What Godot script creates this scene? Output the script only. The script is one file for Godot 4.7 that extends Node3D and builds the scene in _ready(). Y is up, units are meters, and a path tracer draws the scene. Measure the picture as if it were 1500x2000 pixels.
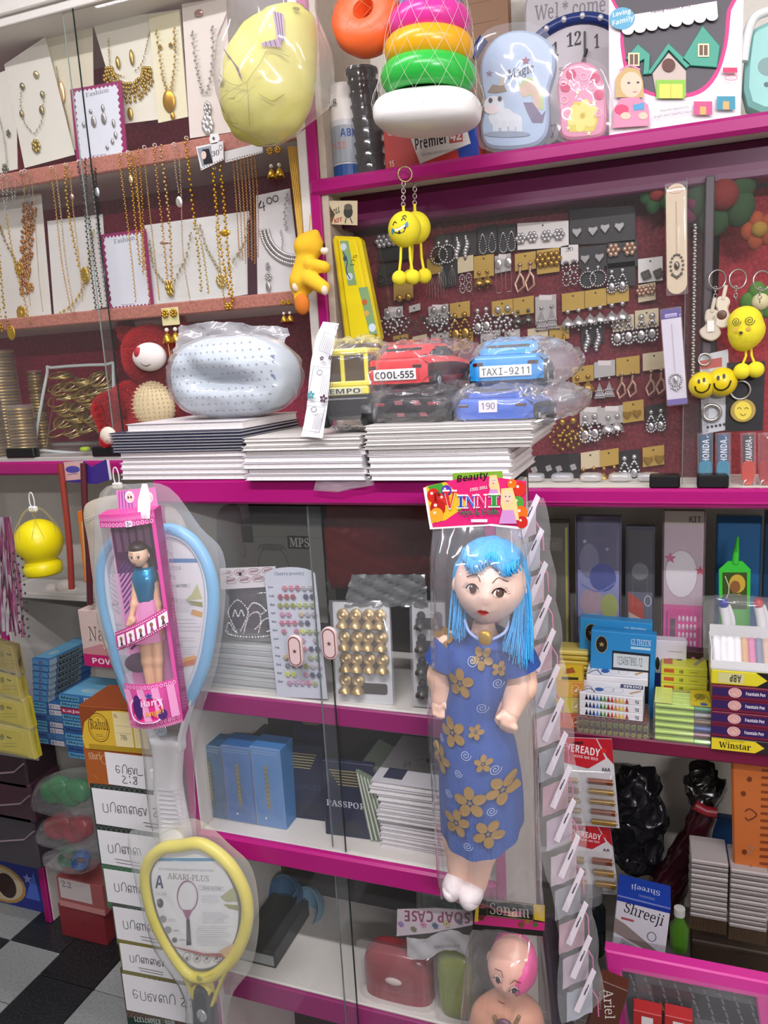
extends Node3D

const F := 1500.0
const FLOOR := -1.6
const ZW := -1.57
const ZC := -1.05
var view := Basis(Vector3.UP,deg_to_rad(20.5))*Basis(Vector3.RIGHT,deg_to_rad(-10.7))*Basis(Vector3.BACK,deg_to_rad(-3.26))
var mats := {}
var names := {}
var rng := RandomNumberGenerator.new()

# ---------------------------------------------------------------- mesh collector
class G:
	var v := PackedVector3Array()
	var n := PackedVector3Array()
	var c := PackedColorArray()
	var ix := PackedInt32Array()
	var col := Color.WHITE
	var T := Transform3D.IDENTITY
	func at(t: Transform3D) -> G:
		T=t
		return self
	func ink(h: String) -> G:
		col=Color(h).srgb_to_linear()
		return self
	func put(p: Vector3,q: Vector3) -> int:
		v.push_back(T*p)
		n.push_back((T.basis*q).normalized())
		c.push_back(col)
		return v.size() - 1
	func tri(a: Vector3,b: Vector3,d: Vector3) -> void:
		var q := (b - a).cross(d - a)
		var i := put(a,q)
		put(b,q)
		put(d,q)
		ix.append_array([i,i+2,i+1])
	func quad(a: Vector3,b: Vector3,d: Vector3,e: Vector3) -> void:
		var q := (d - a).cross(e - b)
		var i := put(a,q)
		put(b,q)
		put(d,q)
		put(e,q)
		ix.append_array([i,i+2,i+1,i,i+3,i+2])
	func box(o: Vector3,s: Vector3,bev := 0.0) -> G:
		var h := s*0.5
		var b := minf(bev,minf(h.x,minf(h.y,h.z))*0.95)
		for ax in 3:
			for sg in [-1.0,1.0]:
				var u := (ax+1) % 3
				var w := (ax+2) % 3
				var k: Array[Vector3]=[]
				for e in [[-1,-1],[1,-1],[1,1],[-1,1]]:
					var p := Vector3.ZERO
					p[ax]=sg*h[ax]
					p[u]=e[0]*(h[u] - b)
					p[w]=e[1]*(h[w] - b)
					k.push_back(o+p)
				if sg>0: quad(k[0],k[1],k[2],k[3])
				else: quad(k[3],k[2],k[1],k[0])
		if b>0.0:
			for ax in 3:
				var u := (ax+1) % 3
				var w := (ax+2) % 3
				for e in [[-1,-1],[1,-1],[1,1],[-1,1]]:
					var k: Array[Vector3]=[]
					for q in [[-1,0],[1,0],[1,1],[-1,1]]:
						var p := Vector3.ZERO
						p[ax]=q[0]*(h[ax] - b)
						p[u]=e[0]*(h[u] - (b if q[1]==0 else 0.0))
						p[w]=e[1]*(h[w] - (0.0 if q[1]==0 else b))
						k.push_back(o+p)
					if e[0]*e[1]>0: quad(k[3],k[2],k[1],k[0])
					else: quad(k[0],k[1],k[2],k[3])
			for sx in [-1,1]:
				for sy in [-1,1]:
					for sz in [-1,1]:
						var a := o+Vector3(sx*h.x,sy*(h.y - b),sz*(h.z - b))
						var d := o+Vector3(sx*(h.x - b),sy*h.y,sz*(h.z - b))
						var e := o+Vector3(sx*(h.x - b),sy*(h.y - b),sz*h.z)
						if sx*sy*sz>0: tri(a,d,e)
						else: tri(a,e,d)
		return self
	func grid(nu: int,nv: int,f: Callable,cu := false,cv := false) -> G:
		var cu_n := nu if cu else nu+1
		var cv_n := nv if cv else nv+1
		var pts := PackedVector3Array()
		var nn := PackedVector3Array()
		pts.resize(cu_n*cv_n)
		nn.resize(cu_n*cv_n)
		for j in cv_n:
			for i in cu_n:
				pts[j*cu_n+i]=f.call(float(i)/nu,float(j)/nv)
		var q := PackedInt32Array()
		for j in nv:
			for i in nu:
				var a := j*cu_n+i
				var b := j*cu_n+(i+1) % cu_n
				var d := ((j+1) % cv_n)*cu_n+(i+1) % cu_n
				var e := ((j+1) % cv_n)*cu_n+i
				var m := (pts[d] - pts[a]).cross(pts[e] - pts[b])
				nn[a]+=m
				nn[b]+=m
				nn[d]+=m
				nn[e]+=m
				q.append_array([a,d,b,a,e,d])
		var base := v.size()
		for i in pts.size():
			put(pts[i],nn[i] if nn[i].length()>1e-14 else Vector3.UP)
		for i in q:
			ix.push_back(base+i)
		return self
	func ball(o: Vector3,r: Vector3,nu := 16,nv := 10,pw := 1.0) -> G:
		return grid(nu,nv,func(u,w):
			var a: float=u*TAU
			var b: float=(w - 0.5)*PI
			var ca := cos(a)
			var sa := sin(a)
			var cb := cos(b)
			var sb := sin(b)
			if pw != 1.0:
				ca=signf(ca)*absf(ca) ** pw
				sa=signf(sa)*absf(sa) ** pw
				cb=absf(cb) ** pw
				sb=signf(sb)*absf(sb) ** pw
			return o+Vector3(r.x*ca*cb,r.y*sb,-r.z*sa*cb),true)
	func bead(o: Vector3,r: float) -> void:
		var k := [Vector3(r,0,0),Vector3(0,0,-r),Vector3(-r,0,0),Vector3(0,0,r)]
		var b := v.size()
		for q in k: put(o+q,q)
		put(o+Vector3(0,r,0),Vector3.UP)
		put(o - Vector3(0,r,0),Vector3.DOWN)
		for i in 4:
			var j := (i+1) % 4
			ix.append_array([b+i,b+4,b+j,b+j,b+5,b+i])
	func lathe(o: Vector3,pr: Array,seg := 20,sx := 1.0,sz := 1.0) -> G:
		var m := pr.size()
		var sn: Array[Vector2]=[]
		for i in m - 1:
			var d: Vector2=pr[i+1] - pr[i]
			sn.push_back(Vector2(d.y,-d.x).normalized())
		for i in m - 1:
			var na := sn[i]
			var nb := sn[i]
			if i>0 and sn[i].dot(sn[i - 1])>0.6: na=(sn[i]+sn[i - 1]).normalized()
			if i<m - 2 and sn[i].dot(sn[i+1])>0.6: nb=(sn[i]+sn[i+1]).normalized()
			var b := v.size()
			for k in seg+1:
				var a := TAU*k/seg
				var e := Vector3(cos(a)*sx,0,-sin(a)*sz)
				var en := Vector3(cos(a)/sx,0,-sin(a)/sz).normalized()
				put(o+e*pr[i].x+Vector3(0,pr[i].y,0),en*na.x+Vector3(0,na.y,0))
				put(o+e*pr[i+1].x+Vector3(0,pr[i+1].y,0),en*nb.x+Vector3(0,nb.y,0))
			for k in seg:
				var a := b+k*2
				ix.append_array([a,a+3,a+2,a,a+1,a+3])
		return self
	func tube(pts: Array,r,seg := 6,closed := false) -> G:
		var m := pts.size()
		if m<2: return self
		var up := Vector3.UP
		var t0: Vector3=(pts[1] - pts[0]).normalized()
		if absf(t0.dot(up))>0.9: up=Vector3.RIGHT
		var side := t0.cross(up).normalized()
		var b := v.size()
		for i in m:
			var p0: Vector3=pts[i - 1] if i>0 else (pts[m - 1] if closed else pts[i])
			var p1: Vector3=pts[i+1] if i<m - 1 else (pts[0] if closed else pts[i])
			var t := (p1 - p0).normalized()
			if t.length()<0.5: t=t0
			side=(side - t*side.dot(t)).normalized()
			var o := side.cross(t)
			var rr: float=r[i] if r is Array else r
			for k in seg:
				var a := TAU*k/seg
				var q := side*cos(a)+o*sin(a)
				put(pts[i]+q*rr,q)
		var rows := m if closed else m - 1
		for i in rows:
			var i2 := (i+1) % m
			for k in seg:
				var k2 := (k+1) % seg
				ix.append_array([b+i*seg+k,b+i*seg+k2,b+i2*seg+k2,b+i*seg+k,b+i2*seg+k2,b+i2*seg+k])
		if not closed:
			for e in [0,m - 1]:
				var p1: Vector3=pts[1] if e==0 else pts[m - 2]
				var q: Vector3=(pts[e] - p1).normalized()
				var o2 := v.size()
				for k in seg: put(T.affine_inverse()*v[b+e*seg+k],q)
				for k in range(1,seg - 1):
					if e==0: ix.append_array([o2,o2+k+1,o2+k])
					else: ix.append_array([o2,o2+k,o2+k+1])
		return self
	func prism(poly: PackedVector2Array,z0: float,z1: float,bev := 0.0) -> G:
		if Geometry2D.is_polygon_clockwise(poly): poly.reverse()
		var m := poly.size()
		var en: Array[Vector2]=[]
		for i in m:
			var d := poly[(i+1) % m] - poly[i]
			en.push_back(Vector2(d.y,-d.x).normalized())
		var inn := PackedVector2Array()
		for i in m:
			var bi := (en[i]+en[(i+m - 1) % m]).normalized()
			var k := maxf(0.5,bi.dot(en[i]))
			inn.push_back(poly[i] - bi*bev/k)
		var tr := Geometry2D.triangulate_polygon(inn)
		for s in 2:
			var z := z1 if s==1 else z0
			var b := v.size()
			for p in inn: put(Vector3(p.x,p.y,z),Vector3(0,0,1 if s==1 else -1))
			for i in range(0,tr.size(),3):
				var a := inn[tr[i]]
				var cw := (inn[tr[i+1]] - a).cross(inn[tr[i+2]] - a)<0
				if cw==(s==1): ix.append_array([b+tr[i],b+tr[i+1],b+tr[i+2]])
				else: ix.append_array([b+tr[i],b+tr[i+2],b+tr[i+1]])
		var rows := [[poly,z0+bev,poly,z1 - bev,0.0]]
		if bev>0: rows+=[[poly,z1 - bev,inn,z1,1.0],[inn,z0,poly,z0+bev,-1.0]]
		for rw in rows:
			for i in m:
				var j := (i+1) % m
				var na := en[i]
				var nb := en[i]
				if en[i].dot(en[(i+m - 1) % m])>0.7: na=(en[i]+en[(i+m - 1) % m]).normalized()
				if en[i].dot(en[j])>0.7: nb=(en[i]+en[j]).normalized()
				var b := v.size()
				put(Vector3(rw[0][i].x,rw[0][i].y,rw[1]),Vector3(na.x,na.y,rw[4]))
				put(Vector3(rw[0][j].x,rw[0][j].y,rw[1]),Vector3(nb.x,nb.y,rw[4]))
				put(Vector3(rw[2][j].x,rw[2][j].y,rw[3]),Vector3(nb.x,nb.y,rw[4]))
				put(Vector3(rw[2][i].x,rw[2][i].y,rw[3]),Vector3(na.x,na.y,rw[4]))
				ix.append_array([b,b+2,b+1,b,b+3,b+2])
		return self
	func chain(pts: Array,r: float,step: float,wob := 0.0) -> G:
		var k := 0
		for i in pts.size() - 1:
			var a: Vector3=pts[i]
			var d: Vector3=pts[i+1] - a
			var m := maxi(1,int(d.length()/step))
			for j in m:
				k+=1
				bead(a+d*(float(j)/m)+Vector3(wob*(k % 2*2 - 1),0,0),r*(1.0 if k % 2==0 else 0.8))
		return self
	func ring(o: Vector3,b: Basis,r: float,th: float,seg := 20,ts := 6,ry := -1.0) -> G:
		var p := []
		for k in seg:
			var a := TAU*k/seg
			p.push_back(o+b*Vector3(cos(a)*r,sin(a)*(r if ry<0 else ry),0))
		return tube(p,th,ts,true)
	func mesh() -> ArrayMesh:
		var a := []
		a.resize(Mesh.ARRAY_MAX)
		a[Mesh.ARRAY_VERTEX]=v
		a[Mesh.ARRAY_NORMAL]=n
		a[Mesh.ARRAY_COLOR]=c
		a[Mesh.ARRAY_INDEX]=ix
		var m := ArrayMesh.new()
		m.add_surface_from_arrays(Mesh.PRIMITIVE_TRIANGLES,a)
		return m

# ---------------------------------------------------------------- flat print laid on a face
class Ink:
	static var glyphs := {}
	static var fonts := {}
	var g := G.new()
	var z := 0.0
	var dz := 0.00007
	var mode := 0
	var w := 1.0
	var h := 1.0
	var t := Transform3D.IDENTITY
	var view := Basis.IDENTITY
	var warp: Callable
	func pt(a: float,b: float) -> Vector2:
		if mode==2: return Vector2((a - 0.5)*w,b*h)
		if mode==1:
			var r := view*Vector3((a - 750.0)/1500.0,-(b - 1000.0)/1500.0,-1.0)
			var o := t.origin+t.basis.z*z
			var q := t.affine_inverse()*(r*(o.dot(t.basis.z)/r.dot(t.basis.z)))
			return Vector2(q.x,q.y)
		return Vector2(a,b)
	func pts(k: Array) -> PackedVector2Array:
		var p := PackedVector2Array()
		for i in range(0,k.size(),2): p.push_back(pt(k[i],k[i+1]))
		return p
	func lift(p: Vector2) -> Vector3:
		return warp.call(p,z) if warp.is_valid() else Vector3(p.x,p.y,z)
	func fill(p: PackedVector2Array,col: String) -> Ink:
		z+=dz
		g.ink(col)
		var tr := Geometry2D.triangulate_polygon(p)
		for i in range(0,tr.size(),3):
			var a := p[tr[i]]
			var b := p[tr[i+1]]
			var d := p[tr[i+2]]
			if (b - a).cross(d - a)>0: g.tri(lift(a),lift(b),lift(d))
			else: g.tri(lift(a),lift(d),lift(b))
		return self
	func poly(k: Array,col: String) -> Ink:
		return fill(pts(k),col)
	func rect(x0: float,y0: float,x1: float,y1: float,col: String) -> Ink:
		return poly([x0,y0,x1,y0,x1,y1,x0,y1],col)
	func oval(cx: float,cy: float,rx: float,ry: float,col: String,rot := 0.0,seg := 18) -> Ink:
		return fill(ell(cx,cy,rx,ry,rot,seg),col)
	func ell(cx: float,cy: float,rx: float,ry: float,rot := 0.0,seg := 18) -> PackedVector2Array:
		var o := pt(cx,cy)
		var ax := (pt(cx+1.0*0.01,cy) - o)*100.0
		var ay := (pt(cx,cy+0.01) - o)*100.0
		var p := PackedVector2Array()
		for i in seg:
			var a := TAU*i/seg
			var q := Vector2(cos(a)*rx,sin(a)*ry).rotated(rot)
			p.push_back(o+ax*q.x+ay*q.y)
		return p
	func line(k: Array,wd: float,col: String,closed := false) -> Ink:
		return stroke(pts(k),wd,col,closed)
	func stroke(p: PackedVector2Array,wd: float,col: String,closed := false) -> Ink:
		z+=dz
		g.ink(col)
		var m := p.size()
		var l: Array[Vector2]=[]
		for i in m:
			var a := p[i - 1] if i>0 else (p[m - 1] if closed else p[i])
			var b := p[i+1] if i<m - 1 else (p[0] if closed else p[i])
			var d := (b - a).normalized()
			l.push_back(Vector2(-d.y,d.x)*wd*0.5)
		for i in (m if closed else m - 1):
			var j := (i+1) % m
			g.quad(lift(p[i] - l[i]),lift(p[j] - l[j]),lift(p[j]+l[j]),lift(p[i]+l[i]))
		return self
	func curve(k: Array,wd: float,col: String,closed := false) -> Ink:
		var p := pts(k)
		var m := p.size()
		var s := PackedVector2Array()
		for i in (m if closed else m - 1):
			var p0 := p[(i - 1+m) % m] if closed or i>0 else p[0]
			var p2 := p[(i+1) % m]
			var p3 := p[(i+2) % m] if closed or i<m - 2 else p2
			for q in 5: s.push_back(p[i].cubic_interpolate(p2,p0,p3,q/5.0))
		if not closed: s.push_back(p[m - 1])
		return stroke(s,wd,col,closed)
	func loop(cx: float,cy: float,rx: float,ry: float,wd: float,col: String) -> Ink:
		return stroke(ell(cx,cy,rx,ry,0.0,24),wd,col,true)
	func text(s: String,f: String,x0: float,y0: float,x1: float,y1: float,ht: float,col: String,lean := 0.0) -> Ink:
		z+=dz
		g.ink(col)
		var key := s+"|"+f
		if not glyphs.has(key):
			var tm := TextMesh.new()
			tm.text=s
			tm.font=fonts[f]
			tm.font_size=32
			tm.depth=0.0
			tm.pixel_size=0.01
			tm.curve_step=2.0
			var a := tm.get_mesh_arrays()
			var bb := AABB()
			var vv: PackedVector3Array=a[Mesh.ARRAY_VERTEX]
			if vv.size(): bb=AABB(vv[0],Vector3.ZERO)
			for p in vv: bb=bb.expand(p)
			glyphs[key]=[vv,a[Mesh.ARRAY_INDEX],bb]
		var e: Array=glyphs[key]
		var bx: AABB=e[2]
		var o := pt(x0,y0)
		var ux := pt(x1,y1) - o
		var uy := (pt(x0,y0 - ht) - o) if mode==1 else (pt(x0,y0+ht) - o)
		if mode==1 and absf(y1 - y0)>absf(x1 - x0): uy=pt(x0 - ht,y0) - o
		if mode != 1 and absf(y1 - y0)>0.0001:
			uy=Vector2(-ux.y,ux.x).normalized()*uy.length()
		uy+=ux.normalized()*lean*uy.length()
		var vs: PackedVector3Array=e[0]
		var id: PackedInt32Array=e[1]
		var q: Array[Vector3]=[]
		for p in vs:
			var k := o+ux*((p.x - bx.position.x)/maxf(bx.size.x,1e-5))+uy*((p.y - bx.position.y)/maxf(bx.size.y,1e-5))
			q.push_back(lift(k))
		for i in range(0,id.size(),3):
			var a := q[id[i]]
			var b := q[id[i+1]]
			var d := q[id[i+2]]
			if (b - a).cross(d - a).z>0: g.tri(a,b,d)
			else: g.tri(a,d,b)
		return self
	func lines(x0: float,y0: float,x1: float,y1: float,rows: int,th: float,col: String,sd := 1) -> Ink:
		for i in rows:
			var k := float(i)/maxi(1,rows - 1)
			var yy := lerpf(y0,y1,k)
			var e := lerpf(x0,x1,0.7+0.3*absf(sin(float(i*7+sd))))
			line([x0,yy,e,yy],th,col)
		return self
	func star(cx: float,cy: float,r: float,col: String,k := 5,inner := 0.42) -> Ink:
		var o := pt(cx,cy)
		var ax := (pt(cx+0.01,cy) - o)*100.0
		var ay := (pt(cx,cy+0.01) - o)*100.0
		if mode==2: ay=Vector2(0,ax.length())
		var p := PackedVector2Array()
		for i in k*2:
			var a := PI*i/k+(PI/2 if mode != 1 else -PI/2)
			var q := r*(1.0 if i % 2==0 else inner)
			p.push_back(o+ax*cos(a)*q+ay*sin(a)*q)
		return fill(p,col)

# ---------------------------------------------------------------- helpers
func ray(px: float,py: float) -> Vector3:
	return view*Vector3((px - 750.0)/F,-(py - 1000.0)/F,-1.0)
func P(px: float,py: float,z: float) -> Vector3:
	var r := ray(px,py)
	return r*(z/r.z)
func PY(px: float,py: float,y: float) -> Vector3:
	var r := ray(px,py)
	return r*(y/r.y)
func fr(ax: float,ay: float,bx: float,by: float,cx: float,cy: float,z: float) -> Dictionary:
	var a := P(ax,ay,z)
	var b := P(bx,by,z)
	var c := P(cx,cy,z)
	var x := b - a
	var up := a - c
	var ex := x.normalized()
	var ey := Vector3(-ex.y,ex.x,0)
	return {"t": Transform3D(Basis(ex,ey,Vector3.BACK),c+x*0.5+(up - ey*up.dot(ey))*0.0),"w": x.length(),"h": absf(up.dot(ey))}
func nm(s: String) -> String:
	var k: int=names.get(s,-1)+1
	names[s]=k
	return s if k==0 else "%s_%03d" % [s,k]
func thing(called: String,label: String,cat: String,at := Vector3.ZERO,b := Basis.IDENTITY,group := "") -> Node3D:
	var o := Node3D.new()
	o.name=nm(called)
	add_child(o)
	o.transform=Transform3D(b,at)
	o.set_meta("label",label)
	o.set_meta("category",cat)
	if group != "": o.set_meta("group",group)
	return o
func thf(called: String,label: String,cat: String,f: Dictionary,group := "") -> Node3D:
	return thing(called,label,cat,f.t.origin,f.t.basis,group)
func mk(parent: Node,called: String,g,m: Material,label := "",at := Vector3.ZERO,b := Basis.IDENTITY) -> MeshInstance3D:
	var o := MeshInstance3D.new()
	o.name=called
	o.mesh=g.mesh() if g is G else g
	o.material_override=m
	o.transform=Transform3D(b,at)
	parent.add_child(o,true)
	if label != "": o.set_meta("label",label)
	return o
func struct(called: String,g,m: Material,label: String,cat: String) -> MeshInstance3D:
	var o := mk(self,called,g,m)
	o.set_meta("kind","structure")
	o.set_meta("label",label)
	o.set_meta("category",cat)
	return o
func dup(o: Node3D,label: String,t: Transform3D,group := "") -> Node3D:
	var c: Node3D=o.duplicate()
	c.name=nm(String(o.name).trim_suffix("_"+String(o.name).get_slice("_",String(o.name).count("_"))) if String(o.name)[-1].is_valid_int() else String(o.name))
	add_child(c)
	c.transform=t
	c.set_meta("label",label)
	if group != "": c.set_meta("group",group)
	return c
func ink(o: Node3D,z: float,mode := 1,w := 1.0,h := 1.0) -> Ink:
	var k := Ink.new()
	k.t=o.transform
	k.view=view
	k.z=z
	k.mode=mode
	k.w=w
	k.h=h
	return k
func prn(o: Node,k: Ink,called := "print",m: Material=null,label := "") -> MeshInstance3D:
	return mk(o,called,k.g,m if m else mats.print,label)
func mt(hex: String,rough := 0.5,metal := 0.0,spec := 0.5) -> StandardMaterial3D:
	var key := "%s|%.3f|%.3f|%.3f" % [hex,rough,metal,spec]
	if not mats.has(key):
		var m := StandardMaterial3D.new()
		m.albedo_color=Color(hex)
		m.roughness=rough
		m.metallic=metal
		m.metallic_specular=spec
		m.resource_name="m_"+hex
		mats[key]=m
	return mats[key]
func film(hex: String,alpha: float,rough := 0.12,spec := 0.5) -> StandardMaterial3D:
	var key := "film%s|%.3f|%.3f|%.2f" % [hex,alpha,rough,spec]
	if not mats.has(key):
		var m := StandardMaterial3D.new()
		m.transparency=BaseMaterial3D.TRANSPARENCY_ALPHA
		m.albedo_color=Color(Color(hex),alpha)
		m.roughness=rough
		m.metallic_specular=spec
		m.cull_mode=BaseMaterial3D.CULL_DISABLED
		mats[key]=m
	return mats[key]
func noise_tex(freq: float,sd: int,normal := false,bump := 4.0,oct := 4,ramp: Array=[]) -> NoiseTexture2D:
	var fn := FastNoiseLite.new()
	fn.seed=sd
	fn.frequency=freq
	fn.fractal_octaves=oct
	var t := NoiseTexture2D.new()
	t.width=512
	t.height=512
	t.seamless=true
	t.noise=fn
	t.as_normal_map=normal
	t.bump_strength=bump
	if ramp.size():
		var gr := Gradient.new()
		gr.colors=PackedColorArray(ramp)
		var of := PackedFloat32Array()
		for i in ramp.size(): of.push_back(float(i)/(ramp.size() - 1))
		gr.offsets=of
		t.color_ramp=gr
	return t
func grained(hex: String,rough: float,freq: float,sd: int,amt := 0.12,bump := 0.0,sc := 4.0) -> StandardMaterial3D:
	var m: StandardMaterial3D=mt(hex,rough).duplicate()
	m.albedo_color=Color.WHITE
	var c := Color(hex)
	m.albedo_texture=noise_tex(freq,sd,false,1.0,4,[c.darkened(amt),c,c.lightened(amt*0.6)])
	m.uv1_triplanar=true
	m.uv1_world_triplanar=false
	m.uv1_scale=Vector3.ONE*sc
	if bump>0.0:
		m.normal_enabled=true
		m.normal_texture=noise_tex(freq*1.5,sd+5,true,bump)
		m.normal_scale=0.6
	return m
func rr(w: float,h: float,r: float,x0 := 0.0,y0 := 0.0,seg := 5) -> PackedVector2Array:
	var p := PackedVector2Array()
	r=minf(r,minf(w,h)*0.5)
	for q in 4:
		var cx := x0+(w*0.5 - r)*(1 if q==0 or q==3 else -1)
		var cy := y0+(h*0.5 - r)*(1 if q<2 else -1)
		for i in seg+1:
			var a := PI*0.5*(q+float(i)/seg)
			p.push_back(Vector2(cx+cos(a)*r,cy+sin(a)*r))
	return p
func smooth(p: Array,k := 6,closed := false) -> Array:
	var s := []
	var m := p.size()
	for i in (m if closed else m - 1):
		var p0=p[(i - 1+m) % m] if closed or i>0 else p[0]
		var p2=p[(i+1) % m]
		var p3=p[(i+2) % m] if closed or i<m - 2 else p2
		for q in k: s.push_back(p[i].cubic_interpolate(p2,p0,p3,float(q)/k))
	if not closed: s.push_back(p[m - 1])
	return s
func outline(k: Array,seg := 5) -> PackedVector2Array:
	var p := []
	for i in range(0,k.size(),2): p.push_back(Vector2(k[i],k[i+1]))
	return PackedVector2Array(smooth(p,seg,true))
func ns(x: float,y: float,sd := 0.0) -> float:
	return (sin(x*1.0+sd)*cos(y*1.3 - sd*2.0)+0.6*sin(x*2.3+y*1.9+sd*3.1)+0.4*sin(x*4.7 - y*3.9+sd*1.7))/2.0
func skin(caps: Array,k: float,cell: float,g: G,warp=null) -> G:
	var lo := Vector3(1e9,1e9,1e9)
	var hi := -lo
	for c in caps:
		var r: float=maxf(c[3],c[7])+cell*3+k*0.5
		for q in [Vector3(c[0],c[1],c[2]),Vector3(c[4],c[5],c[6])]:
			lo=lo.min(q - Vector3.ONE*r)
			hi=hi.max(q+Vector3.ONE*r)
	var nx := int((hi.x - lo.x)/cell)+2
	var ny := int((hi.y - lo.y)/cell)+2
	var nz := int((hi.z - lo.z)/cell)+2
	var d := PackedFloat32Array()
	d.resize(nx*ny*nz)
	d.fill(1.0)
	for c in caps:
		var a := Vector3(c[0],c[1],c[2])
		var ab := Vector3(c[4],c[5],c[6]) - a
		var l2 := maxf(ab.length_squared(),1e-12)
		var m: float=maxf(c[3],c[7])+cell*2+k
		var b0 := (a.min(a+ab) - Vector3.ONE*m - lo)/cell
		var b1 := (a.max(a+ab)+Vector3.ONE*m - lo)/cell
		for iz in range(maxi(0,int(b0.z)),mini(nz,int(b1.z)+2)):
			for iy in range(maxi(0,int(b0.y)),mini(ny,int(b1.y)+2)):
				for ixx in range(maxi(0,int(b0.x)),mini(nx,int(b1.x)+2)):
					var p := lo+Vector3(ixx,iy,iz)*cell - a
					var t := clampf(p.dot(ab)/l2,0.0,1.0)
					var e: float=(p - ab*t).length() - lerpf(c[3],c[7],t)
					var i := (iz*ny+iy)*nx+ixx
					var o := d[i]
					var h := maxf(k - absf(o - e),0.0)/k
					d[i]=minf(o,e) - h*h*k*0.25
	var at := {}
	var sx := 1
	var sy := nx
	var sz := nx*ny
	var cor := [0,sx,sy,sx+sy,sz,sz+sx,sz+sy,sz+sx+sy]
	var off := [Vector3(0,0,0),Vector3(1,0,0),Vector3(0,1,0),Vector3(1,1,0),Vector3(0,0,1),Vector3(1,0,1),Vector3(0,1,1),Vector3(1,1,1)]
	var ed := [[0,1],[2,3],[4,5],[6,7],[0,2],[1,3],[4,6],[5,7],[0,4],[1,5],[2,6],[3,7]]
	for iz in nz - 1:
		for iy in ny - 1:
			for ixx in nx - 1:
				var i := (iz*ny+iy)*nx+ixx
				var s := 0
				for q in 8: s+=1 if d[i+cor[q]]<0 else 0
				if s==0 or s==8: continue
				var sum := Vector3.ZERO
				var cnt := 0
				for e in ed:
					var v0 := d[i+cor[e[0]]]
					var v1 := d[i+cor[e[1]]]
					if (v0<0) != (v1<0):
						sum+=off[e[0]].lerp(off[e[1]],v0/(v0 - v1))
						cnt+=1
				var gr := Vector3(d[i+sx] - d[i],d[i+sy] - d[i],d[i+sz] - d[i])+Vector3(d[i+sx+sy+sz] - d[i+sy+sz],d[i+sx+sy+sz] - d[i+sx+sz],d[i+sx+sy+sz] - d[i+sx+sy])
				var pp := lo+(Vector3(ixx,iy,iz)+sum/cnt)*cell
				at[i]=g.put(warp.call(pp) if warp != null else pp,gr)
	for i in at:
		for ax in 3:
			var st: int=[sx,sy,sz][ax]
			var u: int=[sy,sz,sx][ax]
			var w: int=[sz,sx,sy][ax]
			if (d[i]<0)==(d[i+st]<0): continue
			if not (at.has(i - u) and at.has(i - w) and at.has(i - u - w)): continue
			var q: Array=[at[i],at[i - u],at[i - u - w],at[i - w]]
			if d[i]<0: g.ix.append_array([q[0],q[2],q[1],q[0],q[3],q[2]])
			else: g.ix.append_array([q[0],q[1],q[2],q[0],q[2],q[3]])
	return g

func _ready() -> void:
	rng.seed=7
	var cam := Camera3D.new()
	cam.name="camera"
	add_child(cam)
	cam.transform=Transform3D(view,Vector3.ZERO)
	cam.fov=rad_to_deg(2.0*atan(1000.0/F))
	cam.near=0.05
	cam.far=30.0
	cam.current=true
	var env := Environment.new()
	env.background_mode=Environment.BG_COLOR
	env.background_color=Color(0.05,0.05,0.055)
	env.tonemap_mode=Environment.TONE_MAPPER_LINEAR
	env.tonemap_exposure=1.2
	env.sdfgi_enabled=true
	env.ssao_enabled=true
	env.ssil_enabled=true
	var we := WorldEnvironment.new()
	we.name="surroundings"
	we.environment=env
	add_child(we)
	for e in LAMPS: lamp(e[0],e[1],e[2],e[3],e[4])
	for f in [["sans","Droid Sans",400,false],["bold","Droid Sans",700,false],["serif","Droid Serif",400,false],["sbold","Droid Serif",700,false],["sital","Droid Serif",400,true],["mono","Droid Sans Mono",400,false]]:
		var sf := SystemFont.new()
		sf.font_names=PackedStringArray([f[1]])
		sf.font_weight=f[2]
		sf.font_italic=f[3]
		Ink.fonts[f[0]]=sf
	var pm := StandardMaterial3D.new()
	pm.vertex_color_use_as_albedo=true
	pm.roughness=0.45
	mats["print"]=pm
	var pg := StandardMaterial3D.new()
	pg.vertex_color_use_as_albedo=true
	pg.roughness=0.28
	pg.metallic=0.85
	mats["foil"]=pg
	build_room()
	build_left_cabinet()
	build_right_cabinet()
	build_case()
	build_all()

const LAMPS := [[-0.3,0.1,1.2,3.6,0.0],[-1.1,-0.96,1.2,1.0,0.0],[0.75,-0.55,1.2,0.8,0.0],[1.2,1.548,0.9,3.6,0.75]]  # last entry: unseen front wall tube, added to brighten things from the front
const CEIL := 1.25

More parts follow.
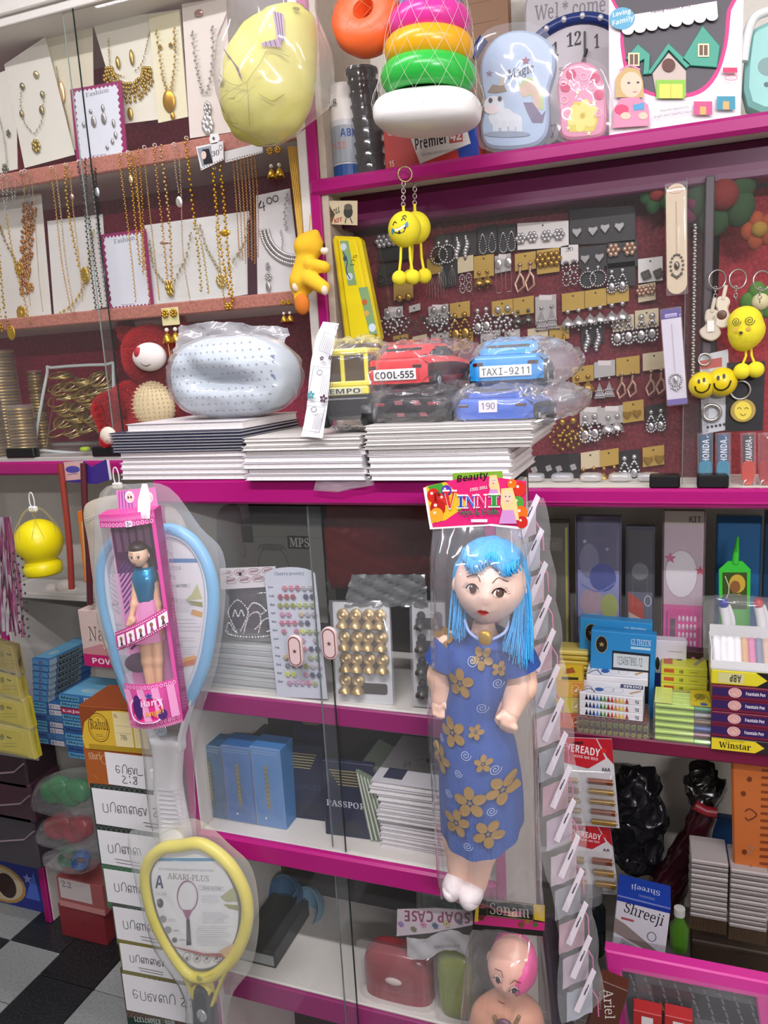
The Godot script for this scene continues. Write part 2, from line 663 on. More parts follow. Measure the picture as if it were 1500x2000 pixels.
func lamp(x: float,z: float,l: float,e: float,_turn: float) -> void:
	var t := thing("tube_light","white fluorescent tube fitting "+("added on the front wall for front fill" if _turn>0.0 else "on the ceiling behind the viewer" if z>0 else ("on the ceiling over the necklace cabinet" if x<0 else "on the ceiling over the stationery shelf")),"light",Vector3(x,CEIL,z),Basis.IDENTITY,"ceiling tubes")
	mk(t,"housing",G.new().box(Vector3(0,-0.025,0),Vector3(l+0.04,0.05,0.08),0.006),mt("e8e8e6",0.5))
	var m := StandardMaterial3D.new()
	m.albedo_color=Color.WHITE
	m.emission_enabled=true
	m.emission=Color(0.99,0.975,1.0)
	m.emission_energy_multiplier=3.0
	var g := G.new()
	g.tube([Vector3(-l/2,-0.068,0),Vector3(l/2,-0.068,0)],0.015,10)
	mk(t,"tube",g,m)
	var a := AreaLight3D.new()
	a.name="tube_glow"
	a.area_size=Vector2(l,0.05)
	a.light_energy=e
	a.light_color=Color(0.99,0.975,1.0)
	a.shadow_enabled=true
	if _turn>0.0: t.transform=Transform3D(Basis(Vector3.RIGHT,PI/2),Vector3(x,_turn,z))
	a.rotation_degrees=Vector3(-90,0,0)
	a.position=Vector3(0,-0.09,0)
	t.add_child(a)

# ---------------------------------------------------------------- room
func build_room() -> void:
	var wall := grained("d8d4cc",0.8,0.02,3,0.02)
	struct("wall_back",G.new().box(Vector3(-0.8,-0.15,-1.98),Vector3(5.2,2.9,0.1)),wall,"pale plastered back wall behind the cabinets","wall")
	struct("wall_left",G.new().box(Vector3(-3.35,-0.15,-0.2),Vector3(0.1,2.9,3.6)),wall,"pale side wall left of the cabinets","wall")
	struct("wall_right",G.new().box(Vector3(1.75,-0.15,-0.2),Vector3(0.1,2.9,3.6)),wall,"pale side wall right of the cabinets","wall")
	struct("wall_front",G.new().box(Vector3(-0.8,-0.15,1.6),Vector3(5.2,2.9,0.1)),mt("5e5650",0.9),"wall behind the viewer, darkened to dim its reflection in the glass","wall")  # unseen wall, coloured dark to cut the haze reflected in the panes
	struct("ceiling",G.new().box(Vector3(-0.8,CEIL+0.05,-0.2),Vector3(5.2,0.1,3.7)),mt("e6e3dc",0.85),"white ceiling of the shop","ceiling")
	var fl := struct("floor",G.new().box(Vector3(-0.8,FLOOR - 0.06,-0.2),Vector3(5.2,0.1,3.7)),mt("6a6a68",0.9),"chequered floor of black and grey stone tiles","floor")
	var s := 0.187
	var kinds := [grained("9b9f9e",0.45,0.05,11,0.10),grained("919695",0.45,0.05,12,0.12),grained("232628",0.4,0.05,13,0.2),grained("1d2022",0.4,0.05,14,0.2)]
	var g := G.new().box(Vector3(0,-0.005,0),Vector3(s - 0.003,0.01,s - 0.003),0.0012)
	var tile := g.mesh()
	for i in range(-7,12):
		for j in range(-4,12):
			var x := -1.617+s*(i+0.5)
			var z := -1.47+s*(j+0.5)+(0.082 if i>=0 else 0.0)
			if x<-2.4 or x>0.2 or z<-1.9 or z>0.4: continue
			var dark := (posmod(i,2)==0) if i>=0 else (posmod(i+j,2)==0 and j<1)
			mk(fl,"tile",tile,kinds[(2 if dark else 0)+posmod(i*5+j*3,2)],"",Vector3(x,FLOOR,z))

func slab(parent: Node3D,called: String,x0: float,x1: float,y0: float,y1: float,z0: float,z1: float,m: Material,bev := 0.002,label := "") -> MeshInstance3D:
	var o := parent.position
	return mk(parent,called,G.new().box(Vector3((x0+x1)/2,(y0+y1)/2,(z0+z1)/2) - o,Vector3(x1 - x0,y1 - y0,z1 - z0).abs(),bev),m,label)

func edging() -> Material:
	return mt("a5166e",0.28)

# ---------------------------------------------------------------- left showcase
func build_left_cabinet() -> void:
	var white := grained("d9d5cd",0.5,0.03,21,0.02)
	var mag := edging()
	var t := thing("showcase_cabinet","tall white laminate wall cabinet with magenta edging and glass front holding the necklaces","cabinet",Vector3(-1.5,FLOOR,-1.72))
	slab(t,"back_panel",-2.6,-0.70,FLOOR,1.1,-1.90,-1.88,white)
	slab(t,"cloth_panel",-2.6,-0.735,-0.17,0.88,-1.878,-1.872,grained("a8123f",0.8,0.04,22,0.3),0.0,"dark crimson cloth backing")
	slab(t,"side_panel",-0.735,-0.70,FLOOR,0.9,-1.88,ZW,white)
	slab(t,"edge_strip",-0.712,-0.688,FLOOR,0.9,ZW - 0.012,ZW+0.006,mag,0.003)
	slab(t,"side_panel",-2.62,-2.6,FLOOR,1.1,-1.88,ZW,white)
	slab(t,"top_board",-2.6,-0.70,0.83,0.85,-1.88,ZW,white)
	slab(t,"cornice",-2.6,-0.70,0.85,0.89,ZW - 0.02,ZW+0.01,white,0.003)
	slab(t,"edge_strip",-2.6,-0.70,0.895,0.95,ZW - 0.02,ZW+0.012,mag,0.004)
	var wood := grained("b2705f",0.5,0.05,23,0.2)
	slab(t,"shelf",-2.6,-0.735,0.495,0.515,-1.87,ZW - 0.03,white)
	slab(t,"shelf_lip",-2.6,-0.735,0.483,0.520,ZW - 0.03,ZW - 0.018,wood,0.003,"brownish pink wooden shelf lip")
	slab(t,"shelf",-2.6,-0.735,0.150,0.165,-1.87,ZW - 0.03,white)
	slab(t,"shelf_lip",-2.6,-0.735,0.146,0.176,ZW - 0.03,ZW - 0.018,wood,0.003,"brownish pink wooden shelf lip")
	slab(t,"base_board",-2.6,-0.70,-0.20,-0.182,-1.88,ZW+0.004,mt("b9b6b1",0.3))
	slab(t,"edge_strip",-2.6,-0.735,-0.228,-0.192,ZW - 0.01,ZW+0.016,mag,0.006)
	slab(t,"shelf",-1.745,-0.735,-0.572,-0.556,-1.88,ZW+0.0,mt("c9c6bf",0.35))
	slab(t,"divider",-1.757,-1.733,FLOOR,-0.556,-1.88,ZW,white)
	slab(t,"edge_strip",-1.757,-1.733,FLOOR,-0.228,ZW,ZW+0.012,mag,0.003)
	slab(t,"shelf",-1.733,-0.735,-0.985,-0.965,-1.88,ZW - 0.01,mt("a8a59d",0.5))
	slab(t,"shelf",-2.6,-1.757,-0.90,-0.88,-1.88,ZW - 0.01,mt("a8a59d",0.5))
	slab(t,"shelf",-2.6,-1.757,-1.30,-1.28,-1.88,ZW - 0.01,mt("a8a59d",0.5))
	var glass := film("f4f8f6",0.012,0.03,0.3)
	slab(t,"glass_pane",-2.55,-1.265,-0.178,0.83,ZW - 0.004,ZW - 0.001,glass,0.0)
	slab(t,"glass_pane",-1.30,-0.738,-0.178,0.83,ZW - 0.012,ZW - 0.009,glass,0.0)
	slab(t,"glass_edge",-1.267,-1.2648,-0.178,0.83,ZW - 0.004,ZW - 0.001,mt("2c3a35",0.1),0.0,"dark green polished glass edge")
	slab(t,"glass_edge",-1.302,-1.3005,-0.178,0.83,ZW - 0.012,ZW - 0.009,mt("8f9d97",0.1),0.0)
	for e in [[10.0,65.0,890.0],[178.0,236.0,890.0]]:
		var a := P(e[0],e[2],ZW+0.01)
		var b := P(e[1],e[2],ZW+0.01)
		slab(t,"glass_clip",a.x,b.x,-0.182,-0.158,ZW - 0.016,ZW+0.008,mt("0f0f11",0.4),0.003,"black plastic glass stop")

# ---------------------------------------------------------------- right showcase
func build_right_cabinet() -> void:
	var white := grained("d6d1c6",0.5,0.03,31,0.02)
	var mag := edging()
	var t := thing("showcase_cabinet","white laminate wall cabinet with magenta edging holding the earring showcase and the stationery shelves","cabinet",Vector3(0.3,FLOOR,-1.72))
	slab(t,"back_panel",-0.70,1.3,FLOOR,1.2,-1.90,-1.88,white)
	slab(t,"side_panel",-0.688,-0.672,-0.27,0.9,-1.88,ZW,grained("b9ab9a",0.55,0.03,32,0.06))
	slab(t,"side_panel",1.28,1.3,FLOOR,1.2,-1.88,ZW,white)
	slab(t,"top_shelf",-0.688,1.28,0.366,0.386,-1.88,ZW,white)
	slab(t,"edge_strip",-0.71,1.28,0.360,0.392,ZW - 0.004,ZW+0.012,mag,0.007)
	slab(t,"frame_strip",-0.672,1.28,0.300,0.366,-1.70,-1.635,mt("5a0f3f",0.35),0.003,"dark plum top rail of the earring board")
	slab(t,"board",-0.672,0.075,-0.262,0.300,-1.72,-1.705,grained("660d1c",0.75,0.05,33,0.3),0.0,"maroon cloth earring board")
	slab(t,"board",0.095,1.28,-0.262,0.300,-1.76,-1.745,grained("a21826",0.75,0.05,34,0.3),0.0,"red cloth board behind the key rings")
	slab(t,"divider",0.062,0.078,-0.262,0.31,-1.72,-1.615,mt("453a3e",0.5))
	slab(t,"base_board",-0.672,1.28,-0.285,-0.262,-1.88,ZW,white)
	slab(t,"edge_strip",-0.72,1.28,-0.300,-0.262,ZW - 0.008,ZW+0.014,mag,0.005)
	slab(t,"edge_strip",-0.72,1.28,-0.291,-0.287,ZW+0.01,ZW+0.018,mag,0.0015)
	var glass := film("f4f8f6",0.012,0.03,0.3)
	slab(t,"glass_pane",-0.66,0.06,-0.262,0.31,-1.625,-1.622,glass,0.0)
	slab(t,"glass_pane",0.03,1.2,-0.262,0.31,-1.614,-1.611,glass,0.0)
	slab(t,"glass_edge",0.0295,0.031,-0.262,0.31,-1.614,-1.611,mt("7d8a85",0.1),0.0)
	for e in [[1268.0,1328.0,939.0],[1361.0,1423.0,937.0]]:
		var a := P(e[0],965,ZW+0.004)
		var b := P(e[1],965,ZW+0.004)
		slab(t,"glass_clip",a.x,b.x,-0.262,-0.237,ZW - 0.03,ZW+0.006,mt("0f0f11",0.4),0.003,"black plastic glass stop")
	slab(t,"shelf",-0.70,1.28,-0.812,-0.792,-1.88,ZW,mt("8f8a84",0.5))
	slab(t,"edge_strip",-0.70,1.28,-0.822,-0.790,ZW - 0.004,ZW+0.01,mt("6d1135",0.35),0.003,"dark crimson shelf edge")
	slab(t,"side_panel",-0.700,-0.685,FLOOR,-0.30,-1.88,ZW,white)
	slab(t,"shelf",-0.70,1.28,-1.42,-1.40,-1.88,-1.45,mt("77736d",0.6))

# ---------------------------------------------------------------- counter case
func build_case() -> void:
	var white := grained("cfccc4",0.5,0.03,41,0.02)
	var mag := edging()
	var t := thing("display_case","waist high counter display case with magenta edged shelves and sliding glass doors","display case",Vector3(-0.475,FLOOR,-1.25))
	var x0 := -0.792
	var x1 := -0.225
	slab(t,"top_board",x0,x1,-0.185,-0.162,-1.32,ZC,white)
	slab(t,"edge_strip",x0,x1,-0.200,-0.161,ZC - 0.006,ZC+0.012,mag,0.004)
	slab(t,"side_panel",x0,x0+0.014,FLOOR,-0.2,-1.32,ZC,white)
	slab(t,"side_panel",x1 - 0.014,x1,FLOOR,-0.2,-1.32,ZC,white)
	slab(t,"edge_strip",x0,x0+0.014,FLOOR,-0.205,ZC - 0.002,ZC+0.010,mag,0.002)
	slab(t,"edge_strip",x1 - 0.014,x1,FLOOR,-0.205,ZC - 0.002,ZC+0.010,mag,0.002)
	slab(t,"back_panel",x0,x1,FLOOR,-0.186,-1.33,-1.315,mt("2e2422",0.6))
	slab(t,"shelf",x0+0.014,x1 - 0.014,-0.552,-0.538,-1.315,ZC - 0.022,white)
	slab(t,"edge_strip",x0+0.014,x1 - 0.014,-0.574,-0.540,ZC - 0.022,ZC - 0.014,mt("8d1a63",0.35),0.002)
	slab(t,"shelf",x0+0.014,x1 - 0.014,-0.818,-0.800,-1.315,ZC - 0.002,white)
	slab(t,"edge_strip",x0+0.014,x1 - 0.014,-0.836,-0.796,ZC - 0.004,ZC+0.012,mag,0.004)
	slab(t,"shelf",x0+0.014,x1 - 0.014,-1.12,-1.106,-1.315,ZC - 0.022,white)
	slab(t,"edge_strip",x0+0.014,x1 - 0.014,-1.155,-1.108,ZC - 0.022,ZC - 0.014,mt("8d1a63",0.35),0.002)
	slab(t,"base_board",x0+0.014,x1 - 0.014,FLOOR+0.01,-1.5,-1.315,ZC,mag)
	var glass := film("f2f6f5",0.015,0.03,0.32)
	var xm := -0.51
	for r in [[-0.796,-0.206],[-1.5,-0.838]]:
		var a := mk(t,"glass_door",G.new().box(Vector3((x0+0.016+xm+0.012)/2,(r[0]+r[1])/2,ZC - 0.006) - t.position,Vector3(xm+0.012 - x0 - 0.016,r[1] - r[0],0.003)),glass)
		var b := mk(t,"glass_door",G.new().box(Vector3((x1 - 0.016+xm - 0.014)/2,(r[0]+r[1])/2,ZC - 0.013) - t.position,Vector3(x1 - 0.016 - xm+0.014,r[1] - r[0],0.003)),glass)
		mk(a,"glass_edge",G.new().box(Vector3(xm+0.0125,(r[0]+r[1])/2,ZC - 0.006) - t.position,Vector3(0.0016,r[1] - r[0],0.0034)),mt("26302d",0.1))
		mk(b,"glass_edge",G.new().box(Vector3(xm - 0.0145,(r[0]+r[1])/2,ZC - 0.013) - t.position,Vector3(0.0014,r[1] - r[0],0.0034)),mt("66736e",0.1))
		if r[0]>-1.0:
			handle(a,577,1271,t.position)
			handle(b,644,1256,t.position)

func handle(door: Node3D,px: float,py: float,o: Vector3) -> void:
	var c := P(px,py,ZC) - o
	var g := G.new()
	g.prism(rr(0.026,0.054,0.013,c.x,c.y,6),c.z - 0.004,c.z+0.003,0.0012)
	var h := mk(door,"handle",g,mt("d9c0bd",0.35),"white oval stick-on finger pull with a brown star")
	var k := Ink.new()
	k.z=c.z+0.0031
	k.stroke(rr(0.020,0.047,0.010,c.x,c.y,6),0.0016,"6b4440",true)
	k.stroke(rr(0.0225,0.0505,0.0112,c.x,c.y,6),0.001,"cfa8a4",true)
	k.star(c.x,c.y,0.0045,"6b4440")
	h.mesh=merge([g,k.g],["d9c0bd",""])
	h.material_override=mats.print

func merge(gs: Array,cols: Array) -> ArrayMesh:
	var r := G.new()
	for i in gs.size():
		var b := r.v.size()
		r.v.append_array(gs[i].v)
		r.n.append_array(gs[i].n)
		if cols[i]=="": r.c.append_array(gs[i].c)
		else:
			var q := PackedColorArray()
			q.resize(gs[i].v.size())
			q.fill(Color(cols[i]).srgb_to_linear())
			r.c.append_array(q)
		for j in gs[i].ix: r.ix.push_back(b+j)
	return r.mesh()

# ---------------------------------------------------------------- shaping helpers
func lp(o: Node3D,px: float,py: float,z := 0.0) -> Vector3:
	var k=ink(o,z)
	var p=k.pt(px,py)
	return Vector3(p.x,p.y,z)
func lps(o: Node3D,k: Array,z := 0.0) -> Array:
	var r=[]
	for i in range(0,k.size(),2): r.push_back(lp(o,k[i],k[i+1],z))
	return r
func cap(o: Node3D,ax: float,ay: float,az: float,ra: float,bx: float,by: float,bz: float,rb: float) -> Array:
	var a=lp(o,ax,ay,az)
	var b=lp(o,bx,by,bz)
	return [a.x,a.y,a.z,ra,b.x,b.y,b.z,rb]
func shape(o: Node3D,k: Array,z := 0.0,seg := 5) -> PackedVector2Array:
	var p=[]
	for q in lps(o,k,z): p.push_back(Vector2(q.x,q.y))
	return PackedVector2Array(smooth(p,seg,true)) if seg>0 else PackedVector2Array(p)
func rows(o: Node3D,k: Array) -> Array:
	var r=[]
	for q in k:
		var a=lp(o,q[1],q[0],q[3])
		var b=lp(o,q[2],q[0],q[3])
		r.push_back([(a.y+b.y)/2,(a.x+b.x)/2,q[3],(b.x - a.x)/2,q[4]])
	r.sort_custom(func(a,b): return a[0]<b[0])
	return r
func sec(r: Array,y: float) -> Array:
	if y<=r[0][0]: return r[0]
	for i in r.size() - 1:
		if y<=r[i+1][0]:
			var f: float=(y - r[i][0])/maxf(1e-6,r[i+1][0] - r[i][0])
			var e=[]
			var p0: Array=r[maxi(0,i - 1)]
			var p3: Array=r[mini(r.size() - 1,i+2)]
			for q in 5: e.push_back(cubic_interpolate(r[i][q],r[i+1][q],p0[q],p3[q],f))
			return e
	return r[r.size() - 1]
func loft(g: G,r: Array,nu := 28,nv := 24,pleat := 0.0,pn := 9.0,pw := 1.0,caps := true) -> G:
	var y0: float=r[0][0]
	var y1: float=r[r.size() - 1][0]
	return g.grid(nu,nv+2,func(u,v):
		var k: float=clampf((v*(nv+2) - 1.0)/nv,0.0,1.0)
		var e=sec(r,lerpf(y0,y1,k))
		var a: float=u*TAU
		var c=cos(a)
		var s=sin(a)
		if pw != 1.0:
			c=signf(c)*absf(c) ** pw
			s=signf(s)*absf(s) ** pw
		var w: float=1.0+pleat*sin(a*pn+k*2.0)*(1.0 - k)
		if caps and (v<0.5/(nv+2) or v>1.0 - 0.5/(nv+2)): w*=0.02
		return Vector3(e[1]+e[3]*c*w,lerpf(y0,y1,k),e[2] - e[4]*s*w),true)
func on_loft(r: Array,off := 0.0004,pw := 1.0) -> Callable:
	return func(p: Vector2,z: float):
		var e=sec(r,p.y)
		var q: float=clampf(absf(p.x - e[1])/e[3],0.0,0.985)
		var zz: float=(1.0 - q ** (2.0/pw)) ** (pw*0.5)
		return Vector3(p.x,p.y,e[2]+e[4]*zz+off+z)
func bag(o: Node,line: PackedVector2Array,f: float,b: float,m: Material,wr := 0.003,called := "plastic_bag",sd := 1.0,freq := 60.0) -> MeshInstance3D:
	var g=G.new()
	var c=Vector2.ZERO
	for p in line: c+=p/line.size()
	var m2=line.size()
	for s in 2:
		var dep=f if s==0 else -b
		g.grid(m2,9,func(u,v):
			var i=int(round(u*m2)) % m2
			var q: float=v if s==0 else 1.0 - v
			var p=c.lerp(line[i],1.0 - q)
			var e: float=1.0 - (1.0 - q) ** 7
			return Vector3(p.x,p.y,dep*e+wr*ns(p.x*freq,p.y*freq,sd+s*2.0)*minf(1.0,q*4.0)),true)
	return mk(o,called,g,m)

# ---------------------------------------------------------------- doll parts
func face_z(x: float,y: float) -> float:
	var z=0.0
	z+=0.16*exp(-((x*x)/0.012+(y+0.20)*(y+0.20)/0.02))
	z+=0.07*exp(-(x*x/0.02+(y - 0.0)*(y - 0.0)/0.05))
	z+=0.07*exp(-(x*x/0.05+(y+0.50)*(y+0.50)/0.012))
	z+=0.05*exp(-(x*x/0.06+(y+0.78)*(y+0.78)/0.03))
	for s in [-1.0,1.0]:
		z-=0.10*exp(-((x - s*0.36)*(x - s*0.36)/0.03+(y - 0.0)*(y - 0.0)/0.02))
		z+=0.04*exp(-((x - s*0.42)*(x - s*0.42)/0.06+(y+0.36)*(y+0.36)/0.06))
	return z
func skull(x: float,y: float) -> float:
	var w=1.0 if y>-0.1 else 1.0 - 0.13*(absf(y) - 0.1)
	return sqrt(maxf(0.0,1.0 - x*x/(w*w) - y*y))
func doll_head(o: Node3D,c: Vector3,r: Vector3,b: Basis,hex: String,eye: String,lip: String,brow: String,lid := 0.0) -> Node3D:
	var g=G.new()
	g.grid(36,26,func(u,v):
		var a: float=u*TAU
		var e: float=(v - 0.5)*PI
		var x=cos(a)*cos(e)
		var y=sin(e)
		var z=-sin(a)*cos(e)
		if y<-0.1: x*=1.0 - 0.13*(absf(y) - 0.1)
		if z>0: z+=face_z(x,y)*minf(1.0,z*2.5)
		return Vector3(x*r.x,y*r.y,z*r.z),true)
	for s in [-1.0,1.0]: g.ball(Vector3(s*r.x*0.99,-r.y*0.1,-r.z*0.1),Vector3(r.x*0.10,r.y*0.20,r.z*0.12),8,6)
	var hd=mk(o,"head",g,mt(hex,0.38),"",c,b)
	var k=Ink.new()
	k.dz=r.x*0.02
	k.warp=func(p: Vector2,z: float): return Vector3(p.x*r.x,p.y*r.y,(skull(p.x,p.y)+face_z(p.x,p.y))*r.z+0.0006+z)
	for s in [-1.0,1.0]:
		var ex: float=s*0.37
		k.curve([ex - 0.20,0.24 - 0.02*s,ex - 0.07,0.34+0.02*s,ex+0.09,0.33+0.02*-s,ex+0.20,0.24+0.04*s],0.026,brow)
		k.oval(ex,0.0,0.145,0.125,"f3eeea")
		k.oval(ex+0.01,-0.01,0.11,0.115,eye)
		k.oval(ex+0.01,-0.01,0.06,0.07,"0a0808")
		k.oval(ex - 0.03,0.05,0.022,0.022,"ffffff")
		k.curve([ex - 0.18,-0.02,ex - 0.1,0.11 - lid,ex+0.05,0.14 - lid,ex+0.18,0.02],0.04,"3a2a26")
		for q in 4: k.line([ex+s*(0.10+q*0.03),0.10 - q*0.03,ex+s*(0.19+q*0.035),0.15 - q*0.045],0.012,"3a2a26")
	k.poly([-0.17,-0.49,-0.06,-0.43,0.0,-0.45,0.06,-0.43,0.17,-0.49,0.07,-0.565,0.0,-0.58,-0.07,-0.565],lip)
	k.line([-0.15,-0.49,0.0,-0.50,0.15,-0.49],0.012,"7a1f26")
	prn(hd,k,"face_paint")
	return hd
func locks(g: G,a: Array,b: Array,count: int,r: float,sd: int,curl := 0.0) -> G:
	var q=RandomNumberGenerator.new()
	q.seed=sd
	for i in count:
		var f=q.randf()
		var jit=Vector3(q.randf_range(-1,1),q.randf_range(-1,1),q.randf_range(-1,1))*r*2.0
		var p=[]
		var rad=[]
		for j in a.size():
			p.push_back(a[j].lerp(b[j],f)+jit*(0.4+0.6*j)+Vector3(sin(j*2.2+i)*curl,0,cos(j*2.7+i)*curl))
		p=smooth(p,4)
		for j in p.size(): rad.push_back(r*(1.0 - 0.75*(float(j)/p.size()) ** 2))
		g.tube(p,rad,5)
	return g
func flower(k: Ink,cx: float,cy: float,r: float,rot: float,col: String,n := 5,core := "7d6a52") -> void:
	var o=k.pt(cx,cy)
	var md=k.mode
	k.mode=0
	for i in n:
		var a=rot+TAU*i/n
		var d=Vector2(cos(a),sin(a))
		k.oval(o.x+d.x*r*0.60,o.y+d.y*r*0.60,r*0.42,r*0.32,col,a,12)
	k.oval(o.x,o.y,r*0.13,r*0.13,core,0.0,8)
	k.mode=md
func spiral(k: Ink,cx: float,cy: float,r: float,wd: float,col: String) -> void:
	var o=k.pt(cx,cy)
	var p=PackedVector2Array()
	for i in 22: p.push_back(o+Vector2(cos(i*0.6),sin(i*0.6))*r*(0.1+0.9*i/21.0))
	k.stroke(p,wd,col)

func build_vinni_doll() -> void:
	var o=thing("baby_doll","tall blue-haired doll in a blue flowered dress, sealed in a clear bag","doll",P(908,1748,-0.96))
	var flesh=mt("eec3ab",0.38)
	var c=[]
	var w=func(ax,ay,az,ra,bx,by,bz,rb):
		var a=lp(o,ax,ay,az)
		var b=lp(o,bx,by,bz)
		c.push_back([a.x,a.y,a.z,ra,b.x,b.y,b.z,rb])
	w.call(945,1225,-0.01,0.016,946,1260,-0.01,0.018)
	w.call(942,1290,-0.01,0.040,935,1400,-0.01,0.042)
	w.call(935,1400,-0.01,0.042,932,1500,-0.01,0.044)
	w.call(905,1500,-0.01,0.026,896,1640,0.0,0.021)
	w.call(896,1640,0.0,0.021,893,1712,0.0,0.013)
	w.call(948,1500,-0.01,0.028,943,1650,0.0,0.022)
	w.call(943,1650,0.0,0.022,932,1728,0.0,0.014)
	w.call(878,1262,-0.01,0.022,860,1320,0.0,0.016)
	w.call(860,1320,0.0,0.016,860,1366,0.008,0.012)
	w.call(1008,1272,-0.01,0.024,1018,1340,0.004,0.019)
	w.call(1018,1340,0.004,0.019,999,1390,0.024,0.013)
	var g=skin(c,0.012,0.0042,G.new())
	var hand=[]
	var hw=func(ax,ay,az,ra,bx,by,bz,rb):
		var a=lp(o,ax,ay,az)
		var b=lp(o,bx,by,bz)
		hand.push_back([a.x,a.y,a.z,ra,b.x,b.y,b.z,rb])
	hw.call(998,1392,0.024,0.012,992,1402,0.028,0.013)
	for i in 4: hw.call(985.0+i*7.0,1412.0+i*3.0,0.036,0.0042,980.0+i*8.0,1421.0+i*3.0 - (i - 1.5)*(i - 1.5),0.032,0.0036)
	hw.call(984,1395,0.032,0.0045,972,1402,0.038,0.0036)
	hw.call(859,1368,0.008,0.010,858,1378,0.01,0.011)
	for i in 4: hw.call(849.0+i*7.0,1386.0+i*2.0,0.016,0.0038,848.0+i*7.5,1396.0+i*2.0 - (i - 1.5)*(i - 1.5),0.02,0.0032)
	hw.call(868,1374,0.014,0.0042,876,1386,0.02,0.0034)
	skin(hand,0.004,0.0017,g)
	mk(o,"body",g,flesh)
	for s in [[871.0,911.0,1697.0,1736.0],[902.0,947.0,1712.0,1752.0]]:
		var a=lp(o,s[0],s[3])
		var b=lp(o,s[1],s[2])
		var m=(a+b)/2
		var sh=G.new()
		sh.grid(18,10,func(u,v):
			var an: float=u*TAU
			var e: float=(v - 0.5)*PI
			var y=sin(e)
			return Vector3(m.x+cos(an)*cos(e)*(b.x - a.x)*0.5,m.y+y*(b.y - a.y)*0.5*(1.0 if y<0 else 0.8),m.z+0.012 - sin(an)*cos(e)*0.030),true)
		mk(o,"shoe",sh,mt("efe6e6",0.4),"white plastic shoe")
	var dr=rows(o,[[1232,915,985,-0.01,0.030],[1250,868,1026,-0.01,0.036],[1275,862,1020,-0.01,0.046],[1330,880,1003,-0.008,0.050],[1375,872,985,-0.006,0.050],[1400,868,990,-0.005,0.052],[1450,862,1006,-0.004,0.058],[1530,862,1018,-0.003,0.062],[1600,866,1020,-0.002,0.064]])
	var y0: float=dr[0][0]
	var dg=G.new()
	dg.grid(56,40,func(u,v):
		var a: float=u*TAU
		var y: float=lerpf(y0,dr[dr.size() - 1][0],v)
		var e=sec(dr,y)
		var fr2: float=maxf(0.0,1.0 - v*1.7)
		var wv=1.0+0.030*sin(a*11.0)*fr2
		var sag: float=0.022*sin(a)*fr2*fr2
		return Vector3(e[1]+e[3]*cos(a)*wv,y+sag,e[2] - e[4]*sin(a)*wv),true)
	var dress=mk(o,"dress",dg,mats.dress,"blue cotton dress with gold flowers and white swirls")
	for s in [[884.0,1262.0,870.0,1296.0],[1000.0,1268.0,1014.0,1308.0]]:
		var sl=G.new()
		sl.tube([lp(o,s[0],s[1],0.0),lp(o,(s[0]+s[2])/2,(s[1]+s[3])/2,0.002),lp(o,s[2],s[3],0.002)],[0.026,0.029,0.030],14)
		mk(dress,"sleeve",sl,mats.dress)
	var k=ink(o,0.0)
	k.warp=on_loft(dr,0.003)
	var gold="94743a"
	for f in [[912.0,1312.0,27.0,0.3],[952.0,1268.0,20.0,0.9],[900.0,1402.0,27.0,0.7],[868.0,1245.0,20.0,0.2],[872.0,1457.0,25.0,0.1],[938.0,1522.0,30.0,0.4],[993.0,1512.0,27.0,0.9],[912.0,1560.0,26.0,0.2],[971.0,1582.0,27.0,1.0],[960.0,1456.0,16.0,0.3],[944.0,1400.0,14.0,1.2],[985.0,1290.0,14.0,0.0]]:
		flower(k,f[0],f[1],f[2]*0.00074,f[3],gold)
	for f in [[955.0,1357.0,11.0],[982.0,1316.0,10.0],[928.0,1438.0,10.0],[980.0,1472.0,10.0],[976.0,1543.0,9.0],[935.0,1600.0,9.0],[895.0,1510.0,8.0],[934.0,1272.0,10.0],[874.0,1420.0,6.0],[915.0,1470.0,8.0]]:
		spiral(k,f[0],f[1],f[2]*0.00074,0.0008,"aab8cf")
	prn(dress,k,"flower_print")
	var cg=G.new()
	cg.tube(smooth(lps(o,[908,1212],0.022)+lps(o,[918,1236,947,1252],0.044)+lps(o,[985,1236],0.036)+lps(o,[993,1212],0.02),5),0.0022,6)
	mk(dress,"collar_piping",cg,mt("8fa6d8",0.5))
	mk(dress,"button",G.new().ball(lp(o,948,1246,0.05),Vector3(0.009,0.010,0.006),12,8,0.8),mt("c79a2e",0.3,0.6),"gold cube button")
	var hb=Basis(Vector3.UP,0.10)*Basis(Vector3.BACK,-0.10)*Basis(Vector3.RIGHT,-0.14)
	var hc=lp(o,957,1142,0.01)
	doll_head(o,hc,Vector3(0.0465,0.050,0.048),hb,"edcab9","4a2a1c","b8413a","3b2622",0.02)
	var hg=G.new()
	hg.grid(40,22,func(u,v):
		var a: float=u*TAU
		var e: float=(v - 0.5)*PI
		var d=Vector3(cos(a)*cos(e),sin(e),-sin(a)*cos(e))
		var q=1.09+0.05*ns(d.x*14,d.y*14+d.z*9)
		var hl=0.50+0.12*sin(d.x*7.0+1.2)
		if d.z>-0.1 and d.y<hl: q=0.86
		if d.y<-0.4: q=0.8
		return Vector3(d.x*0.0475,d.y*0.054+0.004,d.z*0.052)*q,true)
	var hair=mk(o,"hair",hg,mats.bluehair,"bright blue doll hair",hc,hb)
	var lg=G.new()
	var A=func(k2): return lps(o,k2,0.0)
	locks(lg,[lp(o,915,1085,0.01),lp(o,893,1130,0.01),lp(o,886,1180,0.012),lp(o,884,1245,0.03)],[lp(o,930,1075,-0.02),lp(o,902,1130,-0.01),lp(o,906,1185,0.0),lp(o,902,1235,0.03)],46,0.0016,3)
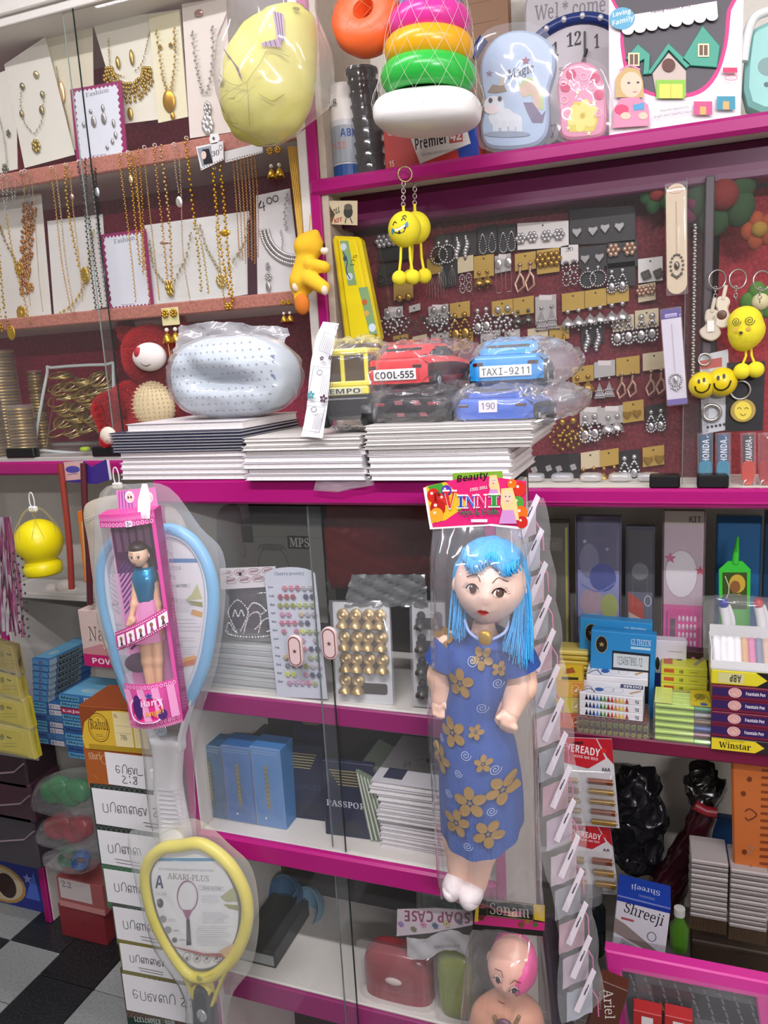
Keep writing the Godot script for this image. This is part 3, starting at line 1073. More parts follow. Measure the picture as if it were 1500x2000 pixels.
	locks(lg,[lp(o,985,1080,0.0),lp(o,1024,1130,0.0),lp(o,1034,1200,0.01),lp(o,1036,1300,0.03)],[lp(o,965,1070,-0.03),lp(o,1008,1130,-0.01),lp(o,1006,1200,0.0),lp(o,990,1270,0.035)],80,0.0017,4)
	locks(lg,[lp(o,1006,1170,0.02),lp(o,1000,1215,0.025),lp(o,982,1260,0.045)],[lp(o,1026,1150,0.01),lp(o,1020,1230,0.02),lp(o,1030,1310,0.03)],26,0.0013,5)
	for i in 70:
		var x=-0.75+1.5*i/69.0
		var yy=0.50+0.12*sin(x*7.0+1.2)
		var zz=sqrt(maxf(0.0,1.12 - x*x - yy*yy))
		var q=hc+hb*Vector3(x*0.0475,yy*0.054+0.004,zz*0.052)
		lg.tube(smooth([q+Vector3(0.001,0.010,-0.004),q+Vector3(0.002*sin(i),0.003,0.002),q+Vector3(0.003*cos(i*2.0),-0.004+0.002*sin(i*1.7),0.0005)],4),0.0014,5)
	mk(hair,"strands",lg,mats.bluehair,"",hb.inverse()*(-hc),hb.inverse())
	var bg=G.new()
	var br=rows(o,[[1024,846,1022,0.0,0.012],[1080,846,1030,0.0,0.066],[1250,848,1040,0.0,0.074],[1400,842,1046,0.0,0.076],[1600,852,1052,0.0,0.07],[1720,858,1058,0.0,0.055],[1768,862,1062,0.0,0.012]])
	var by0: float=br[0][0]
	var by1: float=br[br.size() - 1][0]
	bg.grid(84,40,func(u,v):
		var a: float=u*TAU
		var y: float=lerpf(by0,by1,v)
		var e=sec(br,y)
		var wv=1.0+0.045*sin(a*13.0+0.7)*v*v+0.014*sin(a*29.0+v*3.0)+0.02*ns(a*4.0,v*22.0,2.0)
		return Vector3(e[1]+e[3]*cos(a)*minf(wv,1.02),y+0.004*sin(a*7.0)*(1.0 - v),e[2] - e[4]*sin(a)*wv*(1.0 if sin(a)<0 else 0.9)),true)
	mk(o,"plastic_bag",bg,mats.bagclear)
	var cd=mk(o,"header_card",G.new().prism(shape(o,[832,950,900,934,950,930,1028,940,1027,1030,960,1023,845,1030],0.0,0),0.010,0.0125),mt("f0ece6",0.4))
	k=ink(o,0.0127)
	k.poly([832,950,900,934,950,930,1028,940,1027,1030,960,1023,845,1030],"d8236f")
	k.poly([832,950,870,941,915,985,870,1016,842,1022],"e8b92c")
	k.poly([835,950,862,943,876,965,852,975],"3f9a35")
	for b in [[847.0,968.0,13.0,"c92820"],[866.0,975.0,12.0,"d4302a"],[855.0,992.0,15.0,"b81f1c"],[853.0,1006.0,13.0,"e8a12c"],[872.0,958.0,10.0,"5a3da8"],[1015.0,955.0,13.0,"cf2c22"],[1012.0,982.0,12.0,"4f9a38"],[1018.0,1002.0,13.0,"e06a1c"],[1020.0,1020.0,11.0,"c4251f"],[1000.0,945.0,9.0,"e0701c"]]:
		k.oval(b[0],b[1],b[2],b[2]*1.1,b[3])
		k.oval(b[0] - b[2]*0.3,b[1] - b[2]*0.35,b[2]*0.22,b[2]*0.22,"f6d9cf")
	for q in [[964.0,940.0,0.7],[992.0,972.0,1.1]]:
		var x: float=q[0]
		var y: float=q[1]
		var s: float=q[2]
		k.poly([x - 12*s,y - 16*s,x+8*s,y - 18*s,x+16*s,y+10*s,x+20*s,y+40*s,x - 4*s,y+40*s,x - 13*s,y+12*s],"e3c88a")
		k.poly([x - 16*s,y+46*s,x - 10*s,y+22*s,x+10*s,y+22*s,x+16*s,y+46*s],"c98fc4")
		k.oval(x - 1*s,y,9*s,12*s,"f0c7a8")
		k.oval(x - 4*s,y - 2*s,1.6*s,1.2*s,"3c6d9a")
		k.oval(x+3*s,y - 2*s,1.6*s,1.2*s,"3c6d9a")
		k.line([x - 3*s,y+6*s,x+2*s,y+6*s],0.0011,"c4475a")
	for q in [["V",866,993,890,993,33.0,"cf2a2a"],["I",894,991,906,991,22.0,"2a4fa8"],["N",909,991,928,991,22.0,"3f6fc8"],["N",931,990,950,990,22.0,"d4336f"],["I",955,989,975,989,22.0,"2f8f3a"]]:
		var wh=k.z
		k.text(q[0],"sbold",q[1] - 2,q[2]+2,q[3]+2,q[4]+2,q[5]+5.0,"fbf4ee")
		k.text(q[0],"sbold",q[1],q[2],q[3],q[4],q[5],q[6])
	k.text("Toys & Dolls","bold",894,1010,974,1008,15,"1d6b4a")
	k.rect(920,1014,952,1020,"f0d3e0")
	prn(cd,k)
	var c2=mk(o,"header_card",G.new().prism(shape(o,[886,924,981,920,984,950,888,955],0.0,0),0.003,0.006),mt("6f9a2c",0.4),"green backing card reading Beauty")
	k=ink(o,0.0062)
	k.poly([886,924,981,920,984,950,888,955],"7aa32e")
	prn(c2,k)
	k=ink(o,0.0135)
	k.text("Beauty","bold",892,946,952,938,17,"16161a",0.1)
	k.text("STEEL DOLL","bold",918,960,952,954,6,"e8e2da")
	prn(c2,k,"title_print")
	mk(o,"hook",G.new().tube(lps(o,[851,978,850,965,856,960,859,968],0.016),0.0008,5),mt("3a2c2c",0.3,0.6))

# ---------------------------------------------------------------- hanging things in front of the case
func ring_tube(o: Node3D,k: Array,r,z: float,seg := 8,flat := 1.0) -> G:
	var p=smooth(lps(o,k,z),5,true)
	var rad=r
	if r is Array:
		rad=[]
		for i in p.size():
			var f: float=float(i)/p.size()*r.size()
			var a: float=r[int(f) % r.size()]
			var b: float=r[(int(f)+1) % r.size()]
			rad.push_back(lerpf(a,b,f - int(f)))
	return G.new().tube(p,rad,seg,true)

func build_rackets() -> void:
	var o=thing("mosquito_racket","pale blue and white mosquito racket hanging behind the boxed fashion doll","racket",P(346,1656,-1.025))
	var edge=[306,1036,342,1036,378,1058,406,1105,417,1165,411,1235,398,1300,372,1362,340,1402,300,1402,262,1372,238,1320,222,1255,204,1180,199,1115,214,1070,250,1044]
	mk(o,"rim",ring_tube(o,edge,0.0105,0.0,10),mt("6fb4dd",0.35),"pale blue rim")
	var inner=[306,1047,342,1047,372,1066,396,1108,405,1165,400,1233,387,1295,362,1352,335,1388,302,1388,270,1360,248,1315,231,1253,214,1180,209,1117,222,1078,254,1054]
	mk(o,"inner_ring",ring_tube(o,inner,0.0045,0.004,6),mt("cfe0ec",0.4))
	mk(o,"card",G.new().prism(shape(o,inner,0.0,4),-0.001,0.001),mt("eceff0",0.5),"round printed instruction card")
	var k=ink(o,0.0012)
	k.rect(330,1091,396,1099,"3d86bd")
	k.text("SWATTER","serif",310,1115,354,1113,7,"8a8f96")
	k.rect(320,1140,372,1148,"d9dde0")
	k.text("AK-718W","bold",344,1147,365,1146,5,"44484c")
	k.poly([385,1140,395,1170,362,1172,376,1158],"c3cc8a")
	k.poly([362,1172,395,1176,396,1186,374,1182],"8f9a4a")
	k.poly([376,1190,396,1196,394,1206,372,1200],"d9a94a")
	k.lines(344,1170,382,1195,9,0.0006,"b9bdc2",2)
	k.lines(344,1210,392,1232,4,0.0007,"9ea3a9",3)
	k.lines(346,1246,382,1252,2,0.0007,"9ea3a9",4)
	k.lines(346,1264,384,1278,4,0.0007,"9ea3a9",5)
	k.poly([336,1296,384,1282,380,1298,350,1304],"d97a35")
	k.poly([336,1290,380,1280,384,1286,340,1298],"e8b056")
	k.rect(212,1172,230,1180,"d9dde0")
	k.lines(223,1194,232,1200,2,0.0006,"9ea3a9",3)
	prn(o,k)
	var wh=mt("e4e3e4",0.3)
	mk(o,"throat",G.new().prism(shape(o,[262,1372,300,1402,340,1402,378,1360,368,1400,358,1440,354,1470,302,1470,296,1440,284,1405],0.0,4),-0.012,0.012,0.004),wh)
	var hr=rows(o,[[1440,297,357,0,0.018],[1475,303,354,0,0.016],[1530,306,352,0,0.017],[1600,314,364,0,0.018],[1630,318,370,0,0.020],[1656,321,372,0,0.019]])
	mk(o,"handle",loft(G.new(),hr,28,20,0.0,0.0,0.6),wh,"white ribbed handle")
	var rb=G.new()
	for y in range(1542,1622,9):
		rb.tube(lps(o,[308.0+(y - 1530)*0.09,y,331.0+(y - 1530)*0.1,y+2.5,353.0+(y - 1530)*0.11,y],0.0185),0.0012,5)
	mk(o,"grip_rib",rb,mt("d4d3d5",0.35))
	var em=lp(o,314,1427,0.015)
	mk(o,"badge",G.new().prism(rr(0.026,0.026,0.013,em.x,em.y,8),0.012,0.017,0.002),mt("8d9aa5",0.25,0.5),"round grey badge")
	k=ink(o,0.0172)
	k.oval(314,1427,11,11,"a9b4bc")
	k.text("Aki","sital",306,1433,322,1430,10,"5d6a75")
	prn(o,k,"badge_print")
	mk(o,"switch",G.new().box(lp(o,300,1512,0.004),Vector3(0.010,0.020,0.008),0.002),mt("f4f4f4",0.3))
	mk(o,"slider",G.new().box(lp(o,305,1560,0.004),Vector3(0.005,0.03,0.006),0.001),mt("f4f4f4",0.3))
	bag(o,shape(o,[196,962,260,945,330,952,392,1030,436,1080,440,1170,424,1300,392,1400,378,1520,382,1650,350,1662,306,1652,290,1530,272,1410,228,1320,188,1200,182,1080],0.0,4),0.026,0.02,mats.bagmilk,0.003,"plastic_bag",1.0)

	o=thing("mosquito_racket","yellow mosquito racket with a dark handle hanging low before white boxes","racket",P(400,2050,-1.0))
	edge=[352,1652,392,1648,432,1672,462,1708,482,1758,480,1812,458,1866,420,1902,392,1908,366,1898,332,1852,300,1790,285,1722,292,1682,318,1658]
	mk(o,"rim",ring_tube(o,edge,0.0112,0.0,10),mt("ddd04a",0.35),"yellow rim")
	inner=[352,1660,390,1657,424,1680,448,1712,466,1760,466,1812,452,1852,425,1884,394,1894,368,1884,338,1848,308,1788,294,1722,300,1690,322,1668]
	mk(o,"card",G.new().prism(shape(o,inner,0.0,4),-0.001,0.001),mt("e6e8e8",0.5),"oval printed instruction card")
	mk(o,"inner_ring",ring_tube(o,inner,0.002,0.002,5),mt("5d6050",0.4))
	k=ink(o,0.0012)
	k.rect(300,1676,420,1682,"4d97b8")
	k.text("RECHARGEABLE","bold",338,1684,383,1688,4,"d5e6ee")
	k.text("RECHARGEABLE MOSQUITO SWATTER","serif",310,1700,417,1704,5,"8f949a")
	k.text("AKARI-PLUS","serif",327,1716,408,1722,11,"8b8177")
	k.text("A","bold",303,1735,319,1735,25,"1f3a6b")
	k.text("AKARI","serif",304,1748,325,1749,6,"b9bcc0")
	k.loop(366,1751,20,30,0.0018,"8d3f6e")
	k.loop(366,1751,18,28,0.0007,"caa9bd")
	k.poly([356,1777,376,1777,368,1795,364,1795],"9a5c82")
	k.poly([364,1795,370,1795,374,1846,364,1846],"3b3b3f")
	k.oval(313,1764,6,9,"3c3d40")
	k.rect(307,1757,313,1766,"6d6e72")
	k.oval(318,1795,7,7,"8d8f92")
	k.oval(328,1816,7,7,"8f9194")
	k.oval(341,1836,5,5,"55565a")
	k.lines(328,1795,344,1799,2,0.0007,"8e9399")
	k.lines(338,1817,350,1818,2,0.0007,"8e9399")
	k.lines(350,1835,362,1836,2,0.0007,"8e9399")
	k.line([388,1730,438,1733,438,1740,388,1737,388,1730],0.0006,"7d8288")
	k.text("Model: AK-718W","sans",396,1736,432,1738,4,"4d5258")
	k.poly([430,1752,458,1732,463,1760,440,1760],"aab07e")
	k.poly([436,1766,464,1768,466,1778,448,1774],"93994f")
	k.lines(394,1748,432,1762,5,0.0005,"b6bac0",2)
	k.lines(395,1782,448,1802,7,0.0005,"a3a8ae",3)
	k.lines(384,1810,452,1846,10,0.0005,"a3a8ae",5)
	k.poly([328,1846,400,1862,456,1862,450,1872,390,1866],"a3574f")
	k.poly([428,1858,466,1838,456,1868,440,1870],"d4b077")
	for q in [365.0,385.0,404.0,423.0]:
		k.loop(q,1872.0 - absf(q - 394)*0.12+(q - 365)*0.06,7.5,8,0.0008,"6b5d5a")
		k.line([q - 5,1876,q+5,1867],0.0010,"6b5d5a")
		k.oval(q,1872,3,2.4,"6b5d5a")
	prn(o,k)
	mk(o,"throat",G.new().prism(shape(o,[332,1848,366,1893,394,1898,426,1886,458,1866,440,1906,426,1940,416,1964,408,1930,392,1918,384,1926,382,1950,364,1912],0.0,3),-0.010,0.010,0.004),mt("ddd04a",0.35))
	var hg=G.new()
	hg.prism(shape(o,[382,1940,388,1926,400,1924,408,1934,420,1972,424,2040,425,2120,384,2120,382,2040],0.0,3),-0.014,0.013,0.005)
	mk(o,"handle",hg,mt("26262a",0.3),"dark grey handle")
	mk(o,"lens",G.new().ball(lp(o,394,1984,0.014),Vector3(0.011,0.013,0.005),16,8),mt("c9cdd0",0.1,0.7),"round silver torch lens")
	mk(o,"peg_dot",G.new().ball(lp(o,390,1912,0.010),Vector3(0.007,0.007,0.0015),12,6),mt("aea83c",0.4))
	bag(o,shape(o,[250,1630,300,1622,380,1598,452,1652,494,1700,506,1800,490,1890,448,1960,440,2120,372,2120,366,1960,300,1850,268,1740],0.0,4),0.022,0.018,mats.bagmilk,0.003,"plastic_bag",5.0)

func build_boxed_doll() -> void:
	var f=fr(214,1003,309,1001,246,1410,-0.91)
	f.w*=0.93
	f.t.origin.x+=0.014
	turn(f,0.42)
	var o=thf("fashion_doll_box","tall pink window box with a doll in blue top and pink skirt","toy",f)
	var w: float=f.w
	var h: float=f.h
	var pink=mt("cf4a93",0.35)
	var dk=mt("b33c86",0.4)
	var arc=func(u: float) -> Vector3: return Vector3(-w/2+w*u,0,0.0+0.015*sin(u*PI) - 0.004)
	var ar=func(u0: float,u1: float,y0: float,y1: float,off: float,nn: int) -> G:
		return G.new().grid(nn,6,func(u,v): return arc.call(lerpf(u0,u1,u))+Vector3(0,lerpf(y0,y1,v),off))
	mk(o,"back_panel",G.new().box(Vector3(0,h/2,-0.05),Vector3(w,h,0.002)),mt("e2a9cf",0.45))
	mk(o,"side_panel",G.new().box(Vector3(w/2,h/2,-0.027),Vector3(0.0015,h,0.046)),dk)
	mk(o,"top_panel",ar.call(0.0,1.0,h*0.945,h,0.0,14),mats.boxpink)
	mk(o,"base_panel",ar.call(0.0,1.0,0.0,h*0.215,0.0,14),mats.boxpink)
	mk(o,"front_panel",ar.call(0.94,1.0,h*0.2,h*0.95,0.0002,6),mats.boxpink)
	for s in [[0.0,0.0],[0.0,h]]:
		var lid=G.new()
		var pl=PackedVector2Array([Vector2(-w/2,-0.05),Vector2(w/2,-0.05)])
		for i in 11:
			var q: Vector3=arc.call(1.0 - i/10.0)
			pl.push_back(Vector2(q.x,q.z))
		lid.at(Transform3D(Basis(Vector3.RIGHT,-PI/2),Vector3(0,s[1],0)))
		for i in pl.size(): pl[i].y*=-1.0
		lid.prism(pl,-0.001,0.001)
		mk(o,"cap",lid,pink)
	mk(o,"window",ar.call(0.0,0.95,h*0.2,h*0.96,-0.0002,14),mats.bagthin,"clear plastic window")
	mk(o,"side_window",G.new().box(Vector3(-w/2,h/2,-0.027),Vector3(0.0006,h*0.9,0.044)),mats.bagthin)
	var k=ink(o,-0.0488,2,w,h)
	k.rect(0.02,0.03,0.98,0.97,"d98fc2")
	k.rect(0.02,0.70,0.98,0.96,"5d2a55")
	for i in 6: k.rect(0.08+i*0.14,0.80,0.17+i*0.14,0.93,"8d5c84")
	for i in 9: k.poly([0.05,0.50+i*0.026,0.40,0.60+i*0.026,0.40,0.612+i*0.026,0.05,0.512+i*0.026],"5b3a78")
	for i in 6: k.line([0.06,0.33+i*0.025,0.22,0.36+i*0.02,0.40,0.345+i*0.026],0.003,"3a3440")
	k.oval(0.3,0.56,0.14,0.03,"b868b0")
	k.oval(0.2,0.26,0.3,0.05,"5a4a5e")
	prn(o,k,"backdrop_print")
	k=Ink.new()
	k.mode=2
	k.w=w
	k.h=h
	k.warp=func(p: Vector2,z: float): return Vector3(p.x,p.y,arc.call(p.x/w+0.5).z+0.0007+z)
	for i in 13:
		for j in 2:
			k.loop(0.06+i*0.074,0.957 if j==0 else 0.20,0.022,0.0075,0.0009,"f0c3de")
	k.rect(0.52,0.945,0.63,0.972,"eedbe8")
	k.text("3+","bold",0.535,0.948,0.615,0.948,0.020,"6b3a6b")
	for i in 26: k.line([0.02+i*0.038,0.975,0.04+i*0.038,0.992,0.058+i*0.038,0.975],0.0008,"e79cc8")
	for i in 26: k.line([0.02+i*0.038,0.004,0.04+i*0.038,0.022,0.058+i*0.038,0.004],0.0008,"e9b9cf")
	for i in 13: k.loop(0.06+i*0.074,0.035,0.020,0.0068,0.0009,"efb2d6")
	for i in 12:
		var u0=i/12.0
		var u1=(i+1)/12.0
		var y0=0.385+0.095*u0
		var y1=0.385+0.095*u1
		k.poly([u0,y0 - 0.005,u1,y1 - 0.005,u1,y1+0.082,u0,y0+0.082],"c2458c")
	for i in 26:
		var u=(i+0.5)/26.0
		k.oval(u,0.385+0.095*u+0.004,0.011,0.003,"f4dbe9")
		k.oval(u,0.385+0.095*u+0.073,0.011,0.003,"f4dbe9")
	for i in 5:
		var u=0.06+i*0.2
		var y=0.385+0.095*u
		k.poly([u,y+0.012,u+0.16,y+0.027,u+0.16,y+0.080,u,y+0.064],"f3e6ee")
		k.oval(u+0.08,y+0.052,0.03,0.011,"8f6a4c")
		k.poly([u+0.05,y+0.020,u+0.11,y+0.024,u+0.09,y+0.045,u+0.07,y+0.045],"9a3f78" if i % 2 else "4a3f3c")
	for i in 4: k.poly([0.03+i*0.27,0.205,0.16+i*0.27,0.205,0.28+i*0.24,0.05,0.14+i*0.24,0.05],"e79cc8")
	k.fill(PackedVector2Array(rr(w*0.62,h*0.125,w*0.2,-w*0.07,h*0.105,6)),"f2d8ea")
	k.fill(PackedVector2Array(rr(w*0.56,h*0.113,w*0.18,-w*0.07,h*0.105,6)),"d02a7d")
	k.oval(0.28,0.12,0.09,0.060,"4a2a6a")
	k.star(0.52,0.172,0.07,"3b4a9a",5,0.5)
	k.oval(0.72,0.075,0.08,0.026,"4a2a6a")
	k.text("Harry","bold",0.34,0.112,0.74,0.118,0.040,"f4cfe6",0.15)
	k.text("Angel","bold",0.40,0.066,0.74,0.075,0.034,"e9a24a",0.15)
	prn(o,k)
	k=Ink.new()
	k.warp=func(p: Vector2,z: float): return Vector3(w/2+0.0009+z,p.y,-0.027 - p.x)
	for i in 56:
		if i>22 and i<29: continue
		for j in 3: k.loop(-0.014+j*0.014,0.012+i*0.0052,0.0056,0.0021,0.0007,"efb2d6" if (i+j) % 7 else "5b2350")
	prn(o,k,"side_print")
	var hd=mk(o,"header_flap",G.new().box(Vector3(w*0.10,h+0.0145,-0.045),Vector3(w*0.74,0.03,0.0012)),mt("d77fb6",0.4))
	k=ink(o,-0.0442,2,w,h)
	for i in 5: k.poly([0.24+i*0.06,1.005,0.265+i*0.06,1.005,0.30+i*0.05,1.085,0.275+i*0.05,1.085],"8a5a9a")
	for q in [[0.47,1.055],[0.82,1.045]]:
		k.oval(q[0],q[1],0.085,0.028,"efe0e6")
		k.oval(q[0],q[1] - 0.004,0.065,0.020,"f3cdb8")
		k.oval(q[0] - 0.026,q[1] - 0.002,0.016,0.006,"2d2430")
		k.oval(q[0]+0.026,q[1] - 0.002,0.016,0.006,"2d2430")
	prn(hd,k)
	var tg=G.new()
	tg.prism(shape(o,[270,1020 - 8,294,1012,296,972,289,944,279,944,271,975],0.0,0),0.004,0.0052)
	mk(o,"hang_tag",tg,mt("e9e4e2",0.5),"white paper hanging tag")
	var dz=-0.022
	var c=[]
	var cp=func(ax,ay,ra,bx,by,rb,za,zb):
		var a=lp(o,ax,ay,za)
		var b=lp(o,bx,by,zb)
		c.push_back([a.x,a.y,a.z,ra,b.x,b.y,b.z,rb])
	cp.call(283,1102,0.005,284,1122,0.006,dz,dz)
	cp.call(270,1135,0.008,300,1135,0.008,dz,dz)
	cp.call(284,1135,0.013,286,1175,0.010,dz,dz)
	cp.call(286,1180,0.011,287,1215,0.014,dz,dz)
	cp.call(282,1215,0.012,287,1290,0.0085,dz,dz)
	cp.call(287,1290,0.0085,293,1340,0.006,dz,dz)
	cp.call(304,1215,0.012,308,1290,0.0085,dz,dz)
	cp.call(308,1290,0.0085,312,1340,0.006,dz,dz)
	cp.call(266,1140,0.0065,262,1180,0.005,dz,dz+0.006)
	cp.call(262,1180,0.005,256,1208,0.004,dz+0.006,dz+0.012)
	cp.call(302,1140,0.0065,308,1180,0.005,dz,dz)
	cp.call(308,1180,0.005,313,1215,0.004,dz,dz+0.004)
	for i in 4: cp.call(252.0+i*3.4,1210,0.0017,247.0+i*3.4,1222.0 - i,0.0014,dz+0.012,dz+0.014)
	cp.call(258,1208,0.0017,262,1216,0.0014,dz+0.012,dz+0.016)
	mk(o,"doll_body",skin(c,0.005,0.0026,G.new()),mt("dfb08e",0.4),"tan plastic doll body")
	var sk=rows(o,[[1170,266,306,dz,0.012],[1195,262,312,dz,0.014],[1225,255,318,dz,0.015],[1252,252,322,dz,0.015]])
	mk(o,"skirt",loft(G.new(),sk,40,12,0.08,7.0,1.0,false),mats.skirt,"pink net skirt")
	var tp=rows(o,[[1108,262,300,dz,0.008],[1125,257,308,dz,0.015],[1140,260,308,dz,0.016],[1168,267,304,dz,0.013],[1174,268,304,dz,0.012]])
	mk(o,"top",loft(G.new(),tp,26,12,0.03,5.0),mt("1583b5",0.18,0.55),"shiny blue doll top")
	var hc=lp(o,271,1084,dz+0.006)
	var hb=Basis(Vector3.UP,-0.12)
	doll_head(o,hc,Vector3(0.0150,0.0180,0.0158),hb,"e6c0a4","3c2a20","a8413f","4a2f22")
	var hg=G.new()
	hg.grid(24,16,func(u,v):
		var a: float=u*TAU
		var e: float=(v - 0.5)*PI
		var d=Vector3(cos(a)*cos(e),sin(e),-sin(a)*cos(e))
		var q=1.10
		if d.z>-0.05 and d.y<0.55: q=0.85
		if d.y<-0.3: q=0.8
		return Vector3(d.x*0.0158,d.y*0.020,d.z*0.017)*q,true)
	var hair=mk(o,"hair",hg,mats.brownhair,"dark brown doll hair",hc,hb)
	var lg=G.new()
	locks(lg,[lp(o,275,1066,dz+0.004),lp(o,292,1070,dz),lp(o,298,1100,dz),lp(o,301,1132,dz+0.010)],[lp(o,268,1062,dz - 0.006),lp(o,290,1080,dz - 0.010),lp(o,292,1100,dz - 0.010),lp(o,306,1130,dz)],34,0.0011,21)
	mk(hair,"strands",lg,mats.brownhair,"",hb.inverse()*(-hc),hb.inverse())

func build_strips() -> void:
	var n=0
	var lab=["upper","middle","lower"]
	for s in 3:
		var o=thing("hanging_strip","clear hanging strip of packets with slanted white labels, %s" % ["beside the blue-haired doll's face","beside the upper battery card","beside the lower bald doll"][s],"packets",P(1080.0+s*30,1330.0+s*330,-1.01),Basis.IDENTITY,"hanging strips of packets")
		var y0=985.0+s*335.0
		var bx=func(y: float) -> float: return 1036.0+(y - 980.0)*0.118
		var g=G.new()
		var a=[]
		for i in 12: a.push_back(y0+i*31.0)
		g.grid(10,33,func(u,v):
			var y: float=y0+345.0*v
			var l: float=bx.call(y) - 52.0 - 10.0*sin(y*0.02)
			var r: float=bx.call(y)+14.0+7.0*absf(sin((y - 985.0)*PI/105.0))
			var p=lp(o,lerpf(l,r,u),y,0.0)
			return p+Vector3(0,0,0.010*sin(u*PI) - u*0.05+0.004*ns(u*7.0,y*0.07,s)))
		mk(o,"plastic_sheet",g,mats.bagmilk)
		for i in 5:
			var y=y0+20.0+i*66.0
			var x: float=bx.call(y)
			var pg=G.new()
			pg.grid(6,8,func(u,v): return lp(o,lerpf(x - 42.0,x+8.0,u) ,y+58.0*v - 20.0*u,-0.006 - 0.035*u)+Vector3(0,0,0.003*ns(u*5,v*5,i+s)))
			mk(o,"packet",pg,mt(["b9a9b8","a7acb8","c3b0ba","8f9098","b8929f"][(i+s) % 5],0.3))
			mk(o,"label",G.new().prism(PackedVector2Array([v2(lp(o,x - 30,y+44,0)),v2(lp(o,x - 19,y+50,0)),v2(lp(o,x+14,y - 30,0)),v2(lp(o,x+6,y - 38,0))]),-0.001,0.0005),mt("dcd3da",0.4),"",Vector3(0,0,0.002 - 0.012))
			var k=ink(o,-0.0090)
			k.line([x - 8,y+4,x - 3,y - 8],0.0018,"4d4652")
			k.line([x - 3,y - 6,x+1,y - 16],0.0012,"4d4652")
			prn(o,k)
		for i in 4:
			var y=y0+60.0+i*80.0
			var pg=G.new()
			pg.tube(lps(o,[bx.call(y) - 6,y - 40,bx.call(y)+16,y - 5,bx.call(y)+18,y+30],-0.044),0.0013,5)
			mk(o,"pink_edge",pg,mt("d06aa0",0.4),"pink packet edge")
func v2(p: Vector3) -> Vector2: return Vector2(p.x,p.y)

# ---------------------------------------------------------------- cartons and prints from short lists
func draw(k: Ink,ops: Array) -> Ink:
	for q in ops:
		match q[0]:
			"r": k.rect(q[1],q[2],q[3],q[4],q[5])
			"t": k.text(q[1],q[2],q[3],q[4],q[5],q[4],q[6],q[7])
			"u": k.text(q[1],q[2],q[3],q[4],q[5],q[6],q[7],q[8])
			"o": k.oval(q[1],q[2],q[3],q[4],q[5])
			"l": k.lines(q[1],q[2],q[3],q[4],q[5],0.0007,q[6])
			"p": k.poly(q[1],q[2])
			"s": k.star(q[1],q[2],q[3],q[4])
			"c": k.curve(q[1],q[2],q[3])
			"e": k.loop(q[1],q[2],q[3],q[4],q[5],q[6])
	return k
func face(o: Node3D,z: float,w: float,h: float,ops: Array,called="print",parent: Node3D=null) -> void:
	if ops.size(): prn(parent if parent else o,draw(ink(o,z,2,w,h),ops),called)
func side(o: Node3D,x: float,d: float,h: float,ops: Array,flip=false) -> void:
	var k=Ink.new()
	k.mode=2
	k.w=d
	k.h=h
	k.warp=func(p: Vector2,z: float): return Vector3(x+z,p.y,-d/2 - p.x)
	prn(o,draw(k,ops),"side_print")
func top(o: Node3D,y: float,w: float,d: float,ops: Array) -> void:
	var k=Ink.new()
	k.mode=2
	k.w=w
	k.h=d
	k.warp=func(p: Vector2,z: float): return Vector3(p.x,y+z,-p.y)
	prn(o,draw(k,ops),"top_print")
func carton(called: String,label: String,cat: String,f: Dictionary,d: float,col: String,ops=[],group="",rough=0.4,part="carton") -> Node3D:
	var o=thf(called,label,cat,f,group)
	mk(o,part,G.new().box(Vector3(0,f.h/2,-d/2),Vector3(f.w,f.h,d),0.0012),mt(col,rough))
	face(o,0.0003,f.w,f.h,ops)
	return o
func fb(x0: float,y0: float,x1: float,y1: float,z: float) -> Dictionary:
	var a=P(x0,y1,z)
	var b=P(x1,y1,z)
	var t=P(x0,y0,z)
	return {"t": Transform3D(Basis.IDENTITY,Vector3((a.x+b.x)/2,a.y,z)),"w": absf(b.x - a.x),"h": t.y - a.y}
func turn(f: Dictionary,a: float,lean=0.0,roll=0.0) -> Dictionary:
	f.t=Transform3D(f.t.basis*Basis(Vector3.UP,a)*Basis(Vector3.RIGHT,lean)*Basis(Vector3.BACK,roll),f.t.origin)
	return f

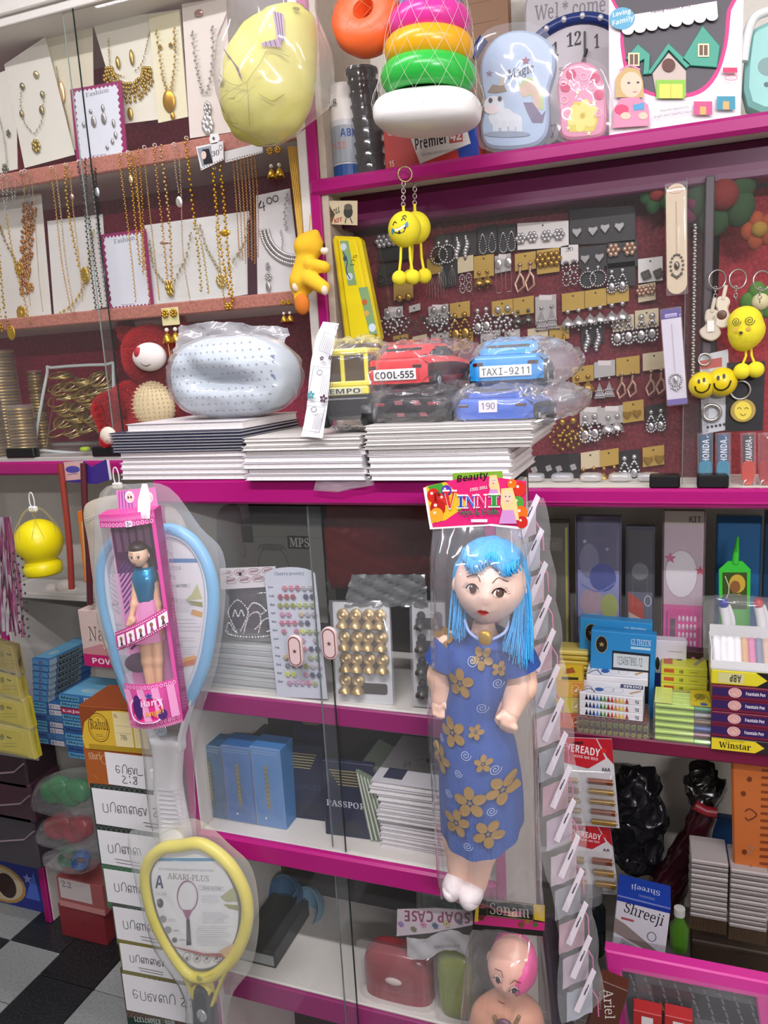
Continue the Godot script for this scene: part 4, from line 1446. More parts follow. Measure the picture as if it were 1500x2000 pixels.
func nth(i: int,n: int,from="bottom") -> String:
	if n<2: return ""
	if i==0: return ("lowest " if from=="bottom" else "first ")
	if i==n - 1: return ("topmost " if from=="bottom" else "last ")
	return ["","second","third","fourth","fifth","sixth","seventh","eighth","ninth","tenth","eleventh","twelfth","thirteenth","fourteenth"][i]+(" from bottom, " if from=="bottom" else " from left, ")
func build_notebooks() -> void:
	var sets=[
		[-0.850,-0.610,-1.040,0.19,0.0085,5,"e4dfe2","white-edged notebook low in the left stack","notebooks low in the left stack"],
		[-0.862,-0.612,-1.036,0.20,0.0042,7,"27304a","navy-covered notebook in the left stack","navy notebooks in the left stack"],
		[-0.838,-0.618,-1.044,0.19,0.0125,1,"d8d2d4","thick pale notebook topping the left stack under the bagged bundle",""],
		[-0.606,-0.408,-1.022,0.19,0.0088,5,"dcd9de","white-edged notebook low in the middle stack","notebooks low in the middle stack"],
		[-0.602,-0.410,-1.018,0.19,0.0060,3,"cfccc6","cream notebook high in the middle stack","notebooks topping the middle stack"],
		[-0.402,-0.196,-1.022,0.19,0.0085,5,"dedbdc","white-edged notebook low in the right stack","notebooks low in the right stack"],
		[-0.404,-0.166,-1.018,0.22,0.0052,6,"d2cfca","grey notebook beneath the toy cars","thin notebooks in the right stack"]]
	var y=-0.160
	var last=-9.0
	for s in sets:
		if s[0] - last>0.1: y=-0.160
		last=s[0]
		var w: float=s[1] - s[0]
		for i in s[5]:
			var t: float=s[4]
			var jx=rng.randf_range(-0.003,0.003)
			var o=thing("notebook",nth(i,s[5])+s[7],"notebook",Vector3((s[0]+s[1])/2+jx,y,s[2]+rng.randf_range(-0.003,0.003)),Basis(Vector3.UP,rng.randf_range(-0.012,0.012)),s[8])
			var cv=mt(s[6],0.35)
			mk(o,"pages",G.new().box(Vector3(0,t/2,-s[3]/2),Vector3(w - 0.004,t - 0.0014,s[3] - 0.004),0.0),mats.pages)
			mk(o,"front_cover",G.new().box(Vector3(0,t - 0.0005,-s[3]/2),Vector3(w,0.0008,s[3]),0.0),cv)
			mk(o,"back_cover",G.new().box(Vector3(0,0.0005,-s[3]/2),Vector3(w,0.0008,s[3]),0.0),cv)
			y+=t+0.0005

func build_bundle() -> void:
	var c=P(460,735,-1.14)
	var o=thing("bagged_bundle","large white dotted cloth bundle wrapped in clear plastic on the left notebooks","bundle",Vector3(c.x,-0.058,c.z))
	var b=lp(o,462,736,0.0)
	var rx=0.113
	var ry=0.066
	var f=func(x: float,y: float) -> float:
		var k=maxf(0.0,1.0 - absf(x) ** 2.6 - absf(y) ** 2.4)
		var z=sqrt(k)*0.075
		z-=0.034*exp(-(x*x/0.30+(y+0.05+0.16*x)*(y+0.05+0.16*x)/0.05))
		z-=0.012*exp(-((x+0.4)*(x+0.4)/0.02+(y - 0.25)*(y - 0.25)/0.1))
		z+=0.004*ns(x*6.0,y*6.0,2.0)*sqrt(k)
		return z
	var sheet=func(off: float,sc: float,wr: float,sd: float) -> G:
		return G.new().grid(56,34,func(u,v):
			var a: float=u*TAU
			var e: float=(v - 0.5)*PI
			var x=signf(cos(a))*absf(cos(a)) ** 0.8*cos(e) ** 0.85
			var y=signf(sin(e))*absf(sin(e)) ** 0.9
			var z: float
			if sin(a)<0: z=f.call(x*0.97,y*0.97)*minf(1.0,-sin(a)*3.0)+off
			else: z=-0.07*sin(a)*cos(e)
			return b+Vector3(x*rx*sc,y*ry*sc,z+wr*ns(x*11.0,y*11.0,sd)),true)
	mk(o,"cloth",sheet.call(0.0,1.0,0.0,0.0),mats.whitecloth,"white cloth with small grey dots")
	var k=ink(o,0.0,0)
	k.warp=func(p: Vector2,z: float): return b+Vector3(p.x*rx,p.y*ry,f.call(p.x*0.97,p.y*0.97)*minf(1.0,(1.0 - absf(p.x) ** 2.5)*3.0)+0.0012)
	for i in 17:
		for j in 10:
			var x=-0.86+i*0.108+(j % 2)*0.054
			var y=-0.80+j*0.178
			if absf(x) ** 2.5+absf(y) ** 2.5<0.82: k.oval(x,y,0.013,0.022,"66727c",0.3,6)
	for q in [[0.86,0.30],[0.88,0.18],[0.84,0.42],[0.83,-0.02],[0.86,-0.10]]:
		k.oval(q[0],q[1],0.022,0.05,"34568f",0.4,8)
	prn(o,k,"dot_print")
	mk(o,"plastic_wrap",sheet.call(0.006,1.05,0.006,4.0),mats.bagmilk)
	var g=G.new()
	g.grid(24,10,func(u,v):
		var p=lp(o,lerpf(352.0,565.0,u),lerpf(628.0+18.0*absf(u - 0.35),690.0,v),-0.02)
		return p+Vector3(0,0.004*ns(u*9,v*3,1.0),0.02*v+0.010*ns(u*14.0,v*8.0,6.0)))
	mk(o,"plastic_flap",g,mats.baghaze)

func toy_car(o: Node3D,l: float,w: float,h: float,col: String,plate: String,stripe="") -> void:
	var turn_b=Basis(Vector3.UP,PI/2)
	var body=outline([0.0,0.22,0.0,0.62,0.06,0.70,0.30,0.72,0.62,0.70,0.92,0.58,1.0,0.46,1.0,0.24,0.9,0.16,0.1,0.16],4)
	var cab=outline([0.10,0.66,0.22,0.96,0.30,1.0,0.52,1.0,0.60,0.95,0.76,0.66],4)
	for i in body.size(): body[i]=Vector2(body[i].x*l,body[i].y*h)
	for i in cab.size(): cab[i]=Vector2(cab[i].x*l,cab[i].y*h)
	var paint=mt(col,0.22)
	mk(o,"body",G.new().prism(body,-w/2,w/2,w*0.09),paint,"",Vector3.ZERO,turn_b)
	mk(o,"cabin",G.new().prism(cab,-w*0.40,w*0.40,w*0.08),paint,"",Vector3.ZERO,turn_b)
	var win=PackedVector2Array([Vector2(0.27,0.72),Vector2(0.31,0.93),Vector2(0.50,0.93),Vector2(0.62,0.72)])
	for i in 4: win[i]=Vector2(win[i].x*l,win[i].y*h)
	mk(o,"side_window",G.new().prism(win,-w*0.405,w*0.405),mt("1a1c22",0.15),"",Vector3.ZERO,turn_b)
	mk(o,"rear_window",G.new().box(Vector3(0,h*0.82,-l*0.155),Vector3(w*0.6,h*0.2,0.002)),mt("1a1c22",0.15),"",Vector3.ZERO,Basis.IDENTITY)
	for a in [0.2,0.8]:
		for s in [-1.0,1.0]:
			var g=G.new().at(Transform3D(Basis(Vector3.BACK,PI/2),Vector3(s*(w/2 - 0.004),h*0.19,-l*a)))
			g.lathe(Vector3.ZERO,[Vector2(0.0,-0.007),Vector2(h*0.19,-0.007),Vector2(h*0.21,-0.004),Vector2(h*0.21,0.004),Vector2(h*0.19,0.007),Vector2(0.0,0.007)],16)
			var wl=mk(o,"wheel",g,mt("17171a",0.5))
			mk(wl,"hub",G.new().ball(Vector3(s*(w/2+0.003),h*0.19,-l*a),Vector3(0.002,h*0.1,h*0.1),10,6),mt("b9bcc2",0.3,0.6))
	for s in [-1.0,1.0]: mk(o,"tail_lamp",G.new().box(Vector3(s*w*0.37,h*0.52,0.001),Vector3(w*0.14,h*0.08,0.003),0.001),mt("3b0c10" if stripe=="" else "8a2530",0.2))
	if plate != "":
		mk(o,"number_plate",G.new().box(Vector3(0,h*0.36,0.0012),Vector3(w*0.70,h*0.24,0.0024),0.0006),mt("e9ecec",0.4),"white sticker plate")
		var k=ink(o,0.0026,0)
		k.text(plate,"mono" if plate[0]=="T" else "bold",-w*0.32,h*0.28,w*0.32,h*0.28,h*0.15,"1b1c20")
		prn(o,k,"plate_print")
	if stripe != "":
		var k=ink(o,0.0,0)
		k.warp=func(p: Vector2,z: float): return Vector3(p.x,p.y,0.0012+z)
		k.poly([-w*0.12,h*0.2,-w*0.02,h*0.2,-w*0.05,h*0.62,-w*0.16,h*0.62],stripe)
		k.poly([w*0.20,h*0.2,w*0.30,h*0.2,w*0.18,h*0.62,w*0.08,h*0.62],stripe)
		prn(o,k,"stripe_print")

func pouch(o: Node3D,c: Vector3,r: Vector3,m: Material,wr: float,sd: float,b=Basis.IDENTITY,flare=0.0) -> void:
	var g=G.new().at(Transform3D(b,c))
	g.grid(60,30,func(u,v):
		var a: float=u*TAU
		var e: float=(v - 0.5)*PI
		var x=signf(cos(a))*absf(cos(a)) ** 0.6*absf(cos(e)) ** 0.6
		var z=-signf(sin(a))*absf(sin(a)) ** 0.6*absf(cos(e)) ** 0.6
		var y=signf(sin(e))*absf(sin(e)) ** 0.6
		var n=wr*(ns(x*9.0+y*3.0,z*9.0 - y*8.0,sd)+0.5*ns(x*23.0,z*19.0+y*21.0,sd+2.0))
		var fl=1.0+flare*maxf(0.0,x) ** 3
		return Vector3(x*r.x*fl+n,y*r.y*(1.0 - flare*0.8*maxf(0.0,x) ** 3)+n,z*r.z+n),true)
	mk(o,"plastic_bag",g,m)

func build_vehicles() -> void:
	var yb=-0.083
	var o=thing("toy_car","red toy car with a white plate in clear plastic on the notebooks","toy car",Vector3(P(775,757,-1.06).x,yb+0.047,-1.055),Basis(Vector3.UP,-0.16))
	toy_car(o,0.19,0.098,0.066,"d22a30","COOL-555")
	pouch(o,Vector3(0.015,0.034,-0.085),Vector3(0.064,0.038,0.098),mats.bagclear,0.004,1.0,Basis.IDENTITY,0.25)
	o=thing("toy_car","black toy car with two pale stripes under the red car","toy car",Vector3(P(800,845,-1.06).x,yb,-1.050),Basis(Vector3.UP,-0.15))
	toy_car(o,0.17,0.115,0.055,"141416","","8a4a52")
	pouch(o,Vector3(0,0.026,-0.08),Vector3(0.078,0.030,0.095),mats.bagclear,0.005,3.0)
	o=thing("toy_car","bright blue toy car with a white plate, right of the red car","toy car",Vector3(P(990,780,-1.05).x,yb+0.046,-1.045),Basis(Vector3.UP,0.04))
	toy_car(o,0.15,0.100,0.062,"1f8fd6","TAXI-9211")
	pouch(o,Vector3(0.01,0.030,-0.075),Vector3(0.064,0.036,0.09),mats.bagmilk,0.005,5.0,Basis.IDENTITY,0.35)
	o=thing("toy_car","royal blue toy car with a small price tag under the bright blue car","toy car",Vector3(P(965,848,-1.05).x,yb - 0.004,-1.040),Basis(Vector3.UP,-0.1))
	toy_car(o,0.15,0.110,0.052,"2f5fc4","")
	mk(o,"price_tag",G.new().box(Vector3(-0.005,0.026,0.0015),Vector3(0.026,0.016,0.001)),mt("e9e2ea",0.5))
	face(o,0.0021,1.0,1.0,[["t","190","sans",0.486,0.022,0.505,0.009,"4a3a5a"]])
	pouch(o,Vector3(0.01,0.026,-0.07),Vector3(0.078,0.031,0.09),mats.bagmilk,0.006,7.0,Basis.IDENTITY,0.35)
	o=thing("toy_truck","yellow toy truck with a black chassis behind the printed plastic strip","toy truck",Vector3(P(680,850,-1.06).x,yb - 0.003,-1.055),Basis(Vector3.UP,0.12))
	var ye=mt("e2d640",0.3)
	var g=G.new()
	for x in [-0.036,0.0,0.036]: g.box(Vector3(x,0.085,0.0),Vector3(0.006,0.045,0.006),0.001)
	g.box(Vector3(0,0.110,-0.04),Vector3(0.08,0.010,0.09),0.003)
	g.box(Vector3(0,0.064,-0.04),Vector3(0.08,0.008,0.09),0.002)
	for x in [-0.036,0.036]: g.box(Vector3(x,0.087,-0.08),Vector3(0.006,0.04,0.006),0.001)
	mk(o,"cab",g,ye)
	mk(o,"window",G.new().box(Vector3(0,0.086,-0.03),Vector3(0.066,0.04,0.05)),mt("4a3a14",0.2))
	mk(o,"bumper",G.new().box(Vector3(0,0.054,0.002),Vector3(0.078,0.012,0.012),0.002),ye)
	face(o,0.0085,1.0,1.0,[["r",0.467,0.0495,0.53,0.0585,"c9cbb0"],["t","TEMPO","bold",0.47,0.0505,0.527,0.007,"2b2c26"]])
	mk(o,"chassis",G.new().box(Vector3(0,0.030,-0.05),Vector3(0.085,0.036,0.12),0.006),mt("121214",0.3))
	for s in [-1.0,1.0]:
		var wg=G.new().at(Transform3D(Basis(Vector3.BACK,PI/2),Vector3(s*0.034,0.02,-0.005)))
		wg.lathe(Vector3.ZERO,[Vector2(0,-0.009),Vector2(0.018,-0.009),Vector2(0.02,-0.005),Vector2(0.02,0.005),Vector2(0.018,0.009),Vector2(0,0.009)],16)
		var wl=mk(o,"wheel",wg,mt("17171a",0.4))
		mk(wl,"hub",G.new().ball(Vector3(s*0.044,0.02,-0.005),Vector3(0.003,0.009,0.009),10,6),mt("b9bcc2",0.2,0.7))
	pouch(o,Vector3(0.01,0.062,-0.04),Vector3(0.058,0.068,0.06),mats.bagclear,0.006,9.0)
	o=thing("plastic_strip","tall white plastic strip printed with warnings and little flowers, left of the yellow truck","label",P(610,856,-1.005))
	g=G.new()
	var cen=[[631,632,662],[618,660,654],[607,712,646],[604,742,644],[600,790,640],[594,830,634],[588,856,630]]
	g.grid(5,18,func(u,v):
		var q=v*5.999
		var i=int(q)
		var f2=q - i
		var y=lerpf(cen[i][1] if i else 632,cen[i+1][1],f2)
		var a=lerpf(cen[i][0],cen[i+1][0],f2)
		var b=lerpf(cen[i][2],cen[i+1][2],f2)
		return lp(o,lerpf(b,a,u),y+u*-4.0,-0.03*(1.0 - v)+0.004*ns(u*3.0,v*9.0,1.0)))
	mk(o,"strip",g,mt("e3e3e6",0.3))
	var k=ink(o,0.0,1)
	k.warp=func(p: Vector2,z: float): return Vector3(p.x,p.y,-0.03*clampf((p.y - 0.0)/0.165,0.0,1.0)+0.0055+z)
	k.line([605,716,644,720,636,786,598,782],0.0007,"3f4048",true)
	k.line([598,792,634,796,626,844,592,840],0.0007,"3f4048",true)
	k.line([622,648,652,660,640,694,612,684],0.0007,"3f4048",true)
	for q in [[648,640],[618,728],[612,800]]: k.loop(q[0],q[1],5,5,0.0008,"33343c")
	flower(k,620,700,0.0035,0.3,"4a3f4a")
	flower(k,637,699,0.0035,0.9,"4a3f4a")
	flower(k,604,772,0.006,0.3,"3f8f9a")
	flower(k,629,779,0.006,0.1,"54384a")
	for i in 7: k.line([626+i*3.5,730+i*0.4,621+i*3.5,770+i*0.4],0.0005,"6f7078")
	for i in 6: k.line([616+i*3.0,806,612+i*3.0,838],0.0005,"6f7078")
	for i in 6: k.line([624+i*3.6,656+i*1.2,616+i*3.6,684+i*1.2],0.0005,"6f7078")
	prn(o,k)
	o=thing("film_scrap","crumpled clear film scrap stuck on the case's magenta top edge","film",P(670,962,-1.03))
	bag(o,shape(o,[612,958,618,934,660,938,732,928,730,948,690,955,660,962],0.0,0),0.004,0.0,mats.bagmilk,0.003,"film",3.0,90.0)

# ---------------------------------------------------------------- goods inside the case
func bloom(g: G,c: Vector3,r: float,petals=6) -> void:
	for i in petals:
		var a=TAU*i/petals
		g.ball(c+Vector3(cos(a)*r*0.62,sin(a)*r*0.62,0),Vector3.ONE*r*0.36,7,5)
	g.ball(c+Vector3(0,0,r*0.2),Vector3.ONE*r*0.34,7,5)

func build_case_goods() -> void:
	# --- upper compartment
	var o=carton("cookware_box","grey carton with a pot drawing at the back of the case","box",fb(467,1021,640,1206,-1.26),0.045,"77776f",[
		["r",0.0,0.86,1.0,0.865,"55554f"],["r",0.05,0.80,0.25,0.97,"36463a"],["r",0.63,0.75,0.88,0.88,"1f1f20"],["t","MPS","sbold",0.65,0.77,0.86,0.09,"b9b9b2"],
		["e",0.45,0.55,0.17,0.22,0.0016,"4b4b47"],["o",0.45,0.75,0.13,0.03,"5c5c57"],["c",[0.30,0.72,0.34,0.78,0.56,0.78,0.60,0.72],0.002,"4b4b47"],
		["e",0.75,0.30,0.14,0.2,0.0016,"4b4b47"],["e",0.10,0.72,0.05,0.09,0.0012,"4b4b47"],["o",0.75,0.50,0.12,0.025,"3f3f3c"],["l",0.04,0.58,0.15,0.44,4,"4b4b47"]])
	o=thing("cloth_bag","pale grey stuffed cloth bag in the upper left corner of the case","bag",P(425,1180,-1.24))
	mk(o,"sack",loft(G.new(),rows(o,[[975,400,430,0,0.03],[990,390,452,0,0.05],[1040,385,462,0,0.06],[1120,385,466,0,0.065],[1180,388,464,0,0.055]]),26,20,0.03,5.0,0.8),mt("8d8b84",0.85))
	o=thing("folded_cloth","dark red shiny folded cloth at the back right of the case","cloth",P(750,1115,-1.285))
	mk(o,"cloth",G.new().grid(40,26,func(u,v):
		var p=lp(o,lerpf(640.0,880.0,u),lerpf(975.0,1150.0,1.0 - v))
		return p+Vector3(0,0,0.018*sin(v*PI)+0.006*ns(u*12.0+v*6.0,v*14.0,3.0))),mt("7d0d14",0.35))
	mk(o,"backing",G.new().box(lp(o,760,1062,-0.015),Vector3(0.20,0.15,0.01),0.004),mt("5a0c10",0.5))
	var f=fb(394,1236,541,1352,-1.085)
	f.h=f.t.origin.y*-1.0 - 0.538+0.0
	f.t.origin.y=-0.538
	var y=-0.538
	for i in 9:
		o=thing("card_stack",nth(i,9)+"bundle of pale grey cards under the tiara","cards",Vector3(f.t.origin.x,y,-1.085+rng.randf_range(-0.003,0.002)),Basis(Vector3.UP,rng.randf_range(-0.02,0.02)),"card bundles under the tiara")
		mk(o,"bundle",G.new().box(Vector3(0,0.0045,-0.06),Vector3(f.w,0.0088,0.12),0.0008),mt(["b4b9b8","a9aeae"][i % 2],0.7))
		y+=0.0092
	o=thing("tiara_pack","silver rhinestone tiara in a bag under a red-printed header card","tiara",Vector3(P(487,1240,-1.10).x,y,-1.10))
	var hdr=mk(o,"header_card",G.new().prism(shape(o,[430,1110,538,1106,541,1145,432,1151],0.0,0),-0.001,0.001),mt("d9d4d6",0.4))
	var k=ink(o,0.0012)
	for i in 9:
		var cx=442.0+(i % 4)*27.0+(8 if i>3 else 0)
		var cy=1120.0+int(i/4)*14.0 - (i % 4)*2.0
		if cx>530 or cy>1142: continue
		k.loop(cx,cy,12,6,0.0006,"8b4a56")
		k.text("AASHI","bold",cx - 8,cy+3,cx+8,cy+1,5,"8b3f4c")
	k.oval(469,1121,3,3,"2c2026")
	prn(hdr,k)
	mk(o,"backing",G.new().prism(shape(o,[431,1150,540,1146,541,1236,430,1238],0.0,0),-0.030,-0.029),mt("2a2a2c",0.6))
	var g=G.new()
	var base=[]
	for i in 25:
		var a=PI*i/24.0
		base.push_back(lp(o,487,1236)+Vector3(-cos(a)*0.043,0.0,sin(a)*0.020))
	g.chain(base,0.0024,0.003)
	for q in [[440,1234,447,1216,456,1230,463,1236],[463,1236,448,1205,447,1190,464,1172,483,1190,482,1206,468,1236],[455,1204,459,1192,465,1204,471,1192,477,1204],[476,1236,486,1204,504,1196,509,1216,497,1230],[484,1190,494,1178,508,1182,520,1194],[505,1236,512,1214,528,1208,532,1228,520,1234],[510,1200,530,1188,536,1200]]:
		g.chain(smooth(lps(o,q,0.014),6),0.0021,0.0026)
	mk(o,"tiara",g,mt("eeeef0",0.25,0.3))
	bag(o,shape(o,[430,1150,540,1146,543,1240,428,1242],0.0,0),0.02,0.012,mats.bagclear,0.003)
	f=fr(541,1112,643,1110,541,1361,-1.075)
	turn(f,0.0,-0.06)
	o=thf("bead_display","white round-topped board of pastel bead flowers with months printed down its side","jewelry display",f)
	var w: float=f.w
	var h: float=f.h
	var pl=rr(w,h,0.002,0,h/2)
	pl=PackedVector2Array([Vector2(-w/2,0),Vector2(w/2,0),Vector2(w/2,h*0.94)])
	for i in 9: pl.push_back(Vector2(cos(PI*(i+0.5)/9.0)*w/2,h*0.94+sin(PI*(i+0.5)/9.0)*h*0.06))
	pl.push_back(Vector2(-w/2,h*0.94))
	mk(o,"board",G.new().prism(pl,-0.003,0.0,0.0004),mt("c2c8d2",0.5))
	k=ink(o,0.0002,2,w,h)
	k.text("Cherry jewelry","serif",0.22,0.935,0.80,0.935,0.03,"4d5a78")
	var mon=["Jan","Feb","Mar","Apr","May","Jun","Jul","Aug","Sep","Oct","Nov","Dec"]
	for i in 12: k.text(mon[i],"sbold",0.06,0.842 - i*0.066,0.16,0.842 - i*0.066,0.018,"39435c")
	prn(o,k)
	var cols=["c98f9e","a86a72","9aa06a","c59aae","c07f94","b98390","a8b070","b7c080","c4b7a0","8a8590","c8d07a","b59ab0"]
	for i in 12:
		for j in 6:
			if (i*5+j*3) % 7==0 or (i==6 and j<3): continue
			g=G.new()
			var cx=w*(-0.22+j*0.125)+0.002*(i % 2)
			bloom(g,Vector3(cx,h*(0.848 - i*0.066),0.003),0.0052)
			mk(o,"bead_flower",g,mt(cols[(i+(j/3)*5) % 12] if j<4 else ["b7b2b8","6a6a80","a9b28a"][i % 3],0.25),"",Vector3.ZERO)
	for bi in 2:
		f=fr(690,1184,806,1186,656,1371,-1.085) if bi==0 else fr(815,1184,882,1186,808,1380,-1.085)
		turn(f,0.0,-0.16)
		w=f.w
		h=f.h
		o=thf("earring_board","white slotted board carrying rows of gold dome earrings in foil wrap" if bi==0 else "white slotted board with dark drop earrings behind the blue-haired doll","jewelry display",f)
		mk(o,"board",G.new().box(Vector3(0,h/2,-0.003),Vector3(w,h,0.004),0.001),mt("c9cdce",0.4))
		for r in 4:
			var yy=h*(0.80 - r*0.215)
			mk(o,"slot",G.new().prism(rr(w*0.8,h*0.105,0.004,w*0.02,yy),-0.0008,0.0004),mt("4a443c" if bi==0 else "3a3d3f",0.3,0.4))
			for c in 4 if bi==0 else 2:
				if r==3 and c>1 and bi==0: continue
				var x=w*(-0.30+c*0.215+0.012*((r+c) % 3)) if bi==0 else w*(-0.2+c*0.5)
				var e=Node3D.new()
				e.name="earring"
				o.add_child(e,true)
				var met=mt("b8a070" if bi==0 else "3d3a34",0.35,0.6)
				g=G.new().at(Transform3D(Basis(Vector3.RIGHT,PI/2),Vector3(x,yy+h*0.075,0.001)))
				var rad=0.0112 if bi==0 else 0.007
				g.lathe(Vector3.ZERO,[Vector2(rad,0.0),Vector2(rad*0.95,0.003),Vector2(rad*0.55,0.005),Vector2(rad*0.4,0.0035),Vector2(0,0.006)],16)
				mk(e,"disc",g,met)
				g=G.new()
				g.lathe(Vector3(x,yy - h*0.045,0.006),[Vector2(0.011,0.0),Vector2(0.0105,0.004),Vector2(0.006,0.010),Vector2(0.0015,0.014),Vector2(0.0,0.015)],14)
				g.bead(Vector3(x,yy - h*0.06,0.006),0.003)
				mk(e,"dome",g,met)
		bag(o,PackedVector2Array([Vector2(-w*0.55,0),Vector2(w*0.55,0),Vector2(w*0.53,h*1.02),Vector2(-w*0.56,h*1.02)]),0.016,0.004,mats.bagclear,0.004,"plastic_sleeve",3.0)
	o=thing("foil_header","crumpled silver foil top folded above the gold earring board","foil",P(740,1180,-1.11))
	mk(o,"foil",G.new().grid(26,12,func(u,v):
		var p=lp(o,lerpf(672.0+14.0*v,836.0 - 6.0*v,u),lerpf(1185.0,1122.0,v))
		return p+Vector3(0,0,0.008*ns(u*16.0+v*5.0,v*10.0,4.0))),mt("8f9496",0.25,0.6))
	# --- middle compartment: blue pen wallets, passport covers, pass books, notebooks
	for i in 3:
		f=fb(392.0+i*56.0,1484.0+i*6,450.0+i*56.0,1620.0+i*13,-1.09)
		f.t.origin.y=-0.80
		o=carton("pen_wallet",["leftmost","middle","rightmost"][i]+" clear blue wallet of three with gold lettering on its spine","wallet",f,0.05,["2d5f86","2f6aa8","3f7db8"][i],[["r",0.38,0.12,0.62,0.85,["2a5a62","3a6a9a","4a83b4"][i]],["l",0.1,0.93,0.9,0.96,2,"8fb4cc"]],"blue wallets")
		k=ink(o,0.0012,2,f.w,f.h)
		k.text("KING OFFICER","bold",0.42,0.80,0.42,0.80 - 0.5,0.0,"a08a4a") if false else k.line([0.5,0.25,0.5,0.78],f.w*0.10,"8d7c46")
		for j in 9: k.line([0.43,0.28+j*0.056,0.57,0.30+j*0.056],0.0012,"2d5f86")
		k.line([0.35,0.12,0.40,0.12],0.004,"cfdbe0")
		prn(o,k)
		bag(o,rr(f.w*1.02,f.h*1.03,0.006,0,f.h/2),0.008,0.002,mats.bagclear,0.002,"plastic_sleeve",i)
	for q in [[583,1468,655,1545,-1.24,0.0],[562,1512,640,1648,-1.13,-0.05],[640,1526,736,1664,-1.10,-0.05]]:
		f=fb(q[0],q[1],q[2],q[3],q[4])
		if q[5]<0: f.t.origin.y=-0.80
		else: f.t.origin.y=-0.73
		turn(f,0.05,q[5])
		o=carton("passport_cover","dark blue passport cover "+["lying behind the others","half hidden by the glass door edge","reading PASSPORT in white, frontmost of three"][[1468,1512,1526].find(q[1])],"passport cover",f,0.012,"18203a",[
			["p",[0.12,0.90,0.88,0.90,0.68,0.68,0.30,0.68],"2b2f38"],["t","PASSPORT","sbold",0.05,0.40,0.92,0.08,"b9bcc8" if q[0]==640 else "2f3a58"],["p",[0.2,0.06,0.8,0.06,0.65,0.22,0.35,0.22],"262a33"]],"passport covers",0.3)
		k=ink(o,0.0008,2,f.w,f.h)
		for j in 6: k.line([0.14+j*0.032,0.885 - j*0.037,0.86 - j*0.033,0.885 - j*0.037],0.0012,"b7a86a")
		prn(o,k,"gold_lines")
	o=carton("dark_box","dark carton with a yellow fruit picture behind the blue wallets","box",fb(470,1432,590,1560,-1.25),0.05,"23282c",[["o",0.45,0.7,0.28,0.16,"6d4a14"],["o",0.55,0.58,0.22,0.14,"8d7a2a"],["o",0.4,0.45,0.3,0.10,"3f4f2a"]])
	for i in 10:
		o=thing("pass_book",nth(i,10,"left")+"slim pale green pass book leaning right of the passport cover","booklet",Vector3(P(738,1655,-1.13).x+i*0.0042,-0.80,-1.10+0.006*(i % 2)),Basis(Vector3.BACK,0.14+0.012*i),"leaning pass books")
		mk(o,"pages",G.new().box(Vector3(0,0.064,-0.06),Vector3(0.0030,0.126 - i*0.002,0.11)),mats.pages)
		for s in [-1.0,1.0]: mk(o,"cover",G.new().box(Vector3(s*0.0018,0.065,-0.06),Vector3(0.0005,0.130 - i*0.002,0.115)),mt("8f9f86",0.5))
	y=-0.80
	for i in 13:
		var tall=0.0105 if i>9 else 0.0082
		o=thing("white_notebook",nth(i,13)+"white notebook stacked beside the blue dress","notebook",Vector3(P(820,1668,-1.10).x+rng.randf_range(-0.003,0.003) - (0.012 if i>10 else 0.0),y,-1.085+rng.randf_range(-0.004,0.002)),Basis(Vector3.UP,rng.randf_range(-0.02,0.02)),"white notebooks in the case")
		mk(o,"pages",G.new().box(Vector3(0,tall/2,-0.085),Vector3(0.128,tall - 0.002,0.16)),mats.pages)
		for s in [0.0004,tall - 0.0012]: mk(o,"cover",G.new().box(Vector3(0,s,-0.085),Vector3(0.132,0.0008,0.165)),mt("c9c8ca",0.4))
		y+=tall+0.0006
		if i==12: top(o,tall - 0.0006,0.13,0.165,[["r",0.12,0.10,0.38,0.30,"2b3048"],["o",0.62,0.55,0.09,0.06,"3a3634"],["o",0.72,0.42,0.09,0.06,"3a3634"],["c",[0.4,0.5,0.5,0.55,0.6,0.5],0.001,"3a3634"],["c",[0.28,0.45,0.31,0.34,0.34,0.46,0.37,0.36],0.001,"3a3634"]])
	# --- lower compartment
	for q in [[563,1748,0.042,"2a5f86","blue bowl tipped on its side in the lowest case shelf"],[606,1768,0.038,"6f9fb8","pale blue bowl right of the tipped bowl in the lowest shelf"]]:
		o=thing("bowl",q[4],"bowl",P(q[0],q[1],-1.26))
		g=G.new().at(Transform3D(Basis(Vector3.RIGHT,1.15)*Basis(Vector3.BACK,0.3),Vector3.ZERO))
		g.lathe(Vector3(0,-0.02,0),[Vector2(0.0,0.0),Vector2(q[2]*0.6,0.0),Vector2(q[2]*0.95,0.018),Vector2(q[2],0.036),Vector2(q[2]*0.94,0.036),Vector2(q[2]*0.85,0.018),Vector2(q[2]*0.5,0.004),Vector2(0,0.004)],28)
		mk(o,"shell",g,mt(q[3],0.3))
	carton("storage_box","wide deep blue carton under the bowls in the lowest case shelf","box",fb(520,1800,702,1900,-1.24),0.06,"1c3044",[["r",0.1,0.55,0.9,0.6,"2c4a63"],["l",0.1,0.4,0.6,0.2,4,"2c4a63"]])
	f=fb(470,1898,542,1928,-1.10)
	f.t.origin.y=-1.106
	o=carton("black_book","black hardback book with a pale page edge lying in the lowest case shelf","book",f,0.15,"161a18",[["r",0.03,0.15,0.97,0.75,"8d9490"]])
	carton("dark_tray","low brown carton behind the black book in the lowest case shelf","box",fb(575,1862,690,1905,-1.17),0.05,"3f3836",[["l",0.1,0.7,0.9,0.3,3,"5a504c"]])
